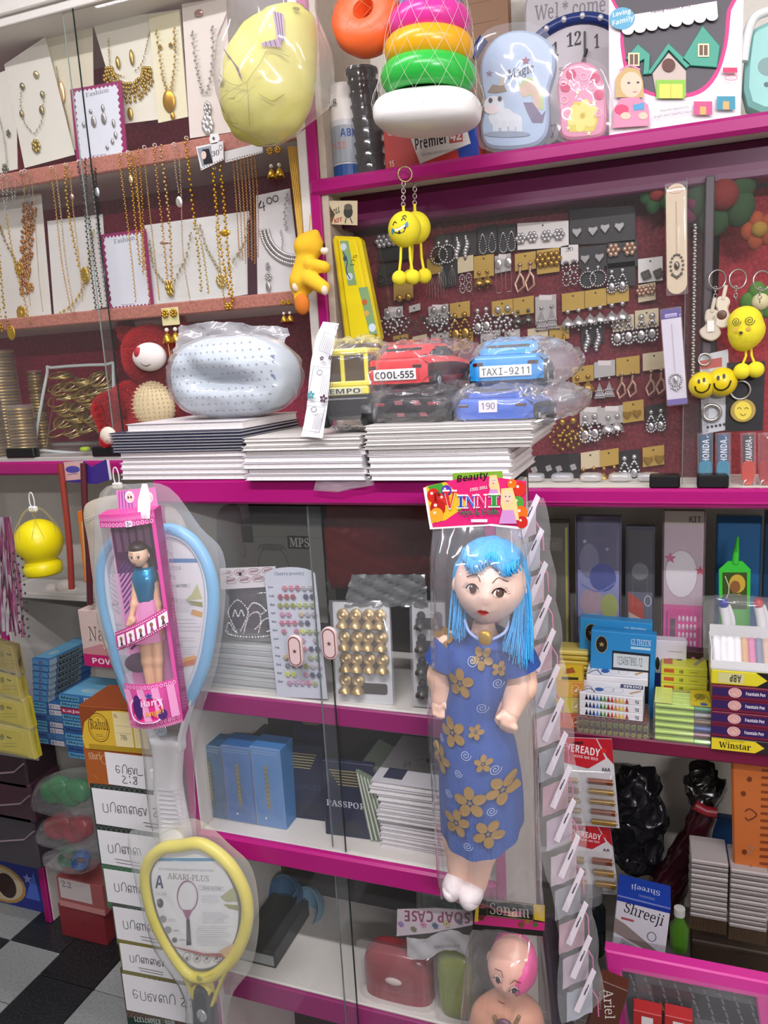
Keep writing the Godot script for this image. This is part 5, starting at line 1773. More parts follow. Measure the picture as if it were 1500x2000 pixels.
	for q in [[715,1872,838,1975,-1.10,"8a1a24","dark red soap case with an oval sticker in plastic"],[856,1868,925,1985,-1.09,"7d8a1c","lime green soap case in plastic behind the bald doll"],[820,1732,910,1775,-1.2,"1f6a58","teal green soap case at the back of the lowest shelf"]]:
		o=thing("soap_case",q[6],"soap case",P((q[0]+q[2])/2,q[3],q[4]))
		var a=lp(o,q[0],q[3])
		var b=lp(o,q[2],q[1])
		var c=(a+b)/2
		var r=Vector3((b.x - a.x)/2,(b.y - a.y)/2,0.03)
		mk(o,"base",G.new().ball(c+Vector3(0,-r.y*0.3,-0.02),Vector3(r.x,r.y*0.68,r.z),26,14,0.6),mt(q[5],0.25))
		mk(o,"lid",G.new().ball(c+Vector3(0,r.y*0.28,-0.02),Vector3(r.x*1.02,r.y*0.68,r.z*1.04),26,14,0.6),mt(q[5],0.22))
		if q[0]==715: mk(o,"sticker",G.new().ball(c+Vector3(0.0,r.y*0.3,r.z*0.5),Vector3(0.016,0.007,0.004),14,6),mt("c9b8b2",0.5))
		bag(o,rr(r.x*2.3,r.y*2.25,0.01,c.x,c.y),0.02,0.03,mats.bagclear,0.004,"plastic_bag",q[0])
	o=thing("header_card","flower-printed card reading SOAP CASE hanging upside down","card",P(850,1828,-1.075))
	mk(o,"card",G.new().prism(shape(o,[776,1776,850,1773,922,1778,925,1806,840,1822,775,1828],0.0,0),-0.0006,0.0006),mt("b9aeb4",0.35))
	k=ink(o,0.0008)
	k.text("SOAP CASE","bold",918,1782,790,1778,-22,"7d3a58")
	for q in [[783,1805,"8a6aa8"],[808,1815,"6a6a4a"],[827,1806,"b87a9a"],[850,1808,"4a5a7a"],[872,1804,"b5a86a"],[898,1800,"5a5a6a"]]: flower(k,q[0],q[1],0.006,0.3,q[2],6,"3a3030")
	prn(o,k)
	o=thing("plastic_strip","crumpled white printed strip below the SOAP CASE card","label",P(850,1870,-1.072))
	mk(o,"strip",G.new().grid(20,6,func(u,v):
		return lp(o,lerpf(795.0,915.0,u),lerpf(1868.0 - 6.0*u,1828.0 - 6.0*u,v)+8.0*sin(u*7.0))+Vector3(0,0,0.004*ns(u*9.0,v*4.0,2.0))),mt("aaa8aa",0.35))
	k=ink(o,0.006)
	k.text("Premium Quality","sans",898,1842,848,1846,-9,"4a4a50")
	prn(o,k)

func hand_tamil(k: Ink,x: float,y: float,s: float,wd: float,kind: int) -> float:
	var m={
		0: [[0.0,1.0,0.0,0.0,0.55,0.0,0.55,1.0]],
		1: [[0.0,0.0,0.1,0.9,0.5,1.25,0.7,0.7,0.6,0.0]],
		2: [[0.1,0.2,0.3,0.5,0.3,0.1,0.05,0.1,0.1,0.8,0.5,0.9,0.6,0.0],[0.6,0.8,0.9,0.9,1.0,0.0]],
		3: [[0.0,0.1,0.2,0.45,0.35,0.1,0.1,0.0,0.05,0.7,0.4,0.9,0.5,0.0],[0.5,0.8,0.8,0.9,0.85,0.0],[0.85,0.7,1.15,0.9,1.2,0.0]],
		4: [[0.0,0.4,0.3,0.5,0.3,0.0,0.0,0.0,0.0,0.7,0.6,0.8,0.75,0.0,1.0,0.9],[0.55,1.2,0.56,1.24]],
		5: [[0.0,0.9,0.2,1.0,0.5,0.8,0.0,0.1,0.7,0.0]],
		6: [[0.5,1.0,0.1,0.9,0.5,0.5,0.5,0.0,0.0,0.1,0.45,0.5,0.6,0.95,0.4,1.0]],
		7: [[0.5,1.0,0.0,0.4,0.7,0.4],[0.5,0.8,0.5,0.0]],
		8: [[0.0,0.9,0.0,0.0,0.8,0.0]],
		9: [[0.6,0.9,0.1,1.0,0.0,0.3,0.3,0.0,0.5,0.4,0.0,0.5]]}
	if not m.has(kind): return s*0.35
	for st in m[kind]:
		var p=[]
		for i in range(0,st.size(),2): p+=[x+st[i]*s/k.w*k.h,y+st[i+1]*s]
		k.curve(p,wd,"1a1a1e")
	return s*k.h/k.w*(1.5 if kind==3 else (1.25 if kind in [2,4] else 0.9))

func build_labelled_boxes() -> void:
	var bx=[
		[1972,2050,262,380,"1d3a30",[],"dark green carton with a printed telephone line, lowest of the labelled stack"],
		[1890,1972,251,372,"5a4438",[9,0,4,2,1,-1,5,-2,6],"brown carton with a white handwritten label, just above the dark green carton"],
		[1832,1890,243,368,"7a7438",[0,1,3,2,4,-3],"olive carton with a white handwritten label above the brown carton"],
		[1760,1832,232,350,"4b544c",[0,1,3,2,4,-3],"grey green carton whose label is underlined, level with the yellow racket's middle"],
		[1686,1760,214,340,"3f6a4c",[0,1,3,2,4,-1,5,-3],"mid green carton with a white handwritten label beside the yellow racket's top"],
		[1610,1686,202,330,"31433a",[0,1,3,2,-3],"dark sage carton with a white handwritten label under the hanging clip"],
		[1528,1610,192,322,"2a3330",[0,1,3,2,4,-1,5,-2,7,-3],"black-topped carton with label ending in the figure four"],
		[1456,1528,178,308,"a85a24",[9,1,4,8,5,-2,6],"orange carton with a two-line white label, topmost of the labelled stack"]]
	for q in bx:
		var f=fb(q[2],q[0],q[3],q[1]+8.0,-1.115)
		turn(f,0.10)
		f.h+=0.002
		var o=thf("labelled_box",q[6],"box",f,"price-marked boxes")
		mk(o,"carton",G.new().box(Vector3(0,f.h/2,-0.06),Vector3(f.w,f.h,0.12),0.0015),mt(q[4],0.5))
		var w: float=f.w
		var h: float=f.h
		var k=ink(o,0.0003,2,w,h)
		if q[5].size()==0:
			k.text("Mob : 8760971371","bold",0.72,0.96,0.12,0.90,-0.12,"b9c4be")
			k.text("9097071371","bold",0.62,0.80,0.16,0.75,-0.12,"b9c4be")
			prn(o,k)
			continue
		for i in 14: k.loop(0.05+i*0.07,0.06,0.03,0.05,0.0006,"8a978a")
		prn(o,k)
		var lx=0.30 if q[4]=="a85a24" else 0.03
		var lab=PackedVector2Array([Vector2((lx - 0.5)*w,h*0.16),Vector2(w*0.5,h*0.10),Vector2(w*0.505,h*0.86),Vector2((lx - 0.5)*w,h*0.90)])
		mk(o,"paper_label",G.new().prism(lab,0.0006,0.0012),mt("e9e9ea",0.6),"white handwritten paper label")
		k=ink(o,0.00125,2,w,h)
		var x=lx+0.13
		var y=0.44
		for c in q[5]:
			if c==-3:
				k.line([x - 0.40,0.30,x - 0.05,0.27],0.0011,"1a1a1e")
				k.line([x - 0.38,0.23,x - 0.05,0.20],0.0011,"1a1a1e")
			elif c==-2:
				k.oval(x+0.02,y+0.16,0.008,0.02,"1a1a1e",0.0,8)
				k.oval(x+0.02,y+0.03,0.008,0.02,"1a1a1e",0.0,8)
				x+=0.06
			elif c==-1: x+=0.06
			else:
				if c==5 and lx>0.2:
					y=0.22
					x=lx+0.2
				x+=hand_tamil(k,x,y,0.165,0.0014,c)
		prn(o,k,"handwriting")
		if lx>0.2:
			k=ink(o,0.0006,2,w,h)
			k.text("Shri","sbold",0.07,0.70,0.24,0.72,0.16,"d9b08a")
			k.loop(0.28,0.72,0.04,0.10,0.0012,"d9b08a")
			k.line([0.10,0.35,0.16,0.25],0.0012,"c98a52")
			prn(o,k,"side_print")

# ---------------------------------------------------------------- low shelves left of the case
func build_low_left() -> void:
	var o: Node3D
	var g: G
	var k: Ink
	for s in [[86.0,1033.0,53.0,-1.46,"yellow plastic ball-on-base toy in a fine net with a white tie"],[250.0,1000.0,55.0,-1.43,"second yellow ball toy, mostly hidden behind the boxed fashion doll"]]:
		o=thing("ball_toy",s[4],"toy",P(s[0],s[1]+88.0,s[3]),Basis(Vector3.BACK,0.03))
		var r: float=s[2]*absf(s[3])/1500.0*1.13
		g=G.new()
		var pr=[Vector2(0.0,0.0),Vector2(r*0.72,0.0),Vector2(r*0.80,r*0.10),Vector2(r*0.80,r*0.44),Vector2(r*0.74,r*0.52),Vector2(r*0.64,r*0.62)]
		for i in 13: pr.push_back(Vector2(cos(-0.86+i*0.2)*r,r*1.42+sin(-0.86+i*0.2)*r))
		pr.push_back(Vector2(0.0,r*2.42))
		g.lathe(Vector3.ZERO,pr,32)
		mk(o,"body",g,mt("f0e010",0.35))
		g=G.new()
		for i in 12:
			var a=TAU*i/12.0
			var p=[]
			for j in 7:
				var v=j/6.0
				var an=a+(0.5 if i % 2 else -0.5)*v
				var rad=lerpf(r*0.05,r*0.98,v ** 0.6)
				p.push_back(Vector3(cos(an)*rad,r*1.5+sqrt(maxf(0.0,r*r*1.02 - rad*rad))+(1.0 - v)*r*0.45,sin(an)*rad))
			g.tube(p,0.0004,4)
		mk(o,"net",g,mt("b9ac62",0.5))
		g=G.new()
		g.ring(Vector3(0,r*3.22,0),Basis.IDENTITY,r*0.13,0.0016,14,5,r*0.36)
		g.box(Vector3(0,r*2.86,0),Vector3(r*0.42,r*0.24,r*0.2),0.003)
		mk(o,"tie",g,mt("eeeeee",0.4),"white plastic tie")
	o=thing("toy_pack","orange toy pack with a purple header hung on glittery red straps","toy",P(178,1142,-1.47))
	mk(o,"card",G.new().prism(shape(o,[150,1000,188,985,204,990,200,1140,164,1138],0.0,0),-0.02,0.0,0.002),mt("d9742a",0.4))
	k=ink(o,0.0004)
	k.poly([158,1020,178,1015,186,1135,168,1136],"cfa86a")
	for q in [[170,1050],[176,1080],[172,1110]]: k.oval(q[0],q[1],5,8,"7d5a2a")
	k.poly([188,1000,202,995,200,1130,192,1132],"c9581c")
	prn(o,k)
	mk(o,"header",G.new().prism(shape(o,[122,903,163,898,180,912,208,897,219,936,190,945,127,940],0.0,0),0.002,0.004),mt("3b2a80",0.3),"dark blue and pink header card")
	k=ink(o,0.0045)
	k.poly([123,903,163,899,160,936,128,939],"cfa9a6")
	k.oval(142,917,14,7,"4f4a9a")
	k.line([132,927,152,925],0.0012,"5a3a4a")
	k.poly([208,898,213,898,219,936,214,938],"d4d2d8")
	prn(o,k,"header_print")
	for q in [[118,905,128,990,140,1150,"a03024"],[163,905,166,985,176,1180,"5c1624"]]:
		g=G.new()
		g.tube(smooth(lps(o,[q[0],q[1],q[2],q[3],(q[2]+q[4])/2.0+2,(q[3]+q[5])/2.0,q[4],q[5]],0.010),8),0.0075,8)
		mk(o,"strap",g,grained(q[6],0.35,0.2,61,0.5,6.0,30.0),"glittery red strap")
	o=thing("zip_pouch","beige canvas pouch with a silver zip hanging behind the blue racket","pouch",P(260,1260,-1.05))
	bag(o,shape(o,[163,1003,178,978,245,966,330,985,368,1040,376,1130,330,1240,215,1262,186,1160,172,1060],0.0,4),0.006,0.008,mt("b5ab99",0.8),0.002,"canvas")
	g=G.new()
	g.chain(lps(o,[166,1014,205,1000,240,996],0.010),0.0015,0.003)
	g.box(lp(o,352,1046,0.010),Vector3(0.008,0.022,0.003),0.001)
	mk(o,"zip",g,mt("cfcfcf",0.3,0.7))
	o=thing("plush_toy","small white plush toy lying on the open shelf under the yellow ball","plush toy",P(122,1166,-1.62))
	g=G.new()
	for q in [[102,1150,0.020],[128,1146,0.026],[142,1156,0.018]]: g.ball(lp(o,q[0],q[1]),Vector3(q[2],q[2]*0.8,q[2]),16,10)
	mk(o,"body",g,mt("cfc8bd",0.9))
	o=thing("tinsel_bunch","bunch of pink and silver foil streamers at the left edge","party streamers",P(20,1255,-1.20))
	for q in [[0,"c97aa0"],[1,"b05a86"],[2,"d8d0d8"]]:
		g=G.new()
		for i in 16:
			var x0=-14.0+i*2.2+q[0]*0.7
			var x1=-20.0+i*4.4+q[0]*1.4
			var z=rng.randf_range(-0.02,0.02)
			var a=lp(o,x0,1010,z)
			var b=lp(o,x1,1245 - 12*absf(sin(i*2.3)),z+rng.randf_range(-0.01,0.01))
			g.grid(1,10,func(u,v):
				var p=a.lerp(b,1.0 - v)
				return p+Vector3((u - 0.5)*0.006*cos(v*7.0+i),0.0,(u - 0.5)*0.006*sin(v*7.0+i)+0.004*sin(v*5+i)))
		var t=mk(o,"streamers",g,mt(q[1],0.2,0.6))
		t.set_meta("kind","stuff")
	g=G.new()
	for i in 30: g.bead(lp(o,26+(i % 3)*8.0+i*0.5,1080+i*5.6,0.022),0.0035)
	var dots=mk(o,"spots",g,mt("3d2a34",0.3))
	dots.set_meta("kind","stuff")
	var spec=[[],[]]
	for i in 14: spec[0].push_back(i)
	for i in 10: spec[1].push_back(i)
	for st in 2:
		var y=-0.964
		var n=14 if st==0 else 10
		for i in n:
			var wide=st==1 or i<7
			var f={}
			var px0=(66.0 - i*1.0) if st==0 else (128.0 - i*2.6)
			var px1=(126.0 - i*1.6) if st==0 else (212.0 - i*1.8)
			if not wide: px1=88.0
			var zz=-1.50 if st==0 else -1.455
			var a=P(px0,1440 - i*16,zz)
			var b=P(px1,1440 - i*16,zz)
			var h=0.0178
			var red=st==1 and i==7
			o=thing("pen_box",nth(i,n)+(("blue pen carton in the right stack of pens" if st else "blue pen carton in the left stack of pens") if not red else "carton, the only crimson one in the pen stacks"),"box",Vector3((a.x+b.x)/2,y,zz),Basis(Vector3.UP,0.0 if wide else -0.04),"pen cartons")
			var w=b.x - a.x
			var d=0.16 if st==0 else 0.12
			mk(o,"carton",G.new().box(Vector3(0,h/2,-d/2),Vector3(w,h - 0.0006,d),0.0008),mt("8a1a3c" if red else ["2f5f9a","3a74ad","2a5590"][(i+st) % 3],0.3))
			if wide:
				face(o,0.0003,w,h,[["r",0.02,0.12,0.45,0.9,"c23a68" if red else ["5aa3c9","335a9a","6aaed0"][i % 3]],["t","Lajo" if red else "Mayur","bold",0.06,0.25,0.42,0.5,"f0e8ec" if red else "14202c"],["r",0.55,0.1,0.97,0.9,"d8d4dc" if i % 3 != 1 else "4a7fb4"],["t","N %d" % (i % 9+1),"bold",0.58,0.2,0.72,0.55,"22305a"],["t","BLACK","sans",0.78,0.35,0.95,0.25,"7a5a70"]])
			else:
				face(o,0.0003,w,h,[["r",0.06,0.1,0.94,0.85,"4f8fbc"],["t","A","bold",0.36,0.2,0.64,0.55,"7a3a6a"]])
			side(o,w/2+0.0003,d,h,[["r",0.0,0.05,0.16,0.95,"9fb4c0"],["r",0.18,0.1,0.75,0.9,"6f7f84"],["t","Mayur","bold",0.22,0.2,0.68,0.55,"10181e"]])
			if i==n - 1: top(o,h+0.0003,w,d,[["r",0.06,0.05,0.94,0.95,"6fb0d4"],["o",0.5,0.3,0.2,0.1,"9fc4d4"]])
			y+=h
	var f=fb(166,1192,240,1300,-1.46)
	o=carton("powder_carton","cream and pink powder carton with script lettering behind the blue racket","box",f,0.06,"d9c2bb",[["p",[0.0,0.30,0.5,0.42,1.0,0.30,1.0,0.2,0.0,0.2],"c98a8e"],["r",0.0,0.0,1.0,0.22,"c2216a"],["t","POWDER","bold",0.22,0.06,1.3,0.1,"f4e6ee"]])
	k=ink(o,0.0008,2,f.w,f.h)
	for q in [0,1]: k.text("Naturals","sital",0.18+q*0.02,0.46+q*0.006,1.5,0.52,0.26,["e8dcd6","8a6f6a"][q],0.12)
	k.star(0.6,0.36,0.06,"e9d9d6")
	k.star(0.85,0.40,0.06,"e9d9d6")
	prn(o,k,"script_print")
	f=fb(168,1376,302,1458,-1.112)
	turn(f,0.08)
	o=carton("card_box","brown and yellow carton with a round wreath badge on top of the labelled stack","box",f,0.10,"8a4420",[["p",[0.02,0.0,0.0,0.25,0.06,0.62,0.25,0.9,0.55,0.95,1.0,0.9,1.0,0.0],"d9b23a"],["r",0.08,0.0,1.0,0.12,"b08f22"],["e",0.25,0.52,0.14,0.33,0.0016,"6b4a14"],["e",0.25,0.52,0.115,0.28,0.0007,"6b4a14"],["t","Rahul","sital",0.14,0.48,0.38,0.24,"4a2a10"],["l",0.2,0.36,0.3,0.32,2,"4a2a10"],["r",0.46,0.12,0.98,0.92,"e6d6a0"],["r",0.70,0.12,0.72,0.92,"c9a83a"],["t","No.","sans",0.48,0.78,0.53,0.1,"5a5030"],["t","786","sans",0.53,0.28,0.62,0.12,"4a5060"],["l",0.48,0.6,0.68,0.44,2,"9aa0a4"]])
	top(o,f.h+0.0003,f.w,0.1,[["r",0.02,0.02,0.98,0.98,"7d3a1c"]])
	for i in 4:
		var y0=[1262.0,1312.0,1366.0,1424.0][i]
		var xr=[34.0,42.0,58.0,68.0][i]
		o=thing("hanging_packet",["topmost and dullest of","second of","third of","lowest of"][i]+" four yellow packets in clear film at the left edge","packet",P(xr/2,y0+62,-1.22),Basis.IDENTITY,"yellow packets")
		var x0=-60.0
		mk(o,"carton",G.new().prism(shape(o,[x0,y0 - 22,xr - 12,y0+2,xr,y0+60,x0,y0+34],0.0,0),-0.025,0.0,0.002),mt(["9a8a3a","b3a42c","bfb02a","c2b42e"][i],0.35))
		k=ink(o,0.0004)
		k.oval(4,y0+16,4,6,"7a7420")
		k.line([13,y0+15,22,y0+18],0.003,"3a3a1a")
		k.lines(4,y0+28,34,y0+34,2,0.0008,"7a7420")
		k.poly([0,y0+40,xr - 14,y0+52,xr - 12,y0+56,0,y0+44],"98902a")
		prn(o,k)
		bag(o,shape(o,[x0,y0 - 26,xr - 6,y0 - 2,xr+8,y0+62,x0,y0+40],0.0,0),0.006,0.03,mats.bagclear,0.003,"film",i*2.0)
	for q in [[-40,1478,50,1538,"3a2a30","topmost dark lidded plastic tub at the left edge"],[-40,1540,62,1604,"4a2f3a","middle dark lidded plastic tub at the left edge"],[-40,1610,70,1690,"3f3a42","lowest dark lidded plastic tub at the left edge"]]:
		o=thing("plastic_tub",q[5],"tub",P((q[0]+q[2])/2.0,q[3],-1.5))
		var a=lp(o,q[0],q[3])
		var b=lp(o,q[2],q[1])
		mk(o,"tub",G.new().prism(rr(b.x - a.x,b.y - a.y - 0.01,0.012,0,(b.y - a.y)/2),-0.12,0.0,0.006),mt(q[4],0.25))
		mk(o,"lid_rim",G.new().tube(lps(o,[q[0],q[1]+36,q[2] - 22,q[1]+30,q[2] - 4,q[1]+14],0.002),0.003,6),mt("8a7880",0.3))
	f=fb(-60,1692,88,1795,-1.59)
	f.t.origin.y=FLOOR
	o=carton("shoe_box","bright blue carton with an oval picture on the floor at left","box",f,0.1,"1f2f86",[["r",0.0,0.86,1.0,1.0,"16204a"],["o",0.52,0.36,0.30,0.34,"b08a4a"],["o",0.52,0.36,0.26,0.29,"c9b89a"],["o",0.58,0.34,0.12,0.22,"3a2a22"],["p",[0.8,0.2,0.95,0.7,0.98,0.2],"4a6ac9"],["s",0.86,0.55,0.06,"8f9ae0"]])
	for q in [[60,1500,190,1596,"2f8a4e",0.03,"bright green goods in a shiny clear bag under the pen cartons"],[70,1578,192,1660,"9a1f2c",0.03,"dark red rolled goods in clear film below the green pack"],[82,1640,198,1704,"27523f",0.025,"green and blue bangles in a clear bag below the red pack"]]:
		o=thing("bagged_goods",q[6],"packet",P((q[0]+q[2])/2.0,q[3],-1.49))
		var a=lp(o,q[0],q[3])
		var b=lp(o,q[2],q[1])
		var c=(a+b)/2
		g=G.new()
		if q[4]=="27523f":
			for i in 5: g.ring(c+Vector3(-0.018+0.003*i,0.0,-0.012+i*0.006),Basis(Vector3.UP,0.4),0.022,0.003,20,6)
			mk(o,"green_bangles",g,mt("2f6a4a",0.25))
			g=G.new()
			for i in 5: g.ring(c+Vector3(0.028+0.003*i,-0.004,-0.012+i*0.006),Basis(Vector3.UP,0.5),0.02,0.003,20,6)
			mk(o,"blue_bangles",g,mt("2a5a9a",0.25))
		else:
			for i in 4: g.ball(c+Vector3(-0.045+i*0.030,-0.008+0.018*(i % 2),-0.01),Vector3(0.038,0.032,0.024),18,10,0.8)
			mk(o,"contents",g,mt(q[4],0.35))
		bag(o,shape(o,[q[0],q[3] - 30,q[0]+25,q[1]+18,q[2] - 10,q[1],q[2],q[3] - 25,q[2] - 30,q[3],q[0]+20,q[3] - 8],0.0,4),0.024,0.02,mats.bagclear,0.006,"plastic_bag",q[1])
	f=fb(118,1740,202,1800,-1.53)
	f.t.origin.y=FLOOR
	o=carton("red_carton","dull red carton on the floor beside the magenta divider","box",f,0.1,"8a3036",[["c",[0.3,0.5,0.4,0.7,0.5,0.45,0.6,0.65],0.001,"6a1a22"]])
	var f2=fb(114,1690,200,1745,-1.525)
	f2.t.origin.y=FLOOR+f.h
	carton("pink_carton","pinkish carton with a white handwritten note, on the dull red carton","box",f2,0.1,"a85a58",[["r",0.05,0.3,0.75,0.98,"cfc4c2"],["t","2.2","sital",0.12,0.7,0.32,0.2,"3a3a48"],["r",0.0,0.0,1.0,0.2,"c98a86"]])

# ---------------------------------------------------------------- necklaces in the left showcase
func jewel(hex: String) -> Material: return mt(hex,0.3,0.7)
func necklace(called: String,label: String,cat: String,card: Array,z: float,cardcol: String,chains: Array,drops: Array,group="",hook=false) -> Node3D:
	var bx: float=card[card.size() - 2] if card.size() else chains[0][0][0]
	var by=0.0
	for i in range(1,card.size(),2): by=maxf(by,card[i])
	if card.size()==0:
		for c in chains:
			for i in range(1,c[0].size(),2): by=maxf(by,c[0][i])
	var o=thing(called,label,cat,P(bx,by,z),Basis.IDENTITY,group)
	if card.size(): mk(o,"card",G.new().prism(shape(o,card,0.0,0),-0.0016,0.0),mt(cardcol,0.45))
	for c in chains:
		var g=G.new()
		var r: float=minf(c[1]*0.0018,0.0045)
		g.chain(smooth(lps(o,c[0],0.003+r),6),r,r*1.35,r*0.35)
		mk(o,"chain",g,jewel(c[2]))
	for d in drops:
		var g=G.new()
		var s: float=absf(z)/1500.0*1.05
		var c=lp(o,d[0],d[1],0.005)
		if d.size()>5 and d[5]>0:
			for i in d[5]:
				var a=TAU*i/d[5]
				g.ball(c+Vector3(cos(a)*d[2]*s*0.66,sin(a)*d[3]*s*0.66,0),Vector3(d[2]*s*0.34,d[3]*s*0.34,0.003),8,5)
			g.ball(c+Vector3(0,0,0.002),Vector3(d[2]*s*0.4,d[3]*s*0.4,0.004),10,6)
		else: g.ball(c,Vector3(d[2]*s,d[3]*s,0.004),14,8)
		mk(o,"pendant",g,jewel(d[4]))
	if hook: mk(o,"hook",G.new().ring(lp(o,chains[0][0][0]+2.0,chains[0][0][1] - 2.0,0.002),Basis(Vector3.UP,0.6),0.004,0.0009,12,5),mt("c9c2b8",0.3,0.7))
	return o

func build_necklaces() -> void:
	var W="d9d6c9"
	var S="c9c6c0"
	var Gd="c8982c"
	var zb=-1.66
	var o=necklace("necklace_card","pale card with a flower pendant necklace, cut by the left edge of the upper row","necklace",[-60,165,30,130,34,330,-50,350],zb,W,[[[-10,200,6,260,14,320],1.4,S]],[[10,330,9,12,"7a7a6a",6],[16,260,6,8,"7a7a6a",5]])
	o=necklace("necklace_card","white card with oval-link necklace and round flower pendant, left end of the upper row","necklace",[8,126,88,72,146,302,48,328],zb+0.004,W,[[[43,168,40,200,46,235,62,258],1.6,"b5a884"],[[85,180,84,210,80,240,66,262],1.6,"b5a884"]],[[43,168,6,7,"9a8f70"],[82,184,5,7,"a39a7a"],[81,215,6,9,"9a8c66"],[42,222,5,8,"9a8c66"],[70,285,12,15,"a8924e",7],[70,145,7,7,"c9b890"]])
	o=necklace("necklace_card","cream carded chain necklace partly behind the flower pendant card","necklace",[88,70,180,45,185,285,112,300],zb - 0.008,"d4cdb4",[[[110,130,118,180,132,235,138,280],1.2,"b8a070"]],[[120,180,8,22,"d9b98a"]])
	o=necklace("necklace_card","big white card with a bib necklace of gold fringe and two drop earrings","necklace",[180,42,352,18,368,226,240,242],zb - 0.006,"dcd8c6",[[[212,75,214,120,220,140,244,150],1.3,"b59a58"],[[292,62,284,100,276,125,262,140],1.3,"b59a58"]],[[230,122,5,12,"a89050"],[257,112,5,15,"a89050"]])
	var g=G.new()
	for i in 110:
		var a=PI*(i % 22+0.5)/22.0
		var r=34.0+int(i/22)*7.0*(0.4+0.8*sin(a))
		g.ball(lp(o,250.0 - cos(a)*r*0.92+rng.randf_range(-2,2),130.0+sin(a)*r,0.004),Vector3.ONE*0.0042,6,4)
	g.ball(lp(o,254,222,0.004),Vector3(0.008,0.014,0.004),10,6)
	mk(o,"fringe",g,jewel("b8963f"))
	o=necklace("necklace_card","cream card with a gold bead chain and big oval gold pendant","necklace",[290,30,350,20,367,228,309,240],zb+0.002,"ddd7b4",[[[305,60,312,110,318,150,326,175],2.2,"c3a45a"],[[340,55,342,110,338,150,334,175],2.2,"c3a45a"]],[[330,197,15,21,"c08f32"],[337,226,5,8,"c08f32"],[312,92,5,5,"b89a50",5],[333,88,5,5,"b89a50",5]])
	o=necklace("necklace_card","tall pale card with a silver bead necklace and long filigree pendant","necklace",[355,8,442,-6,452,258,371,270],zb+0.008,"d9cfc4",[[[375,62,381,110,388,150,396,183],2.6,"c2bfba"],[[414,52,416,100,412,145,404,183],2.6,"c2bfba"]],[[405,212,9,15,"b9b6b2",8],[405,243,14,20,"cfccc8",9],[388,25,10,6,"d0a9a0"]])
	var jag=func(tlx: float,tly: float,trx: float,tr_y: float,blx: float,bly: float,z: float,lab: String,items: Array) -> void:
		var f=fr(tlx,tly,trx,tr_y,blx,bly,z)
		var q=thf("earring_card",lab,"jewelry set",f)
		mk(q,"card",G.new().box(Vector3(0,f.h/2,-0.001),Vector3(f.w,f.h,0.0016)),mt("8f1c5c",0.4))
		var p=PackedVector2Array()
		var n=11
		for i in n*2: p.push_back(Vector2((-0.5+0.06+0.88*i/(n*2.0))*f.w,(0.03+0.03*(i % 2))*f.h))
		for i in n*2: p.push_back(Vector2((0.44 - 0.04*(i % 2))*f.w,(0.03+0.94*i/(n*2.0))*f.h))
		for i in n*2: p.push_back(Vector2((0.44 - 0.88*i/(n*2.0))*f.w,(0.97 - 0.03*(i % 2))*f.h))
		for i in n*2: p.push_back(Vector2((-0.44+0.04*(i % 2))*f.w,(0.97 - 0.94*i/(n*2.0))*f.h))
		var k=ink(q,0.0001,2,f.w,f.h)
		k.fill(p,"d8dce4")
		k.text("Fashion","sital",0.3,0.86,0.75,0.88,0.06,"4a4a52")
		k.text("MADE IN INDIA","bold",0.3,0.06,0.6,0.06,0.012,"7a5a6a")
		prn(q,k)
		var gg=G.new()
		for it in items: gg.ball(Vector3((it[0] - 0.5)*f.w,it[1]*f.h,0.003),Vector3(it[2]*f.w,it[3]*f.h,0.003),10,6)
		if items.size(): mk(q,"earrings",gg,jewel("a9a7a4"))
	jag.call(134.0,175.0,234.0,158.0,150.0,318.0,zb+0.02,"magenta zigzag-bordered Fashion card with silver earrings over the upper row",[[0.38,0.66,0.03,0.03],[0.42,0.52,0.05,0.08],[0.62,0.68,0.03,0.05],[0.62,0.54,0.05,0.08],[0.22,0.5,0.03,0.04],[0.8,0.46,0.03,0.06],[0.82,0.3,0.03,0.05],[0.75,0.22,0.03,0.04],[0.64,0.15,0.03,0.03]])
	jag.call(200.0,458.0,290.0,446.0,212.0,608.0,zb+0.006,"magenta zigzag-bordered Fashion card standing in the lower row",[])
	o=necklace("necklace_card","white card with broad rust and gold bridal necklace, left of lower row","necklace",[-60,392,80,378,101,624,-40,645],zb,"d9d5cc",[[[-8,420,10,470,30,510,34,540],4.0,"a5893c"]],[[38,525,14,17,"c9a23a",8],[42,612,15,18,"c9a030",9],[60,560,8,10,"b88a3a",6]])
	g=G.new()
	for i in 150:
		var t=i/150.0
		var x=lerpf(58.0,46.0,t)+rng.randf_range(-13,13)*(1.0 - 0.3*t)
		g.ball(lp(o,x,lerpf(396.0,575.0,t),0.004),Vector3.ONE*0.0042,6,4)
	mk(o,"beadwork",g,jewel("b0723a"))
	o=necklace("necklace_card","white card with a gold ribbon necklace, second in the lower row","necklace",[92,432,200,418,213,598,106,622],zb - 0.004,"d6d4ce",[[[182,450,176,500,168,540,158,570,140,596,116,612],3.2,"c8a93c"]],[[166,538,11,18,"c8a838"]])
	o=necklace("necklace_card","wide white card with a silver leaf necklace and disc pendant in the lower row","necklace",[282,440,486,412,500,572,300,606],zb - 0.002,"d9dad6",[[[292,470,300,520,318,548,332,560],2.2,"b9aa7c"],[[372,455,364,500,350,530,336,560],2.2,"b9aa7c"],[[390,440,402,480,418,510,430,530],3.0,"c9bf9a"],[[486,425,478,470,462,500,438,530],3.2,"c6bd98"]],[[333,566,10,16,"b9a566",6],[432,548,13,15,"cdb878",10]])
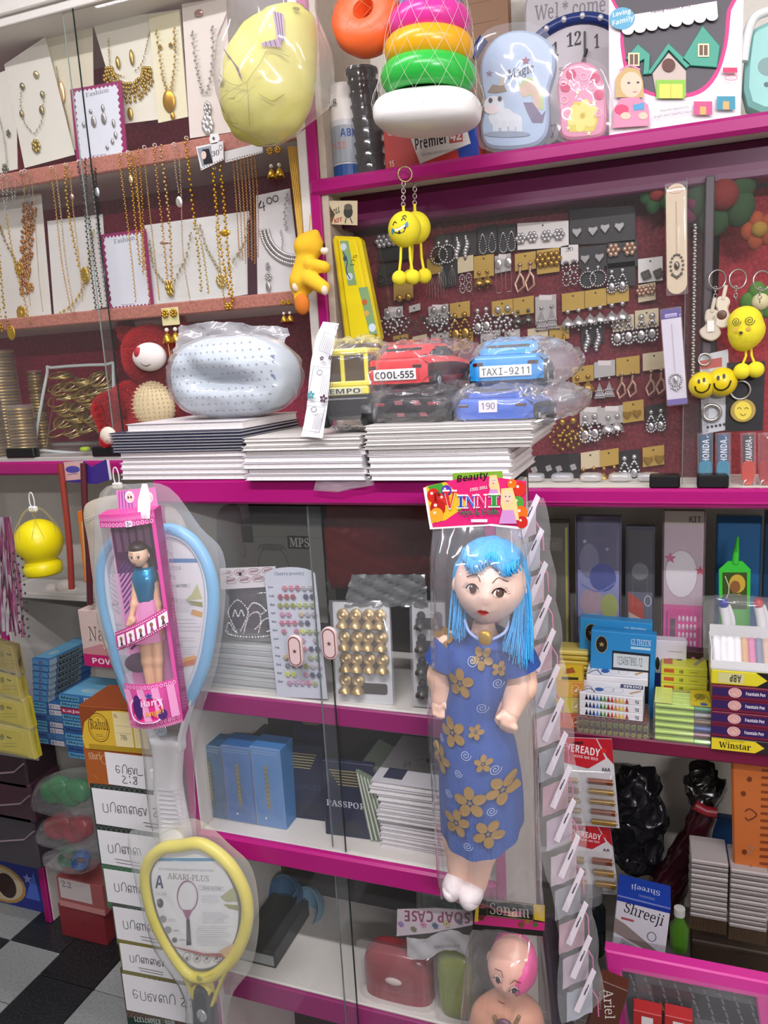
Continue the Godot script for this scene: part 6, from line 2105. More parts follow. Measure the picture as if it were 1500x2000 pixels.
	o=necklace("necklace_card","white card marked 400 with a silver crescent necklace and drop earring","necklace",[500,382,566,368,590,570,503,578],zb+0.004,"dad8d8",[[[560,380,556,420,560,450],2.2,"d4d4d2"],[[548,450,552,470,550,490],1.5,"c9c9c8"]],[[523,520,5,9,"b8b4b2",5],[524,560,6,11,"b8b4b2"],[524,540,8,9,"c4c2c0",7]])
	g=G.new()
	for i in 70:
		var t=(i % 24)/23.0
		var a=0.15+t*1.5
		var r=60.0+(i/24)*8.0
		g.ball(lp(o,577.0 - cos(a)*r*0.9,440.0+sin(a)*r,0.004),Vector3.ONE*0.0048,6,4)
	mk(o,"crescent",g,jewel("c9c6c4"))
	var k=ink(o,0.0004)
	k.curve([505,402,510,392,506,406,518,402],0.0025,"33333a")
	k.line([514,394,516,412],0.0025,"33333a")
	k.loop(526,392,5,6,0.0025,"44444a")
	k.loop(538,388,5,6,0.0025,"44444a")
	prn(o,k)
	o=necklace("jewelry_box","narrow dark plum jewelry case standing between the lower row cards","box",[482,430,500,428,503,575,484,578],zb+0.004,"3a1024",[],[])
	var zc=-1.585
	for q in [
		["silver_chain","pair of short silver bead loops at the left end of the hook rail",[[[3,345,6,380,10,410,14,380,14,345],1.5,"b5b8b0"],[[18,343,22,370,27,400,30,370,30,345],1.5,"9fa39a"]],[]],
		["silver_chain","dark grey beaded loop third from the left on the hook rail",[[[40,338,46,370,52,402,58,370,56,340],1.4,"7d807a"]],[]],
		["gold_chain","thin gold chain in two strands above the rust bridal necklace",[[[46,336,52,450,56,560,60,600],1.0,Gd],[[60,334,68,420,76,540,84,610],1.0,"b9a878"]],[]],
		["gold_chain","long plain gold chain in two strands before the second lower card",[[[98,330,108,400,122,520,140,612],1.5,"cfa04a"],[[108,330,118,410,130,520,146,612],1.5,"cfb98a"]],[]],
		["gold_chain","thick braided gold chain with a small diamond stone over the second lower card",[[[126,324,132,400,144,470,158,535],4.4,"caa02a"],[[136,326,144,420,154,500,162,590],1.3,"cfae5a"]],[[141,384,5,6,"d8b0a0"]]],
		["bead_chain","bundle of black and silver bead strands on the hook rail",[[[152,318,164,390,172,480,188,605],2.2,"4a4848"],[[166,312,172,400,184,500,200,605],2.0,"3a3836"],[[176,318,186,400,194,480,210,600],2.0,"8a8888"],[[186,330,192,420,200,500,216,590],2.0,"3f3d3c"]],[[190,375,6,10,"cfd4d8"]]],
		["gold_chain","single fine gold chain just right of the dark glass edge",[[[232,302,242,380,252,460,260,530,266,595],1.7,"d2a650"]],[]],
		["gold_chain","cluster of gold rope chains with a bright blue tag",[[[248,300,256,350,264,430,274,520],2.0,"d0a030"],[[256,298,268,380,276,450,280,540],1.8,Gd],[[262,300,272,400,282,500,294,596],1.4,"d0a85a"],[[270,292,277,380,280,450,282,530],1.8,"c9903a"]],[[256,350,5,9,"e8cfa0"]]],
		["gold_chain","fine gold chain fifth from the picture card on the hook rail",[[[280,290,290,390,300,480,312,590],1.3,"c9a05a"]],[]],
		["bead_chain","two-strand copper bead chain with a gold pendant above the bell earrings",[[[300,286,310,380,318,450,328,555],2.0,"cc9a5a"],[[314,284,324,370,332,450,336,555],2.6,"cfa870"]],[[330,562,10,17,"bfa04a",6],[322,474,13,4,"d8b8a8"]]],
		["silver_chain","fine chain with a pale oval stone pendant on the hook rail",[[[338,284,344,340,350,380],1.2,"d0b8a0"],[[348,284,352,340,354,380,358,500,372,590],1.2,"c9b088"]],[[350,394,8,11,"e4ddd6"]]],
		["gold_chain","thick twisted gold rope chain left of the picture card",[[[362,272,370,340,376,400,382,440],5.0,"cf9f28"],[[380,440,388,500,394,575],2.4,"c4ae6a"],[[384,440,398,500,408,575],1.8,"c4ae6a"]],[]],
		["gold_chain","thickest gold link chain hanging under the picture card",[[[416,330,424,420,434,500,452,590],4.2,"d2a126"],[[430,325,438,400,444,480,456,595],3.6,"cc9a22"],[[422,440,432,540,440,600],1.5,"c9a040"]],[[440,455,12,7,"d0a23a"],[446,598,11,8,"d0a23a",6]]]]:
		necklace(q[0],q[1],"necklace",[],zc,W,q[2],q[3],"chains on the hook rail",true)
	var st=[]
	for i in 7: st.push_back([[455.0+i*7,312.0 - i*2,462.0+i*7,400.0,468.0+i*6.0,505.0+(i % 3)*6.0],1.2,["c98a4a","c9a070","cf8f3a"][i % 3]])
	necklace("gold_chain","fan of seven fine copper bead chains right of the picture card","necklace",[],zc,W,st,[],"chains on the hook rail",false)
	o=thing("gold_chain","sheaf of straight gold snake chains by the white pillar","necklace",P(586,475,zc),Basis.IDENTITY,"chains on the hook rail")
	for i in 7: mk(o,"chain",G.new().tube(lps(o,[563.0+i*3.6,286,574.0+i*3.2,380,584.0+i*1.5,474],0.0),0.0022,6),jewel("c49a3a"))
	necklace("gold_chain","heavy gold chains with an oval locket hanging over the shelf at the left edge","necklace",[],zc+0.004,W,[[[-6,440,2,540,10,610,22,645],3.4,"b8962a"],[[-14,470,-6,560,2,625],3.0,"c4a030"],[[12,420,30,520,52,600,58,632],2.0,"cba83a"]],[[22,650,12,17,"c8a42c"],[2,640,7,12,"a8841f",5]])
	o=thing("price_card","small white picture card marked 30 with a woman's portrait, hung on the rail","card",P(412,335,-1.572))
	mk(o,"card",G.new().prism(shape(o,[383,287,436,275,437,312,393,333],0.0,0),-0.0006,0.0006),mt("d8d6d4",0.4))
	mk(o,"tab",G.new().prism(shape(o,[411,262,426,260,430,272,424,280,412,282,409,272],0.0,0),-0.0006,0.0006),mt("e2e0de",0.4))
	k=ink(o,0.0008)
	k.poly([385,290,412,284,416,318,395,326],"8d9298")
	k.poly([395,292,408,290,416,318,398,322],"1f1c1e")
	k.oval(398,303,5,8,"d9bfb0")
	k.text("30","sital",414,306,428,302,10,"26262c")
	k.loop(431,288,3,5,0.0008,"4a4a50")
	for i in 9: k.oval(394.0+i*5,329.0 - i*2.3,1,1,"2a2a2e")
	k.oval(417,270,2.5,3,"55555a")
	prn(o,k)
	o=thing("card_strip","white punched card strip hanging right of the picture card","card",P(475,315,-1.58))
	mk(o,"strip",G.new().prism(shape(o,[438,296,512,278,514,298,440,318],0.0,0),-0.0006,0.0006),mt("d6d4d2",0.4))
	k=ink(o,0.0008)
	for i in 15: k.oval(444.0+i*4.8,313.0 - i*1.2,1,1,"2a2a2e")
	prn(o,k)
	for q in [[338.0,590.0,1.0,"gold bell earrings with pearl drops on a cream card over the red teddy"],[562.0,580.0,0.62,"small gold bell earrings below the yellow plush at the white pillar"],[540.0,285.0,0.8,"dark gold tasselled bell earrings under the yellow bagged ball"]]:
		o=thing("bell_earrings",q[3],"earrings",P(q[0],q[1]+94*q[2],-1.575),Basis.IDENTITY,"bell earrings")
		var s: float=q[2]*0.00118
		if q[2]>0.9: mk(o,"card",G.new().box(Vector3(0,66,-3)*s,Vector3(40,34,0.8)*s),mt("d9cf9a",0.4))
		for e in [-10.0,10.0]:
			var er=Node3D.new()
			er.name="earring"
			o.add_child(er,true)
			g=G.new()
			bloom(g,Vector3(e,72,0)*s,9.0*s,7)
			g.lathe(Vector3(e,16,0)*s,[Vector2(10,0)*s,Vector2(10.5,2)*s,Vector2(8.5,9)*s,Vector2(4,17)*s,Vector2(0,19)*s],14)
			for i in 10: g.bead(Vector3(e+cos(i*0.63)*10,15,sin(i*0.63)*10)*s,1.6*s)
			mk(er,"bell",g,jewel("bf9636"))
			mk(er,"pearl",G.new().ball(Vector3(e,40,0)*s,Vector3.ONE*4.5*s,10,7),mt("e2d6c4",0.2))
			if q[2]>0.9: mk(er,"pin",G.new().tube([Vector3(e,14,0)*s,Vector3(e+2,-20,0)*s,Vector3(e+5,-22,0)*s,Vector3(e+5,0,0)*s],1.3*s,5),jewel("c9a25a"))

# ---------------------------------------------------------------- bangles, tray and teddy on the showcase floor
func build_showcase_floor() -> void:
	var y0=-0.181
	for q in [[18.0,682.0,33.0,-1.66,"tall stack of gold bangles wrapped in film at the left edge"],[48.0,790.0,24.0,-1.62,"shorter stack of gold bangles before the tall wrapped stack"],[-8.0,760.0,26.0,-1.62,"stack of gold bangles cut off by the left edge"],[86.0,722.0,14.0,-1.72,"slim wrapped stack of bangles beside the clear tray"]]:
		var b=P(q[0],870,q[3])
		var t=P(q[0],q[1],q[3])
		var r: float=q[2]*0.00125
		var o=thing("bangle_stack",q[4],"bangles",Vector3(b.x,y0,q[3]),Basis.IDENTITY,"bangle stacks")
		var h: float=t.y - y0
		var n=int(h/0.0085)
		var ring_mesh=G.new().at(Transform3D(Basis(Vector3.RIGHT,PI/2),Vector3.ZERO)).ring(Vector3.ZERO,Basis.IDENTITY,r,0.0040,28,6).mesh()
		for i in n: mk(o,"bangle",ring_mesh,jewel(["a8873c","8f7434","b59a58"][i % 3]),"",Vector3(0.0008*sin(i*2.0),0.0045+i*0.0085,0.0008*cos(i*3.0)))
		mk(o,"film_wrap",G.new().lathe(Vector3.ZERO,[Vector2(r*1.16,0.001),Vector2(r*1.17,h*0.5),Vector2(r*1.15,h)],24),mats.bagclear)
	var o=thing("plastic_tray","clear plastic tray tilted against the cabinet beside the red teddy","tray",P(155,882,-1.69))
	var tl=[82,872,110,725,222,716,222,882]
	var out=shape(o,[80,868,104,728,112,718,218,712,232,722,232,880,220,886,96,878],0.0,3)
	var g=G.new()
	g.tube(Array(out).map(func(p): return Vector3(p.x,p.y,0.022)),0.0042,8,true)
	mk(o,"rim",g,mt("c9d2cf",0.2))
	var base=PackedVector2Array()
	for p in out: base.push_back(p*0.9+Vector2(0,0.008))
	mk(o,"tray_base",G.new().prism(base,-0.012,-0.009),mats.baghaze)
	o=thing("bangle_heap","loose gold bangles heaped in the clear plastic tray","bangles",P(160,866,-1.685))
	var rm=G.new().ring(Vector3.ZERO,Basis.IDENTITY,0.026,0.0022,22,5).mesh()
	for i in 90:
		var px=112.0+(i*37 % 100)
		var py=850.0 - (i*53 % 112)
		mk(o,"bangle",rm,jewel(["b39c5a","a88c46","c9bb88"][i % 3]),"",lp(o,px,py - 6,0.002*(i % 5)),Basis.from_euler(Vector3(-1.1+0.3*sin(i*1.3),0.5*sin(i*2.1),0.3*cos(i))))
	o=thing("lime_packet","bright lime packet showing under the clear tray","packet",P(165,884,-1.60))
	mk(o,"packet",G.new().ball(lp(o,166,877),Vector3(0.012,0.006,0.01),12,6,0.6),mt("a9c92a",0.4))
	o=thing("tinsel_trim","scrap of silver tinsel beside the right glass stop","tinsel",P(226,882,-1.575))
	g=G.new()
	for i in 26:
		var c=lp(o,222+(i*7 % 16),874+(i*5 % 14),0.0)
		g.tube([c,c+Vector3(0.008*sin(i),0.008*cos(i*1.7),0.006*sin(i*2.0))],0.0008,4)
	mk(o,"foil_strands",g,mt("b8b8b8",0.2,0.8))
	o=thing("teddy_bear","red fluffy teddy bear with a cream belly and white muzzle behind the notebooks","teddy bear",Vector3(P(280,860,-1.62).x,y0,-1.64))
	g=skin([cap(o,295,700,-0.01,0.062,295,690,-0.01,0.064),cap(o,300,790,-0.02,0.060,310,830,-0.02,0.064),cap(o,255,775,0.01,0.034,212,800,0.03,0.030),cap(o,212,800,0.03,0.030,215,830,0.04,0.024),cap(o,250,850,0.02,0.030,222,860,0.05,0.026),cap(o,340,855,0.02,0.028,355,858,0.04,0.024),cap(o,252,650,-0.02,0.022,248,640,-0.02,0.020),cap(o,345,640,-0.02,0.022,348,632,-0.02,0.020)],0.02,0.006,G.new())
	mk(o,"body",g,mt("9a121a",0.85))
	var tufts=func(src: G,len: float,col: String,keep: Callable,called: String) -> void:
		var f=G.new()
		var q=RandomNumberGenerator.new()
		q.seed=5
		for i in range(0,src.v.size()):
			var p=src.v[i]
			if not keep.call(p): continue
			for j in 7:
				var d=(src.n[i]+Vector3(q.randf_range(-0.7,0.7),q.randf_range(-0.9,0.4),q.randf_range(-0.7,0.7))).normalized()*len
				var s=Vector3(-d.y,d.x,0.002).normalized()*0.0011
				f.tri(p - s,p+s,p+d)
		var m=mk(o,called,f,mt(col,0.9))
		m.set_meta("kind","stuff")
	tufts.call(g,0.011,"c01a24",func(p): return p.z>-0.02,"red_fur")
	var bel=G.new().ball(lp(o,300,795,0.026),Vector3(0.060,0.060,0.030),26,18)
	mk(o,"belly",bel,mt("e2cfa4",0.9),"cream plush belly")
	tufts.call(bel,0.0055,"e8d6ae",func(p): return p.z>0.02,"cream_fur")
	var mz=lp(o,292,697,0.055)
	mk(o,"muzzle",G.new().ball(mz,Vector3(0.046,0.034,0.026),22,14),mt("eee6e0",0.8),"smooth white muzzle")
	mk(o,"nose",G.new().ball(mz+Vector3(-0.017,0.010,0.017),Vector3(0.013,0.014,0.009),14,8),mt("b0303a",0.6),"pinkish red nose")
	mk(o,"smile",G.new().tube(smooth([mz+Vector3(-0.016,-0.008,0.022),mz+Vector3(-0.002,-0.020,0.022),mz+Vector3(0.014,-0.018,0.020),mz+Vector3(0.026,-0.004,0.017)],5),0.0009,5),mt("6a5a56",0.7))
	mk(o,"paw",G.new().ball(lp(o,212,852,0.068),Vector3(0.024,0.024,0.014),16,10),mt("e6dccb",0.9),"cream foot pad")

# ---------------------------------------------------------------- top shelf and the toys hung before it
func netting(o: Node3D,r: Array,n: int,col: String,lines=14) -> void:
	var g=G.new()
	var y0: float=r[0][0]
	var y1: float=r[r.size() - 1][0]
	for s in [-1.0,1.0]:
		for i in n:
			var p=[]
			for j in lines+1:
				var v=float(j)/lines
				var e=sec(r,lerpf(y0,y1,v))
				var a=TAU*i/n+s*v*2.2
				p.push_back(Vector3(e[1]+cos(a)*e[3],lerpf(y0,y1,v),e[2]+sin(a)*e[4]))
			g.tube(p,0.0003,3)
	mk(o,"net",g,mt(col,0.5))
func build_top_shelf() -> void:
	var y0=0.392
	var o: Node3D
	var g: G
	var k: Ink
	var on=func(f: Dictionary) -> Dictionary:
		f.h+=f.t.origin.y - y0
		f.t.origin.y=y0
		return f
	var b=P(624,345,-1.62)
	o=carton("spray_carton","cream carton with black marker writing at the left end of the top shelf","box",on.call(fb(607,235,646,350,-1.60)),0.04,"cfc4a8",[["p",[0.0,0.85,0.3,0.8,0.55,0.45,0.5,0.1,0.2,0.45],"2e2a28"],["t","BN","sital",0.5,0.78,0.95,0.1,"26262c"],["t","20","sital",0.55,0.55,0.95,0.1,"26262c"],["o",0.2,0.25,0.1,0.08,"4a3a30"]])
	b=P(671,345,-1.60)
	var t=P(671,157,-1.60)
	o=thing("spray_can","white spray can with a grey and blue label reading 123 on the top shelf","can",Vector3(b.x,y0,-1.63))
	var h: float=t.y - y0
	g=G.new().lathe(Vector3.ZERO,[Vector2(0,0),Vector2(0.031,0),Vector2(0.032,0.006),Vector2(0.032,h*0.62)],24)
	mk(o,"can",g,mt("c9c9cc",0.35))
	mk(o,"cap",G.new().lathe(Vector3(0,h*0.62,0),[Vector2(0.032,0.0),Vector2(0.0325,0.004),Vector2(0.030,h*0.34),Vector2(0.027,h*0.38),Vector2(0,h*0.38)],24),mt("e6e2dc",0.35),"white cap")
	k=Ink.new()
	k.warp=func(p: Vector2,z: float): return Vector3(sin(p.x/0.032)*(0.0324+z),p.y,cos(p.x/0.032)*(0.0324+z))
	for i in 8: k.rect(-0.044+i*0.011,0.0,-0.033+i*0.011,h*0.16,"24508f")
	for i in 8: k.rect(-0.044+i*0.011,h*0.18,-0.033+i*0.011,h*0.56,"9fa6ad")
	k.text("ABN","bold",0.0,h*0.44,0.035,h*0.44,h*0.08,"2a4f9a")
	k.text("123","bold",-0.02,h*0.32,0.012,h*0.32,h*0.07,"c98a84")
	for i in 4: k.rect(-0.018,h*(0.20+i*0.03),0.02,h*(0.207+i*0.03),"6a7078")
	k.text("1.8","sital",-0.028,h*0.76,-0.004,h*0.76,h*0.07,"2a2a30")
	prn(o,k)
	b=P(716,335,-1.60)
	t=P(705,108,-1.60)
	var tubs=int((t.y - y0)/0.024)
	for i in tubs:
		o=thing("black_tub",nth(i,tubs)+"black plastic tub in the film-wrapped column on the top shelf","tub",Vector3(b.x - 0.0012*i,y0+i*0.024,-1.63),Basis.IDENTITY,"column of black tubs")
		mk(o,"tub",G.new().lathe(Vector3.ZERO,[Vector2(0,0),Vector2(0.028,0),Vector2(0.031,0.016),Vector2(0.034,0.017),Vector2(0.034,0.0225),Vector2(0,0.0225)],22),mt("1c1a20",0.22))
		mk(o,"film",G.new().lathe(Vector3.ZERO,[Vector2(0.036,-0.001),Vector2(0.0365,0.012),Vector2(0.0355,0.023)],20),mats.bagclear)
	o=carton("card_game_box","red, white and blue card game carton under the stacking rings","box",on.call(fb(752,238,936,318,-1.585)),0.07,"c23a34",[["p",[0.80,0.0,1.0,0.0,1.0,1.0,0.72,1.0],"22409a"],["p",[0.25,0.85,0.84,1.0,0.92,0.30,0.38,0.05],"e6e2de"],["u","Premier","bold",0.34,0.34,0.68,0.38,0.24,"1a1a1e"],["r",0.70,0.36,0.84,0.66,"c25a58"],["t","42","bold",0.71,0.40,0.83,0.22,"f0e6e4"],["t","CREATING FAST WITH EXCELLENCE","sans",0.40,0.20,0.80,0.05,"8a8488"],["e",0.08,0.8,0.035,0.09,0.0014,"e9cfca"],["e",0.18,0.82,0.035,0.09,0.0014,"e9cfca"],["t","15","bold",0.05,0.08,0.10,0.12,"e9cfca"]])
	o=thing("ring_toy","orange plastic ring toy in a net hanging over the film-wrapped tubs","toy",P(720,95,-1.44))
	g=G.new().at(Transform3D(Basis(Vector3.RIGHT,1.25),lp(o,720,38,-0.02)))
	g.lathe(Vector3.ZERO,[Vector2(0.012,0.0),Vector2(0.018,-0.022),Vector2(0.040,-0.030),Vector2(0.060,-0.024),Vector2(0.069,-0.004),Vector2(0.066,0.018),Vector2(0.045,0.032),Vector2(0.020,0.028),Vector2(0.012,0.0)],40)
	mk(o,"ring",g,mt("e8622c",0.4))
	netting(o,[[-0.003,lp(o,720,95).x,-0.02,0.006,0.006],[0.03,lp(o,720,60).x,-0.02,0.066,0.05],[0.075,lp(o,720,30).x,-0.02,0.074,0.05],[0.13,lp(o,720,0).x,-0.02,0.05,0.03]],14,"d9885a")
	o=thing("stacking_toy","tower of coloured stacking rings on a white base in a net","toy",P(833,262,-1.44),Basis(Vector3.BACK,-0.08))
	var s=0.00098
	mk(o,"base",G.new().ball(Vector3(0,36*s,0),Vector3(99,36,70)*s,36,18,0.72),mt("ecece8",0.3),"white base")
	var rg=[[88,"2fb544",98,27],[82,"e8a81c",142,27],[74,"d8389a",186,26],[58,"6f9ac9",226,24],[48,"1f2f5a",262,20]]
	for q in rg:
		g=G.new()
		g.grid(40,14,func(u,v):
			var a: float=u*TAU
			var e: float=v*TAU
			var r: float=(q[0] - q[3]*0.95)+q[3]*0.95*cos(e)
			return Vector3(cos(a)*r,q[2] - 2.0+q[3]*sin(e),-sin(a)*r*0.9)*s,true,true)
		mk(o,"ring",g,mt(q[1],0.25),["green ring","yellow ring","pink ring","pale blue ring","navy ring"][rg.find(q)])
	netting(o,[[0.0,0,0,0.02,0.02],[36*s,0,0,0.101,0.072],[98*s,0,0,90*s,82*s],[186*s,0,0,76*s,70*s],[262*s,0,0,50*s,46*s],[0.30,0,0,0.02,0.02]],16,"d8d8cc",18)
	o=thing("bagged_ball","pale yellow panelled soft ball in a large clear bag with purple plaid trim","ball",P(530,280,-1.42))
	var r=rows(o,[[282,500,545,0,0.012],[262,462,582,0,0.04],[215,440,606,0,0.062],[150,436,614,0,0.07],[90,448,616,0,0.066],[45,475,612,0,0.05],[18,505,590,0,0.022]])
	g=G.new()
	loft(g,r,40,30)
	for i in g.v.size():
		var v=g.v[i]
		var c=absf(sin(v.x*42.0+v.y*26.0))*absf(sin(v.y*38.0 - v.x*20.0))
		g.v[i].z-=0.010*(1.0 - c) ** 6 if v.z>0 else 0.0
	mk(o,"ball",g,mt("d4cd62",0.5))
	k=ink(o,0.0)
	k.warp=on_loft(r,0.006)
	for q in [[452,105,470,120,505,158,512,185],[560,45,580,50,584,95,575,115],[548,112,575,100,580,115,548,118]]:
		k.poly(q,"a98aa6")
		for i in 3:
			var f=0.25+i*0.25
			k.line([lerpf(q[0],q[2],f),lerpf(q[1],q[3],f),lerpf(q[6],q[4],f),lerpf(q[7],q[5],f)],0.0016,"4a2a5a")
	for q in [[440,140,470,175,500,190,520,185],[520,185,545,150,560,125,590,130],[512,260,520,215,520,185],[450,215,470,205,510,190],[540,205,560,215,580,200],[455,220,460,245,490,255]]: k.curve(q,0.0016,"a8a03a")
	k.poly([440,158,462,162,460,182,439,176],"e6e4d0")
	k.text("POWER","bold",442,173,459,177,5,"4a4a40")
	k.oval(596,33,5,5,"8a8440")
	prn(o,k)
	bag(o,shape(o,[470,-70,600,-70,616,20,650,110,646,200,600,245,540,285,470,270,432,200,434,110,462,30],0.0,4),0.078,0.06,mats.bagsoft,0.008,"plastic_bag",2.0,34.0)
	o=carton("wooden_block","brown wooden board standing behind the unicorn tin","board",on.call(fb(908,-30,1000,300,-1.80)),0.03,"7a4f22",[["l",0.2,0.9,0.8,0.1,9,"6a421a"]])
	o=thing("rhinestone_clock","grey wall clock with a blue rhinestone ring and Welcome lettering behind the tins","clock",Vector3(P(1118,290,-1.76).x,y0,-1.76))
	var c=lp(o,1122,172)
	mk(o,"case",G.new().prism(rr(0.20,0.40,0.08,c.x+0.0,c.y+0.04,8),-0.03,0.0,0.004),mt("a9a6a8",0.4))
	g=G.new().ring(c+Vector3(0,0,0.003),Basis.IDENTITY,0.128,0.0125,48,8)
	mk(o,"blue_ring",g,mt("22346e",0.25))
	mk(o,"dial",G.new().prism(rr(0.236,0.236,0.118,c.x,c.y,14),0.0,0.004),mt("b5aeb2",0.35))
	for i in 22: mk(o,"rhinestone",G.new().ball(c+Vector3(cos(i*TAU/22)*0.128,sin(i*TAU/22)*0.128,0.014),Vector3.ONE*0.0062,8,5),mt("e6e6ea",0.1,0.5))
	k=ink(o,0.0045,0)
	k.w=1.0
	for i in 12:
		var a=PI/2 - TAU*i/12.0
		var hw=0.014 if i==0 or i>9 else (0.005 if i==1 else 0.008)
		k.text(str(12 if i==0 else i),"sbold",c.x+cos(a)*0.09 - hw,c.y+sin(a)*0.09 - 0.012,c.x+cos(a)*0.09+hw,c.y+sin(a)*0.09 - 0.012,0.026,"1d1b1e")
	k.text("Sapna","sans",c.x - 0.03,c.y+0.028,c.x+0.02,c.y+0.028,0.014,"6a6468")
	prn(o,k)
	g=G.new()
	g.box(c+Vector3(0.022,0.05,0.008),Vector3(0.004,0.1,0.001))
	mk(o,"minute_hand",g,mt("1a1a1c",0.4),"",Vector3.ZERO)
	mk(o,"hour_hand",G.new().tube([c+Vector3(0,0,0.010),c+Vector3(0.026,0.066,0.010)],0.003,5),mt("1a1a1c",0.4))
	k=ink(o,0.0006)
	k.text("Wel * come","sital",1044,40,1182,22,30,"6f6a70")
	prn(o,k,"welcome_letters")
	mk(o,"trim_bar",G.new().tube(lps(o,[922,112,945,76],0.0),0.012,8),mt("22346e",0.25))
	o=thing("pencil_tin","peanut-shaped pale blue tin printed with a unicorn and the word Magic","tin",Vector3(P(1008,290,-1.585).x,y0,-1.585))
	var tin=[948,282,985,290,1040,284,1066,262,1072,225,1070,180,1083,130,1078,90,1048,64,1005,58,965,75,940,115,938,160,946,205,938,245]
	mk(o,"tin",G.new().prism(shape(o,tin,0.0,4),-0.035,0.0,0.005),mt("a9bdd6",0.3))
	k=ink(o,0.0004)
	k.poly([1010,170,1030,150,1050,158,1060,180,1062,215,1045,210,1040,185,1022,190],"b9c98a")
	k.poly([1012,175,1030,158,1048,168,1054,190,1054,215,1046,208,1036,182,1022,190],"d4b8a8")
	k.poly([1022,200,1040,200,1058,225,1066,215,1060,240,1040,240,1030,220],"7a6f8a")
	for q in [[980,230,26,20],[965,205,20,18],[1000,235,20,14]]: k.oval(q[0],q[1],q[2],q[3],"d9dde4")
	for q in [968,985,1000,1014]: k.rect(q - 6,235,q+6,262,"d3d8e0")
	for q in [968,985,1000,1014]: k.rect(q - 7,257,q+7,264,"a8888c")
	k.poly([952,180,962,165,985,168,990,178,968,182],"8a7a6a")
	k.poly([975,168,980,140,986,166],"c9b8a0")
	k.oval(958,196,4,5,"3a3438")
	k.oval(976,193,4,5,"3a3438")
	k.oval(960,214,14,9,"e6d6d8")
	k.oval(990,262,46,6,"8f9db0")
	k.text("Magic","sital",992,160,1042,146,24,"4a4650")
	k.star(1027,118,9,"a86a80")
	k.star(956,143,7,"8a7a90")
	prn(o,k)
	bag(o,shape(o,[940,290,1085,275,1090,120,1060,55,1000,44,940,70,926,160],0.0,4),0.006,0.036,mats.bagclear,0.003)
	o=thing("pencil_tin","small pink tin with a yellow flower print in clear plastic beside the play set","tin",Vector3(P(1135,268,-1.585).x,y0,-1.585))
	tin=[1098,266,1140,270,1178,260,1184,215,1178,160,1160,128,1130,120,1100,134,1088,170,1092,220]
	mk(o,"tin",G.new().prism(shape(o,tin,0.0,4),-0.03,0.0,0.004),mt("d88aa8",0.3))
	k=ink(o,0.0004)
	k.poly([1108,240,1120,200,1150,196,1168,235,1160,256,1112,258],"d9c84a")
	flower(k,1138,226,0.028,0.3,"e6dc7a",6,"c9a83a")
	for q in [[1104,170],[1162,152],[1170,185],[1115,145]]: k.oval(q[0],q[1],10,10,"c9386a")
	for q in [[1100,160],[1155,168],[1168,220],[1102,195],[1140,150]]: k.loop(q[0],q[1],7,7,0.0012,"f0d0dc")
	for q in [[1110,250],[1160,200],[1128,180],[1150,260]]: k.star(q[0],q[1],6,"f0e6b0")
	prn(o,k)
	bag(o,shape(o,[1086,272,1190,266,1190,150,1160,116,1110,114,1082,160],0.0,4),0.006,0.032,mats.bagclear,0.004,"plastic_bag",4.0)
	var f=on.call(fb(1189,-20,1446,254,-1.60))
	f.h=P(1189,-20,-1.60).y - y0
	o=carton("play_set_box","white and pink toy house box with green roofs in its round window","toy",f,0.07,"e6e0e4")
	k=ink(o,0.0003)
	k.fill(shape(o,[1212,40,1212,90,1225,150,1260,182,1310,192,1365,184,1400,150,1420,90,1428,20,1440,-40,1200,-40],0.0,4),"d42a80")
	k.fill(shape(o,[1218,40,1219,90,1232,145,1264,176,1310,185,1362,176,1394,144,1413,88,1420,20,1432,-40,1206,-40],0.0,4),"4f4a50")
	prn(o,k,"window_print")
	var inner=[[1240,70,1232,130,1262,146,1272,118,1250,72],[1345,100,1375,55,1400,98,1395,130,1345,132]]
	for q in [[1222,116,1246,88,1270,108,1268,146,1256,148,1258,118,1238,128],[1262,148,1305,86,1350,128,1340,136,1306,100,1272,146],[1332,118,1372,52,1406,92,1400,134,1345,130]]:
		mk(o,"toy_roof",G.new().prism(shape(o,q,0.0,0),0.0008,0.006,0.001),mt("2f9a82",0.4),"green toy roof")
	mk(o,"toy_wall",G.new().prism(shape(o,[1274,145,1306,104,1340,140,1340,190,1282,190],0.0,0),0.0006,0.004,0.001),mt("c9b8ae",0.5),"cream toy house wall")
	k=ink(o,0.0066)
	k.oval(1306,127,13,13,"5a2a1c")
	k.rect(1282,156,1338,192,"8ac43a")
	k.rect(1288,164,1333,192,"e0d85a")
	k.line([1310,164,1310,192],0.0008,"a8a030")
	for q in [[1238,116],[1374,98]]:
		k.rect(q[0] - 11,q[1] - 13,q[0]+11,q[1]+13,"e6dcae")
		k.rect(q[0] - 8,q[1] - 10,q[0] - 1,q[1]+10,"6a4a3a")
		k.rect(q[0]+1,q[1] - 10,q[0]+8,q[1]+10,"6a4a3a")
	prn(o,k,"house_print")
	k=ink(o,0.0072)
	k.poly([1214,32,1400,2,1402,28,1216,62],"e9e2e6")
	for i in 8: k.oval(1226.0+i*23.5,58.0 - i*3.9,12,10,"efe9ec")
	k.text("Funny house play set","bold",1272,28,1366,10,10,"5a4a58")
	k.oval(1215,36,25,22,"5aa8c9",-0.2)
	k.text("Loving","bold",1197,36,1232,28,12,"eef4f6")
	k.text("Family","bold",1196,54,1238,42,14,"d4ecf4")
	k.text("Beautiful Appearance","sans",1290,220,1345,212,6,"5a4a58")
	k.text("Bright And Cheerful Colors","sans",1278,232,1352,221,6,"5a4a58")
	for q in [[1355,190,"c94a80"],[1400,180,"2f8fa8"]]:
		k.rect(q[0],q[1]+8,q[0]+36,q[1]+34,q[2])
		k.rect(q[0]+12,q[1]+18,q[0]+24,q[1]+34,"d9a85a")
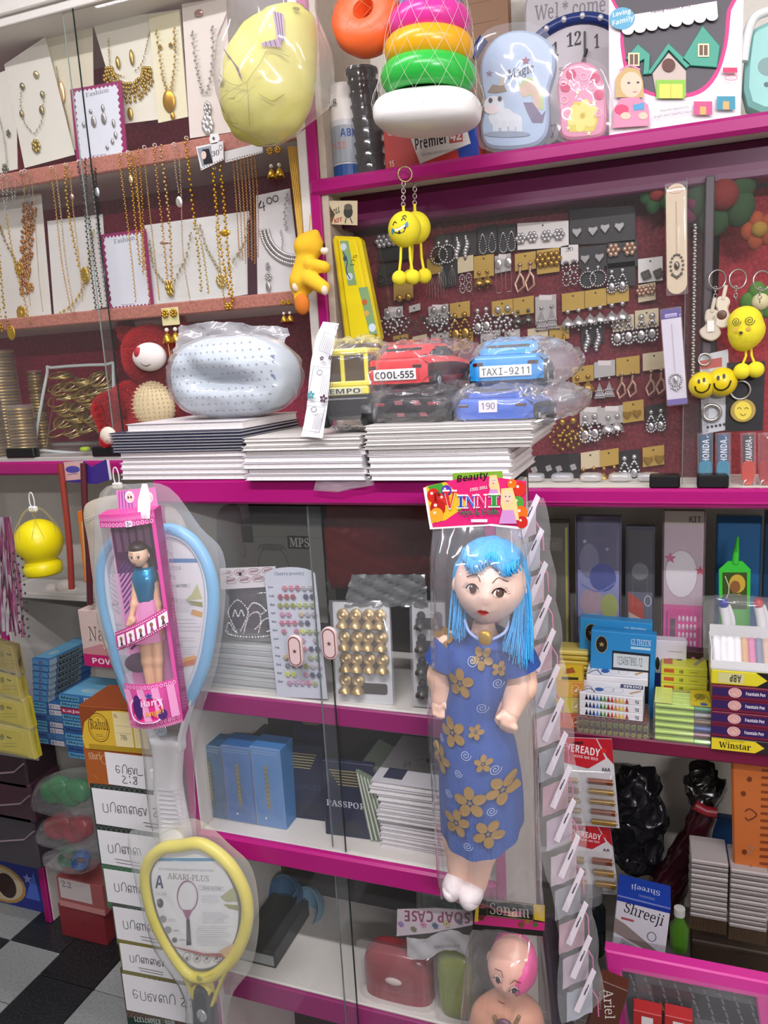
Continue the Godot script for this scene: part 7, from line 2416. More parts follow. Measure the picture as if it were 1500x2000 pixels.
	k.rect(1412,132,1440,142,"d42a60")
	k.loop(1428,152,12,5,0.0008,"d42a60")
	k.poly([1196,250,1198,215,1212,192,1245,188,1266,205,1270,245],"d98aa8")
	k.poly([1202,190,1204,150,1222,130,1248,134,1256,160,1258,190],"c9a86a")
	k.oval(1233,165,21,25,"edc6ac")
	k.oval(1228,162,3,2.2,"3a3a4a")
	k.oval(1246,161,3,2.2,"3a3a4a")
	k.line([1236,180,1244,179],0.0016,"c4606a")
	k.curve([1210,138,1230,128,1250,136],0.003,"e08ab0")
	k.oval(1214,214,14,10,"d4386a")
	k.poly([1236,205,1258,200,1258,214,1238,216],"4a9ac9")
	k.oval(1222,226,10,7,"edc6ac")
	k.oval(1256,226,9,7,"edc6ac")
	prn(o,k)
	o=thing("lunch_box","pale teal lunch box with a white handle at the right end of the top shelf","lunch box",Vector3(P(1485,200,-1.60).x,y0,-1.62))
	mk(o,"body",G.new().prism(shape(o,[1462,205,1460,90,1480,50,1560,40,1560,200],0.0,3),-0.06,0.0,0.008),mt("8fc9c2",0.35))
	mk(o,"handle",G.new().tube(smooth(lps(o,[1452,120,1462,60,1480,30,1530,15],0.006),5),0.008,8),mt("e6e6e4",0.3))
	k=ink(o,0.0004)
	k.oval(1500,130,20,18,"7a9a96")
	k.oval(1497,165,5,5,"4a6a68")
	prn(o,k)

# ---------------------------------------------------------------- earrings on the maroon board
func earring(kind: String,s: float) -> G:
	var g=G.new()
	var Z=Vector3(0,0,0.003)
	var drop=func(p: Array,r=0.0011): g.chain(smooth(p,5,false),r,r*1.9)
	match kind:
		"hoop":
			g.ball(Z,Vector3.ONE*s*0.10,7,5)
			for i in 20: g.bead(Z+Vector3(sin(i*TAU/20)*s*0.4,-s*0.55+cos(i*TAU/20)*s*0.4,0),s*0.075)
		"flower":
			bloom(g,Z,s*0.5,6)
		"stud": g.ball(Z,Vector3(s*0.4,s*0.4,s*0.25),10,7)
		"heart":
			g.prism(PackedVector2Array([Vector2(0,-s*0.5),Vector2(s*0.4,0),Vector2(s*0.36,s*0.3),Vector2(0,s*0.22),Vector2(-s*0.36,s*0.3),Vector2(-s*0.4,0)]),0.001,0.005,0.001)
		"square":
			g.at(Transform3D(Basis(Vector3.BACK,0.35),Z)).box(Vector3.ZERO,Vector3(s*0.6,s*0.6,0.004),0.001)
			for i in 9: g.bead(Vector3((i % 3 - 1)*s*0.18,(i/3 - 1)*s*0.18,0.0025),s*0.07)
		"diamond":
			g.ball(Z+Vector3(0,s*0.1,0),Vector3.ONE*s*0.14,8,6)
			for i in 12:
				var a=TAU*i/12.0
				var q=absf(fmod(a/(PI/2)+0.0,1.0) - 0.5)*0.25+0.37
				g.bead(Z+Vector3(sin(a)*s*q,-s*0.5+cos(a)*s*q,0),s*0.10)
			for i in 5: g.bead(Z+Vector3(sin(i*TAU/5)*s*0.16,-s*0.5+cos(i*TAU/5)*s*0.16,0.001),s*0.11)
		"open":
			for i in 24:
				var a=TAU*i/24.0
				g.bead(Z+Vector3(sin(a)*s*0.26*(0.35+0.65*(1.0 - cos(a))/2.0),-s*0.5+cos(a)*s*0.5,0),s*0.055)
		"drop":
			g.ball(Z,Vector3.ONE*s*0.12,8,6)
			for i in 16:
				var a=TAU*i/16.0
				g.bead(Z+Vector3(sin(a)*s*0.30*(0.35+0.65*(1.0 - cos(a))/2.0),-s*0.62+cos(a)*s*0.42,0),s*0.085)
			g.ball(Z+Vector3(0,-s*0.74,0),Vector3(s*0.16,s*0.2,0.003),10,6)
		"leaf":
			g.ball(Z,Vector3.ONE*s*0.07,7,5)
			for i in 7: g.bead(Z+Vector3(sin(i*0.9)*s*0.06,-s*0.1 - i*s*0.13,0),s*0.10*(1.0+0.9*sin(i*0.5)))
		"twist":
			g.bead(Z,s*0.1)
			g.tube([Z+Vector3(0,-s*0.1,0),Z+Vector3(-s*0.02,-s*0.35,0),Z+Vector3(-s*0.2,-s*0.7,0),Z+Vector3(-s*0.1,-s,0),Z+Vector3(s*0.14,-s*0.8,0),Z+Vector3(s*0.1,-s*0.5,0),Z+Vector3(0,-s*0.35,0)],s*0.055,6)
		"bell":
			g.ball(Z+Vector3(0,0,0),Vector3.ONE*s*0.12,8,6)
			g.lathe(Z+Vector3(0,-s*0.72,0),[Vector2(s*0.32,0),Vector2(s*0.33,s*0.08),Vector2(s*0.24,s*0.26),Vector2(s*0.06,s*0.42),Vector2(0,s*0.5)],12)
			for i in 9: g.bead(Z+Vector3(cos(i*0.7)*s*0.3,-s*0.78,sin(i*0.7)*s*0.3),s*0.06)
			g.bead(Z+Vector3(0,-s*0.95,0),s*0.09)
		"tassel":
			g.bead(Z,s*0.07)
			for i in 4: drop.call([Z,Z+Vector3((i - 1.5)*s*0.10,-s*0.45,0),Z+Vector3((i - 1.5)*s*0.10,-s*(0.8+0.1*(i % 2)),0)])
		"loop":
			g.ball(Z,Vector3(s*0.13,s*0.17,0.003),9,6)
			drop.call([Z,Z+Vector3(-s*0.11,-s*0.5,0),Z+Vector3(-s*0.08,-s*0.95,0),Z+Vector3(0,-s,0),Z+Vector3(s*0.08,-s*0.95,0),Z+Vector3(s*0.11,-s*0.5,0),Z])
		"cone":
			g.bead(Z,s*0.1)
			g.prism(PackedVector2Array([Vector2(0,-s*0.15),Vector2(s*0.3,-s),Vector2(-s*0.3,-s)]),0.001,0.005,0.001)
			for i in 10: g.bead(Vector3((i % 5 - 2)*s*0.1,-s*(0.6+0.26*(i/5)),0.006),s*0.06)
		"letter":
			g.ball(Z,Vector3.ONE*s*0.14,8,6)
			g.tube([Z+Vector3(-s*0.24,-s,0),Z+Vector3(0,-s*0.25,0),Z+Vector3(s*0.24,-s,0)],s*0.07,5)
			g.tube([Z+Vector3(-s*0.15,-s*0.7,0),Z+Vector3(s*0.15,-s*0.7,0)],s*0.06,5)
		"double":
			for q in [0.28,0.74]:
				for i in 12: g.bead(Z+Vector3(sin(i*TAU/12)*s*0.14,-s*q+cos(i*TAU/12)*s*0.23,0),s*0.055)
				g.bead(Z+Vector3(0,-s*q,0),s*0.07)
	return g

func build_earrings() -> void:
	var cc={"g": "b8984a","s": "a3a09c","w": "cfcbc6","c": "bcae8e","k": "141012","": ""}
	var met={"S": mt("c9c7c8",0.25,0.75),"G": mt("b08a3c",0.3,0.75),"D": mt("6a665e",0.3,0.75),"R": mt("c4a08a",0.3,0.6)}
	var list=[
		[746,765,468,30,"flower","S","k",738,450,800,508,"silver flower drop earrings on black card near the pencil box"],
		[857,873,472,40,"hoop","S","k",848,458,882,512,"plain silver hoop earrings right of the yellow emoji plushes"],
		[893,910,462,40,"leaf","S","k",884,452,930,500,"silver wing-shaped earrings right of the hoops"],
		[943,961,455,34,"open","S","k",932,440,970,495,"open silver teardrop earrings, left pair on the top row"],
		[983,999,452,34,"open","S","k",972,438,1007,492,"open silver teardrop earrings beside the long white card"],
		[1017,1040,463,22,"flower","S","w",1010,433,1110,485,"silver star flowers, left two on the long white card"],
		[1068,1092,458,22,"flower","S","",0,0,0,0,"silver star flowers, right two on the long white card"],
		[1127,1158,450,20,"heart","S","k",1112,405,1240,475,"silver heart studs, left two of the top black card"],
		[1182,1210,442,20,"heart","S","",0,0,0,0,"silver heart studs, right two of the top black card"],
		[1143,1171,502,19,"heart","S","k",1130,480,1184,522,"silver heart studs on the black card under the top one"],
		[1198,1230,486,26,"flower","R","k",1186,470,1245,522,"reddish stone flower studs near the white pendant card"],
		[743,762,530,18,"hoop","D","k",736,515,774,556,"small round dark studs beside the pencil box"],
		[781,798,580,18,"stud","G","g",768,546,806,584,"tiny gold drops on a wrinkled gold card below the plush feet"],
		[841,858,534,52,"tassel","S","g",833,503,862,535,"long silver tassel earrings on an orange gold card"],
		[864,883,520,40,"tassel","S","k",862,508,892,560,"short zigzag silver tassel earrings on black card"],
		[903,916,532,36,"double","S","c",893,500,924,531,"double-loop silver earrings on a cream card"],
		[936,952,530,30,"bell","G","g",925,498,964,541,"gold fan earrings with pearl drops on a big gold card"],
		[974,993,512,52,"loop","S","s",966,497,997,531,"long silver loop earrings on a slotted grey card"],
		[1016,1036,514,48,"twist","R","g",1005,493,1046,527,"rose gold teardrop twist earrings on a gold card"],
		[1060,1082,505,30,"flower","G","g",1048,486,1092,533,"gold floral earrings on a shiny gold card"],
		[1106,1121,505,46,"double","S","w",1095,478,1129,513,"silver leaf-loop earrings under the white card marked 30"],
		[1148,1168,522,34,"hoop","S","k",1135,515,1180,560,"round silver rhinestone hoops on black card"],
		[1195,1216,528,34,"drop","S","k",1185,512,1240,560,"silver oval drop earrings right of the round hoops"],
		[1262,1286,534,24,"square","D","w",1246,503,1294,550,"dark square studs on a white card near the pendant card"],
		[1253,1270,565,20,"flower","R","c",1246,554,1280,588,"pale pink flower earrings on a cream card"],
		[758,780,612,38,"diamond","S","s",750,600,786,622,"silver diamond-shaped earrings on grey card, left of third row"],
		[800,824,618,30,"hoop","D","s",798,595,820,608,"dark beaded flower rings with pearl drops"],
		[848,868,606,40,"diamond","S","s",836,596,875,632,"silver and peach diamond earrings on a grey card"],
		[889,908,614,46,"drop","G","g",878,590,917,621,"gold oval ring earrings below a gold card"],
		[933,950,604,40,"drop","S","",0,0,0,0,"silver teardrop earrings with green stones"],
		[973,992,606,42,"diamond","S","g",960,586,1001,616,"open silver lozenge earrings below a gold card"],
		[1012,1032,606,28,"bell","D","g",1002,580,1042,614,"dark gold bell earrings on a yellow gold card"],
		[1058,1078,598,40,"cone","S","s",1045,577,1086,632,"silver triangle earrings under square studs on a grey card"],
		[1109,1130,606,36,"bell","S","g",1097,571,1141,606,"silver dome earrings below the first of three gold cards"],
		[1153,1172,600,36,"bell","S","g",1142,565,1184,599,"silver dome earrings below the middle of three gold cards"],
		[1195,1216,593,38,"bell","S","g",1185,558,1228,591,"silver dome earrings below the last of three gold cards"],
		[1206,1228,622,42,"drop","S","c",1196,616,1238,646,"peacock-patterned silver teardrops with triangle ends, left pair"],
		[1253,1274,616,42,"drop","S","c",1240,604,1286,640,"peacock-patterned silver teardrops with triangle ends, right pair"],
		[776,792,668,22,"stud","D","g",767,654,797,684,"dark oval studs on a gold card behind the red car"],
		[813,828,672,22,"loop","S","c",805,655,833,684,"thin silver bar earrings on a cream card behind the red car"],
		[850,870,668,16,"square","S","s",841,650,881,683,"silver square studs on a grey card behind the red car"],
		[893,910,662,28,"hoop","R","g",884,650,923,682,"thin gold hoops on a card at the red car's roof"],
		[947,967,660,42,"twist","S","s",938,646,977,680,"silver curled earrings on a grey card right of the red car"],
		[989,1008,664,44,"letter","S","s",985,645,1015,675,"silver A-shaped earrings with round tops"],
		[1038,1058,662,42,"bell","S","c",1030,640,1070,672,"silver bell earrings with round tops beside the A earrings"],
		[1083,1101,652,24,"leaf","G","g",1072,636,1111,664,"gold dangling cube earrings on a dull gold card"],
		[1146,1167,644,40,"leaf","S","k",1135,630,1180,672,"silver leaf earrings alone on black card"],
		[1095,1111,735,40,"cone","S","",0,0,0,0,"silver triangle earrings at the blue car's wrapper"],
		[1128,1149,735,34,"bell","G","g",1117,715,1159,746,"gold bell earrings on a dull gold card in the fifth row"],
		[1171,1190,738,34,"cone","S","s",1160,705,1201,736,"silver leaf-skirt earrings on a grey card with a white tag"],
		[1215,1236,728,42,"twist","R","g",1203,697,1249,732,"rose gold twist hoops on a gold card in the fifth row"],
		[1272,1292,722,42,"twist","R","c",1255,688,1300,722,"rose gold twist hoops beside the purple-topped pendant card"],
		[1099,1120,826,46,"diamond","G","",0,0,0,0,"ornate oval gold earrings at the notebooks' right corner"],
		[1143,1162,812,44,"drop","S","s",1132,796,1174,830,"silver teardrop earrings with pink drops on a grey card"],
		[1188,1206,812,36,"bell","S","s",1174,794,1216,828,"silver triangle-bell earrings on a grey green card"],
		[1225,1244,806,18,"heart","G","g",1216,783,1257,824,"gold heart studs on a gold card in the sixth row"],
		[1272,1291,802,34,"drop","S","k",1262,790,1300,835,"silver oval drops on black card in the sixth row"],
		[1044,1072,914,18,"square","S","k",1034,888,1132,936,"silver bow studs, left two on the wide black card"],
		[1092,1120,912,18,"square","S","",0,0,0,0,"silver bow studs, right two on the wide black card"],
		[1140,1160,914,30,"bell","G","c",1134,882,1172,915,"gold bell earrings, left pair of the bottom row"],
		[1180,1200,912,30,"bell","G","g",1170,878,1208,910,"gold bell earrings beside the black teardrop card"],
		[1220,1239,892,40,"drop","S","k",1208,880,1250,932,"silver open teardrops on black card in the bottom row"],
		[1266,1288,895,20,"heart","G","g",1255,872,1297,910,"gold framed heart studs on a gold card in the bottom row"]]
	var cache={}
	for e in list:
		var z=-1.692
		var sc=1.69/1500.0*1.03
		var has=e[6] != ""
		var o=thing("earrings",e[11],"earrings",P((e[0]+e[1])/2.0,e[2]+e[3],z),Basis.IDENTITY,"earrings on the maroon board")
		if has:
			var f=shape(o,[e[7],e[8]+3,e[9],e[8] - 3,e[9]+0.5,e[10] - 3,e[7]+0.5,e[10]+3],0.0,0)
			mk(o,"card",G.new().prism(f,-0.004,-0.002),mt(cc[e[6]],0.3 if e[6]=="g" else 0.45,0.25 if e[6]=="g" else 0.0))
			if e[6] != "k":
				var k=ink(o,-0.0018)
				k.oval((e[7]+e[9])/2.0,e[8]+7.0,2,2,"2a201c",0.0,8)
				if e[6]=="s" and e[3]>30: k.rect(e[7]+8,e[8] - 1,e[9] - 8,e[8]+9,"c9c2c0")
				if e[4]=="double" and e[6]=="w": k.text("30","sital",e[7]+10,e[8]+14,e[9] - 10,e[8]+12,8,"2a2a30")
				prn(o,k)
		var key=e[4]+str(e[3])
		if not cache.has(key): cache[key]=earring(e[4],e[3]*sc).mesh()
		for x in [e[0],e[1]]: mk(o,"earring",cache[key],met[e[5]],"",lp(o,x,e[2]+(3 if x==e[0] else 0),0.0))
	for i in 5:
		var a=P(1044+i*56.0,958,-1.66)
		var o=thing("clear_packet",nth(i,5,"left")+"flat clear packet along the foot of the earring board","packet",Vector3(a.x,-0.261,-1.65),Basis.IDENTITY,"clear packets under the earrings")
		mk(o,"film",G.new().ball(Vector3(0,0.009,0),Vector3(0.024,0.009,0.02),20,8,0.6),mats.baghaze)
		mk(o,"contents",G.new().box(Vector3(0,0.004,0),Vector3(0.034,0.005,0.02),0.001),mt("aaa49c",0.5))
	for q in [[1297,362,1337,356,1303,576,"c9b69a","tall cream card with a long dark-framed pendant necklace"],[1302,604,1341,598,1304,792,"c9c4d0","tall white card with a purple top and light bulb pendant"]]:
		var f=fr(q[0],q[1],q[2],q[3],q[4],q[5],-1.60)
		var o=thf("pendant_card",q[7],"necklace",f)
		mk(o,"card",G.new().prism(rr(f.w,f.h,0.02 if q[1]==362 else 0.002,0,f.h/2,6),-0.0014,0.0),mt(q[6],0.45))
		var k=ink(o,0.0002,2,f.w,f.h)
		if q[1]==362:
			k.loop(0.5,0.94,0.34,0.028,0.0008,"a8503a")
			k.text("TIKA","serif",0.32,0.93,0.68,0.93,0.02,"a8503a")
		else:
			k.rect(0.0,0.90,1.0,1.0,"4a3a86")
			k.rect(0.2,0.915,0.8,0.95,"b9b0d4")
			k.text("Fashion","bold",0.25,0.92,0.75,0.92,0.02,"5a3a8a")
			k.rect(0.0,0.0,1.0,0.06,"6a5a9a")
		prn(o,k)
		var g=G.new()
		g.chain([Vector3(0,f.h*0.84,0.002),Vector3(0,f.h*0.34,0.002)],0.0011,0.0028)
		mk(o,"chain",g,met.S)
		g=G.new()
		for i in 16: g.bead(Vector3(sin(i*TAU/16)*0.011,f.h*0.26+cos(i*TAU/16)*(0.02 if q[1]==362 else 0.011),0.002),0.0028)
		g.ball(Vector3(0,f.h*0.26,0.002),Vector3(0.005,0.008,0.003),10,6)
		for i in 5: g.bead(Vector3((i - 2)*0.004,f.h*0.15+absf(i - 2)*0.003,0.002),0.003)
		mk(o,"pendant",g,met.D if q[1]==362 else met.S)
		bag(o,rr(f.w*1.1,f.h*1.02,0.003,0,f.h/2),0.004,0.003,mats.bagthin,0.001,"film")
	var o=thing("metal_chain","twisted grey metal chain hanging down the divider right of the earrings","chain",P(1352,778,-1.605))
	var g=G.new()
	var a=lp(o,1357,440)
	var b=lp(o,1352,776)
	for i in 62: g.ball(a.lerp(b,i/62.0)+Vector3(0.0012*(i % 2),0,0),Vector3(0.0042,0.0036,0.003),7,5)
	mk(o,"links",g,mt("8a8680",0.3,0.7))

# ---------------------------------------------------------------- key rings and plush toys
func build_hanging_right() -> void:
	var steel=mt("b9b6b2",0.25,0.8)
	var o: Node3D
	var g: G
	var k: Ink
	for q in [[812.0,445.0,28.0,-1.575,820.0,838.0,"round yellow plush key ring behind the laughing one"],[790.0,448.0,31.0,-1.53,792.0,790.0,"yellow plush key ring with a laughing tearful face under the top shelf"]]:
		o=thing("plush_keyring",q[6],"key ring",P(q[0],552,q[3]),Basis(Vector3.UP,0.28))
		var s: float=absf(q[3])/1500.0*1.04
		var c=lp(o,q[0],q[1])
		mk(o,"head",G.new().ball(c,Vector3(q[2],q[2]*1.05,q[2]*0.9)*s,26,16),mats.plush)
		for e in [[-8.0,-14.0],[8.0,12.0]]:
			mk(o,"leg",G.new().tube([c+Vector3(e[0],-28,0)*s,c+Vector3(e[1]*0.7,-55,6)*s,c+Vector3(e[1],-80,8)*s],2.6*s,8),mats.plush)
			mk(o,"foot",G.new().ball(c+Vector3(e[1],-88,8)*s,Vector3(14,14,13)*s,16,10),mats.plush)
		mk(o,"loop",G.new().tube([c+Vector3(0,28,0)*s,c+Vector3(0,42,0)*s],3*s,6),mats.plush)
		g=G.new()
		for i in 7: g.ring(c+Vector3(i*0.4,44+i*6,0)*s,Basis(Vector3.UP,(i % 2)*PI/2),3.4*s,0.9*s,10,4,4.6*s)
		mk(o,"chain",g,steel)
		if q[2]>30:
			g=G.new().ring(c+Vector3(6,97,0)*s,Basis(Vector3.UP,0.2),13*s,1.8*s,24,6)
			mk(o,"ring",g,mt("a8946a",0.25,0.8))
			k=Ink.new()
			k.mode=0
			k.dz=0.00012
			k.warp=func(p: Vector2,z: float): return c+Vector3(p.x*q[2]*s,p.y*q[2]*s*1.05,q[2]*0.9*s*sqrt(maxf(0.02,1.0 - p.x*p.x - p.y*p.y))+0.0004+z)
			k.fill(PackedVector2Array([Vector2(-0.66,-0.08),Vector2(-0.3,-0.02),Vector2(0.12,0.18),Vector2(0.14,-0.05),Vector2(0.0,-0.28),Vector2(-0.3,-0.36),Vector2(-0.58,-0.26)]),"22242c")
			k.fill(PackedVector2Array([Vector2(-0.6,-0.08),Vector2(-0.3,-0.04),Vector2(0.09,0.14),Vector2(0.08,0.0),Vector2(-0.25,-0.16),Vector2(-0.56,-0.18)]),"eeeee6")
			k.curve([-0.66,0.16,-0.55,0.34,-0.42,0.24],0.055,"22242c")
			k.curve([-0.14,0.34,0.0,0.50,0.12,0.36],0.055,"22242c")
			k.curve([-0.08,0.56,0.1,0.64,0.18,0.50],0.05,"22242c")
			k.oval(-0.70,-0.16,0.07,0.16,"3a8aa8")
			k.oval(0.20,0.12,0.08,0.16,"3a8aa8")
			prn(o,k,"face_print")
	o=thing("plush_keyring","small yellow-orange teddy plush with pale paws hanging at the white pillar","plush toy",P(605,608,-1.52))
	mk(o,"body",skin([cap(o,600,482,0,0.028,606,480,0,0.028),cap(o,598,515,0,0.024,592,548,0,0.029),cap(o,606,516,0.02,0.013,634,522,0.02,0.012),cap(o,605,545,0.02,0.017,632,562,0.03,0.014),cap(o,584,560,0.0,0.016,588,590,0.01,0.013),cap(o,612,460,0,0.008,616,456,0,0.008)],0.010,0.004,G.new()),mats.plush2)
	for q in [[634,566,0.036,0.011],[578,560,0.020,0.012]]: mk(o,"paw_pad",G.new().ball(lp(o,q[0],q[1],q[2]),Vector3(0.008,0.011,0.009),12,8),mt("e2cdb8",0.9))
	mk(o,"tail",G.new().ball(lp(o,590,594,0.02),Vector3(0.017,0.022,0.012),14,10),mt("c9701c",0.9),"darker orange foot")
	mk(o,"muzzle",G.new().ball(lp(o,634,490,0.006),Vector3(0.009,0.008,0.010),12,8),mt("e8dcc9",0.9))
	mk(o,"eye",G.new().ball(lp(o,633,479,0.012),Vector3(0.003,0.005,0.003),8,6),mt("17120f",0.2))
	mk(o,"cord",G.new().tube(lps(o,[604,456,606,420],0.0),0.0012,5),mt("c9a020",0.6))
	o=thing("pencil_box","tall yellow plastic pencil box with cartoonless sticker strips, hung on a printed card","pencil box",P(715,672,-1.56))
	o.set_meta("label","tall yellow plastic pencil box with blue green sticker strips, hung left of the earrings")
	mk(o,"shell",G.new().prism(shape(o,[648,468,652,460,698,462,704,468,742,658,738,668,680,672,672,664],0.0,0),-0.03,0.0,0.005),mt("d6bf1c",0.25))
	mk(o,"lid",G.new().prism(shape(o,[660,468,696,468,734,660,686,664],0.0,0),0.0,0.006,0.003),mt("dcc820",0.22))
	k=ink(o,0.0064)
	k.poly([664,470,680,470,697,556,680,558],"7a9a6a")
	k.poly([700,562,718,560,741 - 4,652,722,654],"7a9a6a")
	for q in [[671,482,6,"b9c9d0"],[683,540,6,"b9c9d0"],[727,640,7,"c4d2d8"],[674,505,4,"3a4a6a"],[712,590,5,"b85a2a"],[716,612,5,"c9a04a"]]: k.oval(q[0],q[1],q[2],q[2]*1.2,q[3])
	k.curve([670,492,678,510,676,528,684,545],0.002,"33405a")
	k.text("175","sital",690,520,698,498,7,"4a4a30")
	prn(o,k)
	o=thing("kit_card","small cream card lettered DOLL KIT over the yellow pencil box","card",P(664,440,-1.575))
	mk(o,"card",G.new().prism(shape(o,[628,396,646,392,698,392,698,440,648,438],0.0,0),-0.001,0.0),mt("c9bb98",0.45))
	k=ink(o,0.0003)
	k.poly([628,396,640,394,654,420,648,437],"6a4a34")
	k.text("DOLL","bold",646,424,664,414,12,"2a2420")
	k.text("KIT","bold",653,436,668,432,8,"a8281c")
	k.oval(680,414,9,12,"3a3a34")
	k.oval(680,404,8,6,"5a5448")
	k.line([676,426,674,436],0.002,"3a3a34")
	k.line([684,426,688,436],0.002,"3a3a34")
	prn(o,k)
	var ringed=func(q: Node3D,x: float,y: float,r: float) -> void:
		mk(q,"ring",G.new().ring(lp(q,x,y),Basis(Vector3.UP,0.5),r,0.0016,22,6),steel)
		var cg=G.new()
		for i in 4: cg.ring(lp(q,x - 4.0,y+18.0+i*7.0),Basis(Vector3.UP,(i % 2)*PI/2),0.003,0.0008,10,4,0.0045)
		mk(q,"chain",cg,steel)
	for q in [[1408.0,607.0,1441.0,545.0,1.0,"cfc4b0","small cream toy guitar key ring with a brown rosette"],[1386.0,632.0,1401.0,546.0,0.9,"c4b9a6","small cream toy guitar key ring with a white tag, left one"]]:
		o=thing("guitar_keyring",q[6],"key ring",P(q[0],q[1]+30,-1.605))
		ringed.call(o,q[2],q[3],0.017)
		g=G.new()
		g.prism(shape(o,[q[0] - 14,q[1]+28,q[0]+6,q[1]+34,q[0]+22,q[1]+20,q[0]+14,q[1] - 2,q[0]+18,q[1] - 18,q[0]+10,q[1] - 28,q[0] - 6,q[1] - 26,q[0] - 10,q[1] - 10,q[0] - 8,q[1]+2,q[0] - 20,q[1]+14],0.0,4),-0.004,0.004,0.002)
		mk(o,"body",g,mt(q[5],0.4))
		mk(o,"neck",G.new().tube(lps(o,[q[0]+4,q[1] - 22,q[0]+10,q[1] - 50],0.002),0.004,6),mt(q[5],0.4))
		if q[4]==1.0: mk(o,"rosette",G.new().ball(lp(o,q[0]+2,q[1]+8,0.004),Vector3(0.009,0.009,0.002),12,6),mt("5a3a2a",0.4))
		else: mk(o,"tag",G.new().box(lp(o,q[0]+2,q[1]+5,0.006),Vector3(0.012,0.020,0.0006)),mt("dedad4",0.5))
	o=thing("plush_keyring","yellow plush chick with spiral eyes and dangling feet among the key rings","key ring",P(1462,738,-1.595))
	ringed.call(o,1488.0,548.0,0.017)
	var c=lp(o,1458,636)
	g=skin([cap(o,1455,630,0,0.030,1458,645,0,0.032),cap(o,1452,662,0,0.016,1450,668,0,0.014)],0.02,0.004,G.new())
	mk(o,"body",g,mats.plush)
	k=ink(o,0.0335)
	spiral(k,1438,628,0.008,0.0013,"2a2a1c")
	spiral(k,1464,626,0.009,0.0013,"2a2a1c")
	k.oval(1436,643,5,4,"c9a03a")
	k.oval(1462,642,5,4,"c9a03a")
	k.oval(1447,650,4,3,"3a1c14")
	prn(o,k,"face_print")
	for q in [[1455.0,1449.0,725.0],[1466.0,1476.0,722.0]]:
		mk(o,"leg",G.new().tube(lps(o,[q[0],668,q[0]+2,695,q[1],715],0.0),0.0024,6),mats.plush)
		mk(o,"foot",G.new().ball(lp(o,q[1],q[2],0.004),Vector3.ONE*0.015,14,10),mats.plush)
	for q in [[1410.0,746.0,25.0,"yellow smiley foam ball key ring, the fully visible one",0],[1372.0,752.0,23.0,"yellow smiley foam ball key ring half behind the twisted chain",1]]:
		o=thing("smiley_keyring",q[3],"key ring",P(q[0],q[1]+q[2],-1.60))
		var s: float=1.6/1500.0*1.03
		var c2=lp(o,q[0],q[1])
		mk(o,"ball",G.new().ball(c2,Vector3.ONE*q[2]*s,24,16),mt("dcc41c",0.3))
		k=Ink.new()
		k.mode=0
		k.warp=func(p: Vector2,z: float): return c2+Vector3(p.x,p.y,sqrt(maxf(0.05,1.0 - p.x*p.x - p.y*p.y))+0.05)*q[2]*s+Vector3(0,0,z)
		k.curve([-0.55,-0.02,-0.45,-0.35,-0.05,-0.52,0.35,-0.3,0.5,0.12],0.10,"2a1c14")
		k.oval(-0.3,0.32,0.09,0.16,"2a1c14")
		k.oval(0.06,0.42,0.09,0.16,"2a1c14")
		prn(o,k,"smile_print")
	o=thing("keyring_card","white card with a silver disc key ring below the smiley balls","key ring",P(1398,848,-1.615))
	mk(o,"card",G.new().prism(shape(o,[1366,695,1422,682,1428,838,1372,848],0.0,0),-0.0012,0.0),mt("b9bcc0",0.4))
	mk(o,"disc",G.new().ring(lp(o,1390,806,0.003),Basis.IDENTITY,0.015,0.004,24,6),steel)
	mk(o,"ring",G.new().ring(lp(o,1376,702,0.003),Basis.IDENTITY,0.011,0.002,18,5),steel)
	k=ink(o,0.0003)
	k.poly([1366,705,1410,698,1410,716,1368,722],"a8504a")
	for i in 5: k.rect(1380.0+i*8.0,832.0 - i*1.4,1385.0+i*8.0,837.0 - i*1.4,"33363c")
	prn(o,k)
	o=thing("emoji_keyring","round yellow smiling emoji key ring on a black card","key ring",P(1455,850,-1.61))
	mk(o,"card",G.new().box(lp(o,1455,775,-0.003),Vector3(0.065,0.13,0.001)),mt("121215",0.4))
	mk(o,"ring",G.new().ring(lp(o,1446,762,0.003),Basis.IDENTITY,0.017,0.0022,24,6),steel)
	c=lp(o,1451,802,0.003)
	mk(o,"rim",G.new().prism(rr(0.044,0.044,0.022,c.x,c.y,8),0.0,0.004,0.001),mt("c9b060",0.3,0.5))
	k=ink(o,0.0042)
	k.oval(1451,802,17,18,"e0cc4a")
	for q in [1444,1458]: k.curve([q - 4,799,q,796,q+4,799],0.0012,"3a2a1a")
	k.curve([1446,808,1451,812,1457,808],0.0012,"3a2a1a")
	prn(o,k,"face_print")
	var st=[[1378,"HONDA","1d4a6a","leftmost blue strap key ring with white vertical lettering"],[1413,"HONDA","2a4f74","second blue strap key ring from the left"],[1462,"YAMAHA","2a2428","dark strap key ring with an orange red cuff"],[1496,"","8a2024","red strap key ring cut by the right edge"]]
	for q in st:
		o=thing("strap_keyring",q[3],"key ring",P(q[0],962,-1.60),Basis.IDENTITY,"strap key rings")
		mk(o,"strap",G.new().prism(shape(o,[q[0] - 11,850,q[0]+10,848,q[0]+9,935,q[0] - 10,937],0.0,0),-0.002,0.001),mt(q[2],0.4))
		mk(o,"cuff",G.new().prism(shape(o,[q[0] - 12,905,q[0]+11,903,q[0]+9,942,q[0] - 11,944],0.0,3),-0.003,0.003,0.001),mt(["2f7f9a","2f7f9a","b83a24","9a2a2a"][st.find(q)],0.3))
		mk(o,"hoop",G.new().ring(lp(o,q[0],946,0.0),Basis(Vector3.UP,0.3),0.010,0.002,16,5),steel)
		if q[1] != "":
			k=ink(o,0.0013)
			k.text(q[1],"bold",q[0]+7,903,q[0]+7,858,13,"d4d8dc")
			prn(o,k)
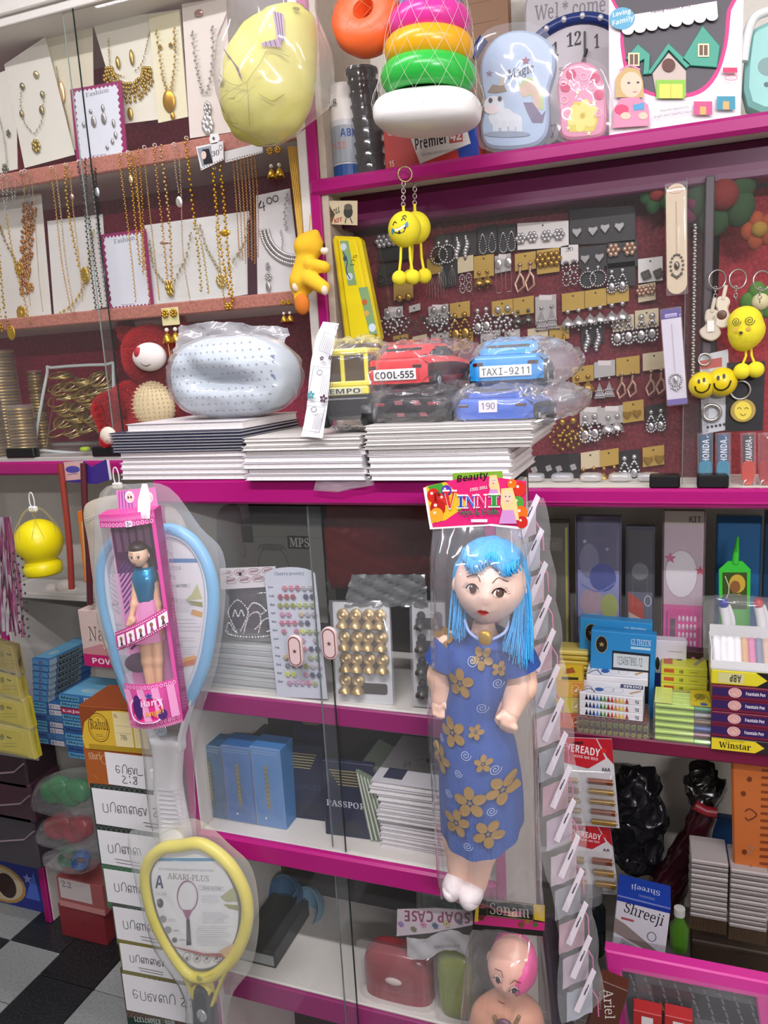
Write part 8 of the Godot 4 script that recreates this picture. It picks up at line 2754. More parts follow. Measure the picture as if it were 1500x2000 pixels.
		bag(o,shape(o,[q[0] - 16,846,q[0]+15,844,q[0]+15,955,q[0] - 15,957],0.0,0),0.008,0.006,mats.bagclear,0.003,"film",q[0])
	for q in [[1410,385,1.0,"22401c","green leafy plush, colour dimmed for shade, with a red heart high in the right showcase","6a1a14"],[1283,380,0.5,"1f4a22","small green ball plush left of the cream pendant card","7a241c"],[1356,398,0.5,"701c48","magenta ball plush right of the cream pendant card","701c48"],[1484,590,0.55,"4a7a2a","green dotted pineapple plush behind the spiral-eyed chick","d8d0a0"],[1482,450,0.5,"8a3a14","orange flower plush in the right showcase","8a6a1c"]]:  # high corner plush: shade of the dim corner put into their colours
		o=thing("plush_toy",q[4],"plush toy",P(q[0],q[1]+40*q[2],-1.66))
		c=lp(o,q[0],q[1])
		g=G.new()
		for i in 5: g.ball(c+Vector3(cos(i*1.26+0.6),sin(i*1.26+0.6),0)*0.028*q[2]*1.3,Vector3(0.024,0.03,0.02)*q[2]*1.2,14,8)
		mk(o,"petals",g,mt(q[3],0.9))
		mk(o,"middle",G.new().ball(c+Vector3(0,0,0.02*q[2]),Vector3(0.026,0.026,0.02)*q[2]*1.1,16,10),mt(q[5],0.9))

# ---------------------------------------------------------------- stationery shelf right of the case
func build_stationery() -> void:
	var y0=-0.790
	var o: Node3D
	var g: G
	var k: Ink
	var f: Dictionary
	var on=func(f2: Dictionary) -> Dictionary:
		f2.h+=f2.t.origin.y - y0
		f2.t.origin.y=y0
		return f2
	var tall=[
		[1052,1018,1112,1290,-1.80,"5d584c","tall grey green pen carton with a yellow edge behind the hanging strip",[["r",0.90,0.0,0.97,0.96,"b5b03a"],["r",0.1,0.82,0.8,0.9,"6f6a5c"],["t","PILOT","bold",0.2,0.84,0.7,0.03,"8a857a"],["o",0.3,0.30,0.16,0.05,"6a5a22"],["o",0.5,0.0,0.6,0.24,"5a1c1a"]]],
		[1126,1010,1212,1300,-1.78,"3a2f6a","purple and blue pencil box with a swirling snowy print",[["r",0.04,0.02,0.96,0.98,"8f96c4"],["r",0.04,0.70,0.96,0.98,"5a5a7a"],["o",0.3,0.75,0.22,0.10,"7a7a98"],["o",0.6,0.66,0.3,0.08,"3f4f9a"],["o",0.35,0.52,0.26,0.08,"b59aa8"],["o",0.75,0.50,0.2,0.07,"a8b05a"],["o",0.35,0.34,0.3,0.09,"c9b8d0"],["o",0.7,0.30,0.24,0.12,"b4cbdc"],["c",[0.1,0.62,0.5,0.58,0.9,0.64],0.004,"6a7ac0"],["c",[0.1,0.42,0.4,0.45,0.9,0.38],0.004,"8fa6d4"],["r",0.04,0.04,0.5,0.14,"4a2f9a"],["s",0.2,0.86,0.06,"b9b4d0"],["s",0.7,0.82,0.05,"a9a8c8"]]],
		[1222,1030,1276,1300,-1.78,"2a2a48","narrow dark blue pencil box with red, white and star print",[["r",0.05,0.02,0.95,0.98,"5f6478"],["r",0.05,0.62,0.95,0.98,"2c3038"],["o",0.5,0.74,0.3,0.05,"6a6e74"],["p",[0.08,0.62,0.6,0.56,0.7,0.42,0.1,0.44],"b8402a"],["p",[0.1,0.5,0.6,0.46,0.6,0.42,0.1,0.42],"c9b4a0"],["p",[0.1,0.42,0.7,0.40,0.9,0.26,0.1,0.24],"28345e"],["s",0.25,0.34,0.12,"d8dce4"],["e",0.78,0.57,0.12,0.03,0.002,"c9ccd4"],["o",0.5,0.2,0.3,0.06,"8a6a4a"]]],
		[1292,1000,1372,1300,-1.76,"5a1a34","pink pencil box with a built-in calculator and oval white keys",[["r",0.03,0.03,0.97,0.93,"c9b4c0"],["r",0.03,0.93,0.97,1.0,"c4b8b0"],["t","KIT","bold",0.62,0.945,0.9,0.03,"3a2a34"],["r",0.03,0.03,0.97,0.52,"d86aa4"],["o",0.45,0.68,0.38,0.12,"e4dfe4"],["s",0.18,0.76,0.16,"c95a80"],["s",0.9,0.70,0.14,"c9365a"],["e",0.45,0.68,0.385,0.123,0.0016,"b89ab0"]]],
		[1394,1010,1480,1300,-1.76,"124a78","deep blue pencil box standing behind the green luggage tag",[["r",0.04,0.03,0.96,0.97,"1a5a8e"],["r",0.1,0.55,0.9,0.58,"2a74a8"]]],
		[1486,1000,1560,1300,-1.76,"1c3f5c","dark blue box cut by the right edge behind the pens",[]]]
	for q in tall:
		f=on.call(fb(q[0],q[1],q[2],q[3],q[4]))
		f.h=P(q[0],q[1],q[4]).y - y0
		turn(f,0.0,-0.03)
		o=carton("pencil_box",q[6],"pencil box",f,0.028,q[5],q[7],"",0.25,"shell")
		if q[0]==1292:
			var w: float=f.w
			var h: float=f.h
			mk(o,"calculator",G.new().prism(rr(w*0.78,h*0.24,0.014,0,h*0.385,6),0.0,0.005,0.002),mt("d9589c",0.3),"raised pink calculator panel")
			mk(o,"display",G.new().box(Vector3(-w*0.24,h*0.385,0.0055),Vector3(w*0.12,h*0.13,0.001)),mt("6a6068",0.2))
			for i in 20: mk(o,"key",G.new().ball(Vector3(w*(-0.08+(i % 5)*0.095),h*(0.452 - int(i/5)*0.043),0.005),Vector3(w*0.036,h*0.016,0.002),10,5),mt("e6d0de",0.35))
		if q[0]<1390: bag(o,rr(f.w*1.03,f.h*1.0,0.004,0,f.h*0.5),0.008,0.002,mats.bagclear,0.003,"film",q[0])
	o=thing("luggage_tag","bright green rubber luggage tag with a strap and a brown print","tag",P(1432,1240,-1.70))
	mk(o,"frame",G.new().prism(shape(o,[1404,1235,1404,1112,1422,1096,1450,1096,1466,1112,1464,1235],0.0,0),-0.004,0.002,0.001),mt("3ac43a",0.35))
	mk(o,"strap",G.new().tube(lps(o,[1436,1100,1438,1075,1441,1048],0.0),[0.007,0.006,0.002],8),mt("3ac43a",0.35))
	k=ink(o,0.0022)
	k.rect(1411,1118,1459,1190,"3a4a1c")
	k.oval(1440,1140,16,18,"c9a83a")
	k.oval(1436,1146,10,12,"8a5a34")
	k.curve([1416,1125,1424,1150,1416,1175],0.0014,"e6e4c4")
	k.rect(1414,1192,1456,1228,"5fb84a")
	prn(o,k)
	for q in [[1128,1208,1268,1312,-1.70,"2f8fc9","rear bright blue calculator carton, only its top strip showing"],[1150,1232,1276,1330,-1.665,"2a86c4","bright blue calculator carton showing a twelve digit display"]]:
		f=on.call(fb(q[0],q[1],q[2],q[3],q[4]))
		f.h=P(q[0],q[1],q[4]).y - y0
		turn(f,0.0,0.0,-0.03)
		o=carton("calculator_box",q[6],"box",f,0.03,q[5],[["o",0.17,0.84,0.09,0.10,"1c1a18"],["e",0.17,0.84,0.09,0.10,0.001,"b8a45a"],["s",0.17,0.84,0.05,"a8925a"],["t","GLTHZEN","serif",0.62,0.87,0.92,0.07,"d9e6ee"],["r",0.62,0.82,0.92,0.85,"a9cfe4"],["r",0.34,0.0,0.92,0.78,"1a1e2a"],["r",0.36,0.58,0.90,0.75,"c4ccd0"],["t","1234567890.12","mono",0.42,0.62,0.80,0.10,"3a4046"],["r",0.38,0.50,0.48,0.55,"7f8790"],["r",0.50,0.49,0.62,0.54,"7f8790"]],"calculator cartons")
	f=on.call(fb(1279,1250,1340,1330,-1.70))
	f.h=P(1279,1250,-1.70).y - y0
	carton("calculator_box","white calculator carton beside the blue ones, below the pink pencil box","box",f,0.03,"d9d4dc",[["r",0.0,0.0,0.18,0.55,"2f3f8a"],["o",0.08,0.68,0.07,0.09,"2a2a24"],["r",0.36,0.0,0.94,0.44,"2a2c30"],["l",0.4,0.36,0.9,0.30,2,"8a8e92"],["l",0.4,0.86,0.9,0.66,3,"5a5a62"]])
	carton("dark_carton","small dark carton with two pale ovals under the pink pencil box","box",fb(1340,1272,1384,1325,-1.71),0.03,"3a1c28",[["o",0.3,0.6,0.14,0.22,"b08a86"],["o",0.7,0.6,0.14,0.22,"b08a70"]])
	for q in [[1086,1248,1146,1330,6,-1.64,"c9b24a","yellow packet bagged at the stationery shelf's left end"]]:
		for i in q[4]:
			f=fb(q[0]+2.0,q[1],q[2],q[3],q[5])
			o=thing("yellow_packet",nth(i,6)+q[7],"packet",Vector3(f.t.origin.x,y0+0.065+i*0.012,q[5] - 0.05),Basis(Vector3.UP,0.04*(i % 2)),"bagged yellow packets")
			mk(o,"packet",G.new().box(Vector3(0,0.0055,-0.02),Vector3(f.w,0.0105,0.06),0.003),mt(["c9b24a","b8a23c","d0bc62"][i % 3],0.35))
	for i in 3:
		f=fb(1088,1345,1142,1400,-1.585)
		o=thing("pencil_carton",nth(i,3)+"yellow orange pencil carton with an arrow mark at the shelf's left end","box",Vector3(f.t.origin.x,y0+i*0.036,-1.575),Basis(Vector3.UP,0.05*i),"yellow orange cartons")
		mk(o,"carton",G.new().box(Vector3(0,0.0175,-0.05),Vector3(f.w,0.035,0.10),0.001),mt(["b8563a","b9a86a","c98a34"][i],0.4))
		face(o,0.0003,f.w,0.035,[["r",0.0,0.0,0.6,1.0,["c9603a","c9b84a","d9a83a"][i]],["e",0.7,0.5,0.12,0.32,0.001,"e6d8b8"],["p",[0.62,0.4,0.78,0.65,0.74,0.35],"e6d8b8"]])
		if i==2: top(o,0.0353,f.w,0.10,[["r",0.05,0.05,0.95,0.95,"d8b92c"],["r",0.2,0.1,0.8,0.25,"3a3014"],["p",[0.3,0.4,0.7,0.5,0.6,0.8,0.35,0.7],"a8542a"]])
	var x0=P(1132,1420,-1.565).x
	var x1=P(1254,1425,-1.565).x
	for i in 4:
		o=thing("pencil_pack",nth(i,4)+"clear pack of hexagonal pencils under the crayon cartons","pencils",Vector3((x0+x1)/2+0.004,y0+i*0.0095,-1.565),Basis(Vector3.UP,0.02*(i % 2)),"pencil packs")
		for j in 12:
			var px=-0.066+j*0.012
			var b2=Basis(Vector3.RIGHT,PI/2)
			g=G.new().at(Transform3D(b2,Vector3(px,0.0046,-0.03)))
			g.lathe(Vector3.ZERO,[Vector2(0.0036,-0.06),Vector2(0.0046,-0.058),Vector2(0.0046,0.032),Vector2(0.0034,0.033),Vector2(0.0026,0.026),Vector2(0.0,0.026)],8)
			mk(o,"pencil",g,mt(["a8a03a","5a3a1a","8a8a34","7a2a1c"][i],0.35))
		mk(o,"film",G.new().box(Vector3(0,0.005,-0.04),Vector3(0.148,0.0094,0.1),0.003),mats.bagclear)
	var cy=y0+0.039
	for i in 3:
		o=thing("crayon_box",nth(i,3)+"white crayon carton with a row of coloured crayon tips","crayons",Vector3(x0+0.064,cy,-1.562),Basis(Vector3.UP,-0.03),"crayon cartons")
		mk(o,"carton",G.new().box(Vector3(0,0.0085,-0.035),Vector3(0.128,0.0168,0.07),0.001),mt("dcdce0",0.35))
		k=ink(o,0.0003,2,0.128,0.017)
		var cr=["1c1c28","22305a","2a3f80","4a7ab8","2f6a3a","5a8a34","8a2a24","b83a2a","c9862a","d4a83a","d9b84a","a83a4a"]
		for j in 12: k.poly([0.09+j*0.058,0.15,0.145+j*0.058,0.15,0.118+j*0.058,0.9],cr[j])
		k.text("12","bold",0.88,0.3,0.94,0.3,0.4,"2a2a3a")
		prn(o,k)
		if i==2: top(o,0.0171,0.128,0.07,crayon_top())
		cy+=0.0172
	o=thing("crayon_box","white crayon carton lying behind on top of the others, lettering upside down","crayons",Vector3(x0+0.072,cy - 0.006,-1.635),Basis(Vector3.RIGHT,0.12),"crayon cartons")
	mk(o,"carton",G.new().box(Vector3(0,0.0085,-0.035),Vector3(0.128,0.0168,0.07),0.001),mt("dcdce0",0.35))
	top(o,0.0171,0.128,0.07,crayon_top())
	x0=P(1284,1430,-1.56).x
	x1=P(1386,1440,-1.56).x
	for i in 6:
		o=thing("sketch_pens",nth(i,6)+"flat clear pack of lime green sketch pens","pens",Vector3((x0+x1)/2,y0+i*0.0135,-1.56 - 0.002*i),Basis(Vector3.UP,0.03*sin(i*2.0)),"sketch pen packs")
		for j in 8:
			g=G.new().tube([Vector3(-0.054,0.006,-0.004 - j*0.009),Vector3(0.02,0.006,-0.004 - j*0.009)],0.0042,7)
			mk(o,"barrel",g,mt(["a8c94a","b9d46a"][j % 2],0.3))
			mk(o,"pen_cap",G.new().tube([Vector3(0.021,0.006,-0.004 - j*0.009),Vector3(0.054,0.006,-0.004 - j*0.009)],0.0047,7),mt(["8ac44a","7a3a4a","3a5a9a","6a4a2a","9a9a9a","3a8a5a","c9a83a","8a8fa0"][(i+j) % 8],0.3))
		if i==5:
			top(o,0.0128,0.112,0.08,[["r",0.0,0.0,0.3,1.0,"cfe06a"],["r",0.62,0.02,1.0,1.0,"c9b42c"],["o",0.78,0.6,0.1,0.2,"8a7a2a"],["c",[0.7,0.3,0.85,0.8,0.95,0.3],0.0016,"3a6a3a"],["o",0.84,0.15,0.06,0.09,"3a5a9a"]])
		mk(o,"film",G.new().box(Vector3(0,0.0065,-0.037),Vector3(0.116,0.0128,0.084),0.004),mats.bagclear)
	for i in 3:
		o=thing("pencil_carton",nth(i,3)+"lime yellow pencil carton behind the sketch pens","box",Vector3((x0+x1)/2+0.002,y0+0.07+i*0.019,-1.655),Basis.IDENTITY,"lime pencil cartons")
		mk(o,"carton",G.new().box(Vector3(0,0.0092,-0.04),Vector3(0.092,0.0182,0.08),0.001),mt("c4c43a",0.35))
		face(o,0.0003,0.092,0.0182,[["r",0.06,0.3,0.28,0.75,"b8522a"],["t","HB","bold",0.4,0.3,0.48,0.4,"4a4a2a"],["l",0.62,0.5,0.8,0.5,1,"5a5a30"]])
		if i==2: top(o,0.0185,0.092,0.08,[["r",0.05,0.2,0.25,0.85,"b85a3a"],["r",0.35,0.5,0.45,0.7,"5a5a30"],["p",[0.7,0.3,0.9,0.8,0.95,0.7,0.75,0.2],"8a8a7a"]])
	for i in 5:
		f=fb(1388,1400,1520,1455,-1.555)
		o=thing("pen_carton",nth(i,5)+("crimson fountain pen carton with a pale crest" if i else "carton with a yellow arrow band under the crimson cartons"),"box",Vector3(f.t.origin.x,y0+i*0.0275,-1.55 - 0.002*(i % 2)),Basis.IDENTITY,"fountain pen cartons" if i else "")
		mk(o,"carton",G.new().box(Vector3(0,0.0135,-0.06),Vector3(f.w,0.027,0.12),0.001),mt("6a1a34" if i else "2a2024",0.35))
		if i: face(o,0.0003,f.w,0.027,[["r",0.0,0.25,1.0,0.85,"2f1c52"],["o",0.34,0.55,0.10,0.38,"d9aaa4"],["e",0.34,0.55,0.07,0.28,0.0006,"8a4a5a"],["c",[0.29,0.5,0.33,0.7,0.38,0.45],0.0006,"8a4a5a"],["t","Fountain Pen","bold",0.50,0.42,0.78,0.28,"e0d8e4"]])
		else: face(o,0.0003,f.w,0.027,[["p",[0.01,0.05,0.66,0.05,0.80,0.5,0.66,0.95,0.01,0.95],"d9c428"],["t","Winstar","sbold",0.12,0.22,0.60,0.5,"1c1a14"],["t","Fountain Pen","sans",0.2,0.78,0.5,0.14,"5a4a1a"]])
	f=fb(1388,1290,1530,1345,-1.56)
	o=thing("pen_tray","white plastic clip tray of small pens in a clear bag on the crimson cartons","stationery",Vector3(f.t.origin.x,y0+5*0.0275,-1.555))
	mk(o,"stand",G.new().box(Vector3(0,0.015,-0.05),Vector3(f.w,0.03,0.1),0.002),mt("d4c92c",0.35),"yellow tray base")
	face(o,0.0003,f.w,0.03,[["r",0.10,0.15,0.46,0.85,"c9c48a"],["u","ABP","bold",0.42,0.75,0.26,0.75,-0.5,"2a2a20"],["p",[0.62,0.0,0.78,0.5,0.62,1.0,1.0,1.0,1.0,0.0],"17181a"]])
	g=G.new()
	g.box(Vector3(0,0.033,-0.045),Vector3(f.w,0.004,0.09))
	g.box(Vector3(0,0.063,-0.09),Vector3(f.w,0.06,0.003))
	g.box(Vector3(-f.w/2,0.055,-0.045),Vector3(0.003,0.044,0.09))
	g.box(Vector3(0,0.042,0.0),Vector3(f.w,0.016,0.002))
	mk(o,"tray",g,mt("dedede",0.3))
	for i in 9: mk(o,"clip" if i<4 else "mini_pen",G.new().tube([Vector3(-f.w*0.42+i*f.w*0.1,0.040,-0.012),Vector3(-f.w*0.42+i*f.w*0.1,0.078,-0.055)],0.008,8),mt(["e4e4e6","e0e0e2","e6e6e6","dedee0","c9a88a","c98aa8","8a8fa0","c9b0a0","9aa0b4"][i],0.3))
	for q in [[1410.0,"22309a","white push pen with a blue tip standing in the clear bag"],[1478.0,"c4283a","white push pen with a red tip standing in the clear bag"]]:
		o=thing("push_pen",q[2],"pen",P(q[0],1262,-1.66))
		mk(o,"barrel",G.new().tube(smooth(lps(o,[q[0]+2,1258,q[0]+10,1225,q[0]+4,1185],0.0),5),0.010,10),mt("e6e6e8",0.25))
		mk(o,"clip",G.new().tube(smooth(lps(o,[q[0]+18,1255,q[0]+22,1215,q[0]+12,1182],-0.004),5),0.005,8),mt("e6e6e8",0.25))
		mk(o,"tip",G.new().ball(lp(o,q[0]+3,1178),Vector3(0.010,0.011,0.010),12,8),mt(q[1],0.25))
	o=thing("plastic_bag","open clear bag standing around the two push pens","bag",P(1440,1290,-1.62))
	bag(o,shape(o,[1374,1290,1372,1165,1430,1160,1520,1170,1530,1290],0.0,0),0.02,0.05,mats.bagclear,0.006,"film",3.0,50.0)
func crease(g: G) -> G:
	var q=PackedVector3Array()
	q.resize(g.v.size())
	for i in range(0,g.ix.size(),3):
		var m=(g.v[g.ix[i+2]] - g.v[g.ix[i]]).cross(g.v[g.ix[i+1]] - g.v[g.ix[i]])
		for j in 3: q[g.ix[i+j]]+=m
	for i in q.size(): g.n[i]=q[i].normalized()
	return g
func crayon_top() -> Array:
	return [["o",0.3,0.35,0.07,0.14,"3a5a9a"],["e",0.45,0.4,0.08,0.2,0.0008,"9aa0b0"],["e",0.6,0.4,0.08,0.2,0.0008,"9aa0b0"],["c",[0.02,0.1,0.15,0.35,0.25,0.1],0.003,"6a6c74"],["c",[0.02,0.25,0.12,0.55,0.22,0.2],0.002,"8a8c94"],["p",[0.78,0.3,0.95,0.55,0.96,0.48,0.8,0.22],"b8925a"],["r",0.62,0.62,0.98,0.9,"22305a"],["u","DOMS","bold",0.95,0.84,0.67,0.84,-0.17,"e4e6ea"],["l",0.1,0.05,0.9,0.05,1,"8a8c94"]]

# ---------------------------------------------------------------- dim cubby below, and the lower doll
func build_cubby() -> void:
	var o: Node3D
	var g: G
	var k: Ink
	var f: Dictionary
	for s in 2:
		f=fr(1098,1440,1200,1444,1110,1610,-1.53) if s==0 else fr(1120,1612,1202,1616,1128,1742,-1.535)
		o=thf("battery_card",["upper red and white blister card of thin gold batteries","lower red and white blister card of thicker gold batteries"][s],"batteries",f,"battery cards")
		var w: float=f.w
		var h: float=f.h
		mk(o,"card",G.new().box(Vector3(0,h/2,-0.001),Vector3(w,h,0.0016)),mt("cfcdd0",0.4))
		face(o,0.0001,w,h,[["p",[0.0,0.72,0.5,0.66,0.85,0.78,0.7,1.0,0.0,1.0],"c0202e"],["p",[0.72,1.0,0.88,0.8,1.0,0.72,1.0,1.0],"b31c2a"],["u","EVEREADY","bold",0.02,0.86,0.74,0.80,0.085,"f0e8ea"],["u","GIVE ME RED","bold",0.25,0.785,0.70,0.755,0.03,"e6ccd0"],["o",0.83,0.87,0.06,0.025,"d42a2a"],["r",0.25,0.93,0.45,0.96,"5a1016"],["t","AAA" if s==0 else "AA","bold",0.76,0.64,0.92,0.04,"2a2a2e"]])
		for i in 5 if s==0 else 3:
			for c in 2:
				var y=h*((0.54 - i*0.115) if s==0 else (0.52 - i*0.17))
				var x=w*(-0.34 if c==0 else 0.22)
				var l=w*(0.24 if c==0 else 0.46)
				mk(o,"battery",G.new().tube([Vector3(x - l/2,y,0.007),Vector3(x+l/2,y - 0.002,0.007)],0.0062 if s==0 else 0.0075,10),mt(["a8843f","8a4a2a","b08a40"][(i+c) % 3],0.25,0.7))
				mk(o,"terminal",G.new().tube([Vector3(x+l/2,y - 0.002,0.007),Vector3(x+l/2+0.003,y - 0.002,0.007)],0.0025,8),mt("c9c9c9",0.2,0.8))
		bag(o,rr(w,h*0.6,0.004,0,h*0.33),0.015,0.0,mats.bagclear,0.002,"blister",s)
	for q in [[1190,1500,1300,1690,"17161a",-1.74,"shiny black plastic bag at the left back of the cubby"],[1300,1560,1372,1730,"2e0c14",-1.70,"dark red bagged umbrella leaning in the cubby"],[1330,1488,1420,1560,"1a1716",-1.72,"black pointed bag tip above the dark red umbrella"]]:
		o=thing("black_bag" if q[0] != 1300 else "bagged_umbrella",q[6],"bag",P((q[0]+q[2])/2.0,q[3],q[5]))
		var rw=[[q[1],q[0]+30,q[2] - 30,0,0.015],[q[1]+30,q[0]+8,q[2] - 10,0,0.04],[(q[1]+q[3])/2.0,q[0],q[2],0,0.05],[q[3],q[0]+12,q[2] - 12,0,0.04]]
		if q[0]==1300: rw=[[1560,1352,1398,0,0.02],[1600,1340,1398,0,0.03],[1680,1300,1370,0,0.035],[1740,1262,1340,0,0.035],[1820,1290,1330,0,0.02]]
		g=loft(G.new(),rows(o,rw),36,26,0.06,5.0)
		for i in g.v.size():
			var v=g.v[i]
			g.v[i]+=Vector3(ns(v.x*60.0,v.y*45.0,q[0]),ns(v.y*55.0,v.z*60.0,2.0),ns(v.x*70.0,v.y*60.0,5.0))*(0.004 if q[0]==1300 else 0.016)
		mk(o,"body",crease(g),mt(q[4],0.22))
		if q[0]==1300: mk(o,"band",G.new().tube(lps(o,[1356,1572,1378,1584,1400,1588],0.03),0.012,8),mt("7a1420",0.4),"red band")
	carton("blue_board","blue folder standing at the back of the cubby","folder",fb(1358,1590,1432,1742,-1.80),0.02,"1d4a80",[["l",0.1,0.9,0.9,0.1,12,"17406e"]])
	o=thing("abacus_board","orange wooden abacus board with slots at the right edge of the cubby","abacus",P(1480,1745,-1.58))
	mk(o,"board",G.new().prism(shape(o,[1428,1480,1560,1490,1560,1760,1450,1740,1432,1700],0.0,0),-0.015,0.0,0.004),mt("b5622c",0.45))
	k=ink(o,0.0003)
	for i in 16: k.poly([1488.0 - i*0.3,1502+i*14,1560,1508+i*14,1560,1513+i*14,1487.0 - i*0.3,1507+i*14],"7a3a1c")
	for q in [[1464,1522],[1452,1550],[1454,1664],[1466,1696]]: k.oval(q[0],q[1],5,5,"6a2f18")
	k.curve([1455,1585,1465,1580,1478,1592,1462,1602,1456,1596],0.002,"4a2a20")
	k.text("22","sans",1466,1668,1472,1652,8,"8a8a8a")
	prn(o,k)
	for c in 2:
		for i in 12:
			f=fb(1346+c*76.0,1840,1418+c*78.0,1860,-1.56)
			o=thing("comb_pack",nth(i,12)+["bundle of pale combs in the left stack beside the white carton","bundle of pale combs in the right stack at the edge"][c],"combs",Vector3(f.t.origin.x,-1.185+i*0.0115 - c*0.008,-1.56),Basis(Vector3.UP,0.02*(i % 2)),"comb bundles")
			mk(o,"spine",G.new().box(Vector3(0,0.005,-0.045),Vector3(f.w,0.009,0.09),0.002),mt(["8f8785","7f7775","9b9390"][i % 3],0.45))
			if i==0:
				g=G.new()
				for j in 26: g.box(Vector3(-f.w/2+f.w*(j+0.5)/26.0,-0.016,-0.004),Vector3(f.w/60.0,0.03,0.004))
				mk(o,"teeth",g,mt("5a4632",0.5)).set_meta("kind","stuff")
	o=thing("shelf_block","dark wooden block under the comb bundles","block",P(1440,1890,-1.62))
	mk(o,"block",G.new().box(Vector3(0.0,0.02,-0.03),Vector3(0.19,0.075,0.08),0.003),mt("3a2c20",0.6))
	mk(o,"foot",G.new().box(Vector3(0.0,-0.03,-0.03),Vector3(0.17,0.04,0.07),0.003),mt("3a2c20",0.6))
	f=fr(1198,1748,1302,1774,1194,1858,-1.47)
	o=carton("steel_carton","white and blue carton with a hand pressing a cap, in the cubby","box",f,0.07,"d4d2da",[["u","Shreeji","sital",0.14,0.70,0.88,0.62,0.25,"1a1a2a"],["r",0.12,0.62,0.36,0.66,"a8545a"],["p",[0.0,0.62,0.2,0.55,0.5,0.40,0.85,0.22,0.82,0.15,0.4,0.26,0.0,0.36],"8f7f7c"],["r",0.52,0.05,0.84,0.20,"3a3f8a"],["e",0.72,0.45,0.08,0.08,0.0012,"2a2a34"],["u","DRINKING","serif",0.14,0.18,0.48,0.10,0.09,"4a4a5a"],["r",0.0,0.93,1.0,1.0,"1c3a9a"]])
	mk(o,"lid",G.new().box(Vector3(0,f.h+0.001,-0.035),Vector3(f.w*1.004,0.003,0.071),0.001),mt("1f3f9e",0.35),"blue carton top")
	top(o,f.h+0.0028,f.w,0.07,[["u","Shreeji","sital",0.80,0.70,0.25,0.70,-0.3,"c9d0e6"],["u","DRINKING","sans",0.7,0.25,0.4,0.25,-0.1,"8a9ac9"]])
	o=thing("green_bottle","small green bottle between the white carton and the comb bundles","bottle",P(1326,1850,-1.50))
	mk(o,"bottle",G.new().lathe(Vector3.ZERO,[Vector2(0,0),Vector2(0.018,0.0),Vector2(0.019,0.05),Vector2(0.010,0.064),Vector2(0.009,0.078),Vector2(0,0.078)],18),mt("3f6a1c",0.2))
	mk(o,"bottle_cap",G.new().lathe(Vector3(0,0.076,0),[Vector2(0.011,0),Vector2(0.011,0.016),Vector2(0,0.017)],14),mt("b9bab4",0.3))
	o=thing("black_bottle","dark bottle with a silver cap under the lower battery card","bottle",P(1150,1850,-1.52))
	mk(o,"bottle",G.new().lathe(Vector3.ZERO,[Vector2(0,0),Vector2(0.036,0),Vector2(0.036,0.10),Vector2(0.02,0.125),Vector2(0,0.125)],20),mt("101418",0.15))
	mk(o,"bottle_cap",G.new().lathe(Vector3(0,0.122,0),[Vector2(0.03,0),Vector2(0.03,0.022),Vector2(0,0.023)],18),mt("8a8d90",0.25,0.5))
	o=thing("framed_board","black board printed with slanted words in a shiny pink frame at the lower right","board",P(1330,2060,-1.36))
	var fr4=[[1192,1866,1560,1944],[1192,1866,1210,2120]]
	var bd=PackedVector2Array([v2(lp(o,1192,1862)),v2(lp(o,1640,1950)),v2(lp(o,1640,2160)),v2(lp(o,1230,2160))])
	mk(o,"panel",G.new().prism(bd,-0.012,0.0),mt("131216",0.4))
	var pk=mt("d8389a",0.2)
	g=G.new()
	g.prism(shape(o,[1182,1846,1640,1936,1640,1970,1194,1884],0.0,0),-0.014,0.014,0.003)
	g.prism(shape(o,[1182,1848,1212,1872,1252,2160,1222,2160],0.0,0),-0.013,0.013,0.003)
	g.prism(shape(o,[1472,1920,1498,1925,1532,2160,1506,2160],0.0,0),-0.013,0.013,0.003)
	mk(o,"frame",g,pk,"shiny pink frame")
	k=ink(o,0.0004)
	for r in 6:
		for c in 9:
			var x=1222.0+c*29.0+r*8.0
			var y=1888.0+r*26.0+c*6.0
			if x<1474:
				k.line([x,y - 11,x+4,y - 2],0.0042,"6a686f")
				k.line([x+5,y+1,x+10,y+12],0.0035,"6a686f")
	k.text("E","sbold",1290,1955,1310,2000,26,"a8924a")
	prn(o,k)
	bag(o,PackedVector2Array([v2(lp(o,1180,1850)),v2(lp(o,1650,1940)),v2(lp(o,1650,2170)),v2(lp(o,1215,2170))]),0.022,0.0,mats.bagclear,0.005,"film",2.0)
	for q in [[1236,1972,1292,2040,"red carton with a white patch low at the right, left one"],[1297,1982,1352,2050,"red carton with a white patch low at the right, right one"]]:
		f=fb(q[0],q[1],q[2],q[3],-1.30)
		carton("red_box",q[4],"box",f,0.03,"b02a2a",[["r",0.3,0.5,0.7,0.88,"d9d4d4"]],"red cartons")
	f=fr(1162,1910,1217,1932,1140,2030,-1.26)
	o=carton("watch_carton","brown carton with vertical white script beside the pink frame","box",f,0.03,"5a2f22",[])
	k=ink(o,0.0004)
	k.text("Ariel","sital",1178,1932,1182,1990,-20,"e4d8d0")
	k.text("QUARTZ","sans",1170,1936,1166,1972,-7,"b9a49a")
	prn(o,k)
	o=thing("baby_doll","bald-fronted pink-haired doll in a clear bag below the white shoes, cut by the frame","doll",P(985,2120,-1.02))
	var c=[]
	for q in [[995,1932,-0.005,0.020,992,1962,-0.005,0.022],[990,1990,-0.01,0.045,985,2090,-0.01,0.05],[950,1985,-0.01,0.024,930,2050,0.0,0.02],[1030,1985,-0.01,0.024,1050,2050,0.0,0.02],[930,2050,0.0,0.02,940,2110,0.02,0.015],[1050,2050,0.0,0.02,1046,2110,0.02,0.015]]: c.push_back(cap(o,q[0],q[1],q[2],q[3],q[4],q[5],q[6],q[7]))
	mk(o,"body",skin(c,0.02,0.004,G.new()),mt("cf9478",0.35))
	var hc=lp(o,999,1884,0.005)
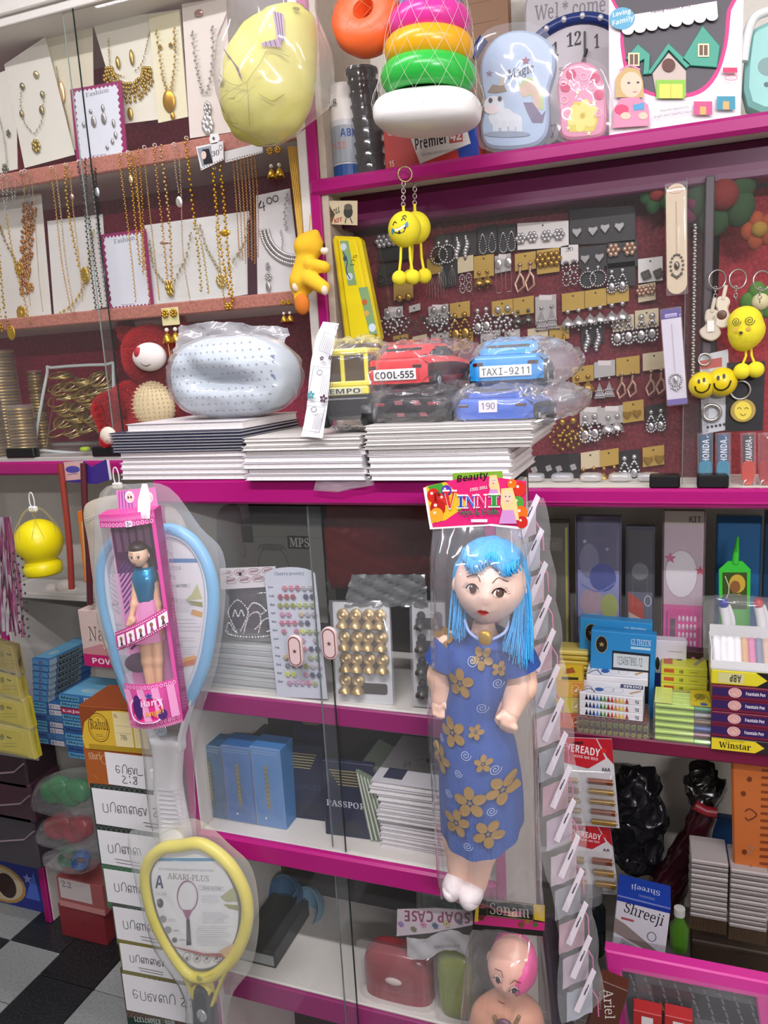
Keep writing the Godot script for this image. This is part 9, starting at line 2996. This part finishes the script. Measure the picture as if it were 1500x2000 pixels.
	var hb=Basis(Vector3.UP,-0.02)*Basis(Vector3.BACK,-0.2)*Basis(Vector3.RIGHT,0.0)
	doll_head(o,hc,Vector3(0.036,0.044,0.040),hb,"dba793","2a1410","b86a64","5a3028",0.05)
	g=G.new()
	g.grid(36,22,func(u,v):
		var a: float=u*TAU
		var e: float=(v - 0.5)*PI
		var d=Vector3(cos(a)*cos(e),sin(e),-sin(a)*cos(e))
		var q2=1.06+0.03*ns(d.x*15,d.y*15+d.z*11)
		if d.z>-0.45 and d.x<0.42+0.2*d.y: q2=0.86
		if d.y<-0.5: q2=0.8
		return Vector3(d.x*0.037,d.y*0.045,d.z*0.041)*q2,true)
	mk(o,"hair",g,mt("d8408a",0.5),"bright pink doll hair",hc,hb)
	mk(o,"ribbon",G.new().tube(smooth(lps(o,[965,1985,975,2010,985,2030,1000,2012,1014,1985],0.042),5),0.0035,6),mt("8a6a3a",0.4),"brown neck ribbon")
	mk(o,"bow",G.new().ball(lp(o,985,2000,0.046),Vector3(0.012,0.008,0.006),12,8),mt("5a3040",0.4))
	var hd=mk(o,"header_card",G.new().prism(shape(o,[930,1752,1064,1768,1063,1818,926,1805],0.0,0),0.010,0.012),mt("17140f",0.4))
	k=ink(o,0.0122)
	k.poly([930,1752,1064,1768,1063,1818,926,1805],"1c1812")
	k.poly([927,1787,1064,1802,1063,1818,926,1805],"c02a74")
	k.poly([1042,1766,1064,1768,1064,1800,1043,1796],"c9a82c")
	k.poly([930,1753,936,1754,934,1800,927,1800],"c9b02c")
	k.line([951,1757,1042,1768,1041,1798,951,1788],0.0010,"a8945a",true)
	k.text("Sonam","sital",957,1785,1034,1793,22,"b9b0a4")
	for q in [[1018,1806,6,"6a4a2a"],[1030,1800,5,"8a6a1c"],[1045,1806,5,"4a6a2a"],[940,1792,6,"5a2a1c"],[943,1770,5,"8a3a1c"]]: k.oval(q[0],q[1],q[2],q[2],q[3])
	prn(hd,k)
	var br=rows(o,[[1808,934,1058,0.0,0.012],[1850,915,1062,0.0,0.05],[1950,905,1075,0.0,0.062],[2120,900,1085,0.0,0.062]])
	g=G.new()
	g.grid(70,24,func(u,v):
		var a: float=u*TAU
		var y: float=lerpf(br[0][0],br[3][0],v)
		var e=sec(br,y)
		var wv=1.0+0.04*sin(a*13.0)*v*v+0.02*ns(a*4.0,v*16.0,2.0)
		return Vector3(e[1]+e[3]*cos(a)*minf(wv,1.03),y,e[2] - e[4]*sin(a)*wv),true)
	mk(o,"plastic_bag",g,mats.bagclear)
	o=thing("bagged_strip","dark grey folded film bundle hanging between the bald doll and the label strip","packet",P(1085,2000,-1.03))
	g=G.new()
	for i in 5: g.tube(lps(o,[1062.0+i*4,1790,1074.0+i*6,1890,1088.0+i*8,2040],-0.006*i),0.006,6)
	mk(o,"folds",g,mt("3a353c",0.3))

func setup_materials() -> void:
	mats["bagclear"]=film("f2f2f6",0.075,0.08,0.6)
	mats["bagsoft"]=film("f2f2f4",0.13,0.1,0.7)
	mats["bagthin"]=film("ffffff",0.05,0.06,0.6)
	mats["bagmilk"]=film("eef0f2",0.14,0.12,0.6)
	mats["baghaze"]=film("e9ecf0",0.32,0.16,0.6)
	mats["dress"]=grained("274e9a",0.75,0.05,51,0.14,2.0,14.0)
	mats["bluehair"]=grained("2f9fdc",0.5,0.02,52,0.2,0.0,20.0)
	mats["brownhair"]=mt("2c1a14",0.4)
	mats["pages"]=grained("e3dfdd",0.8,0.01,54,0.06,0.0,30.0)
	mats["whitecloth"]=mt("b4bfc8",0.8)
	mats["plush"]=grained("e6d82a",0.9,0.1,55,0.08,1.0,40.0)
	mats["plush2"]=grained("e9b822",0.9,0.1,56,0.08,1.0,40.0)
	mats["boxpink"]=mt("d455a0",0.35)
	mats["skirt"]=grained("e08fc2",0.5,0.09,53,0.12,1.0,20.0)
func build_all() -> void:
	setup_materials()
	build_vinni_doll()
	build_rackets()
	build_boxed_doll()
	build_strips()
	build_notebooks()
	build_bundle()
	build_vehicles()
	build_case_goods()
	build_labelled_boxes()
	build_low_left()
	build_necklaces()
	build_showcase_floor()
	build_top_shelf()
	build_earrings()
	build_hanging_right()
	build_stationery()
	build_cubby()
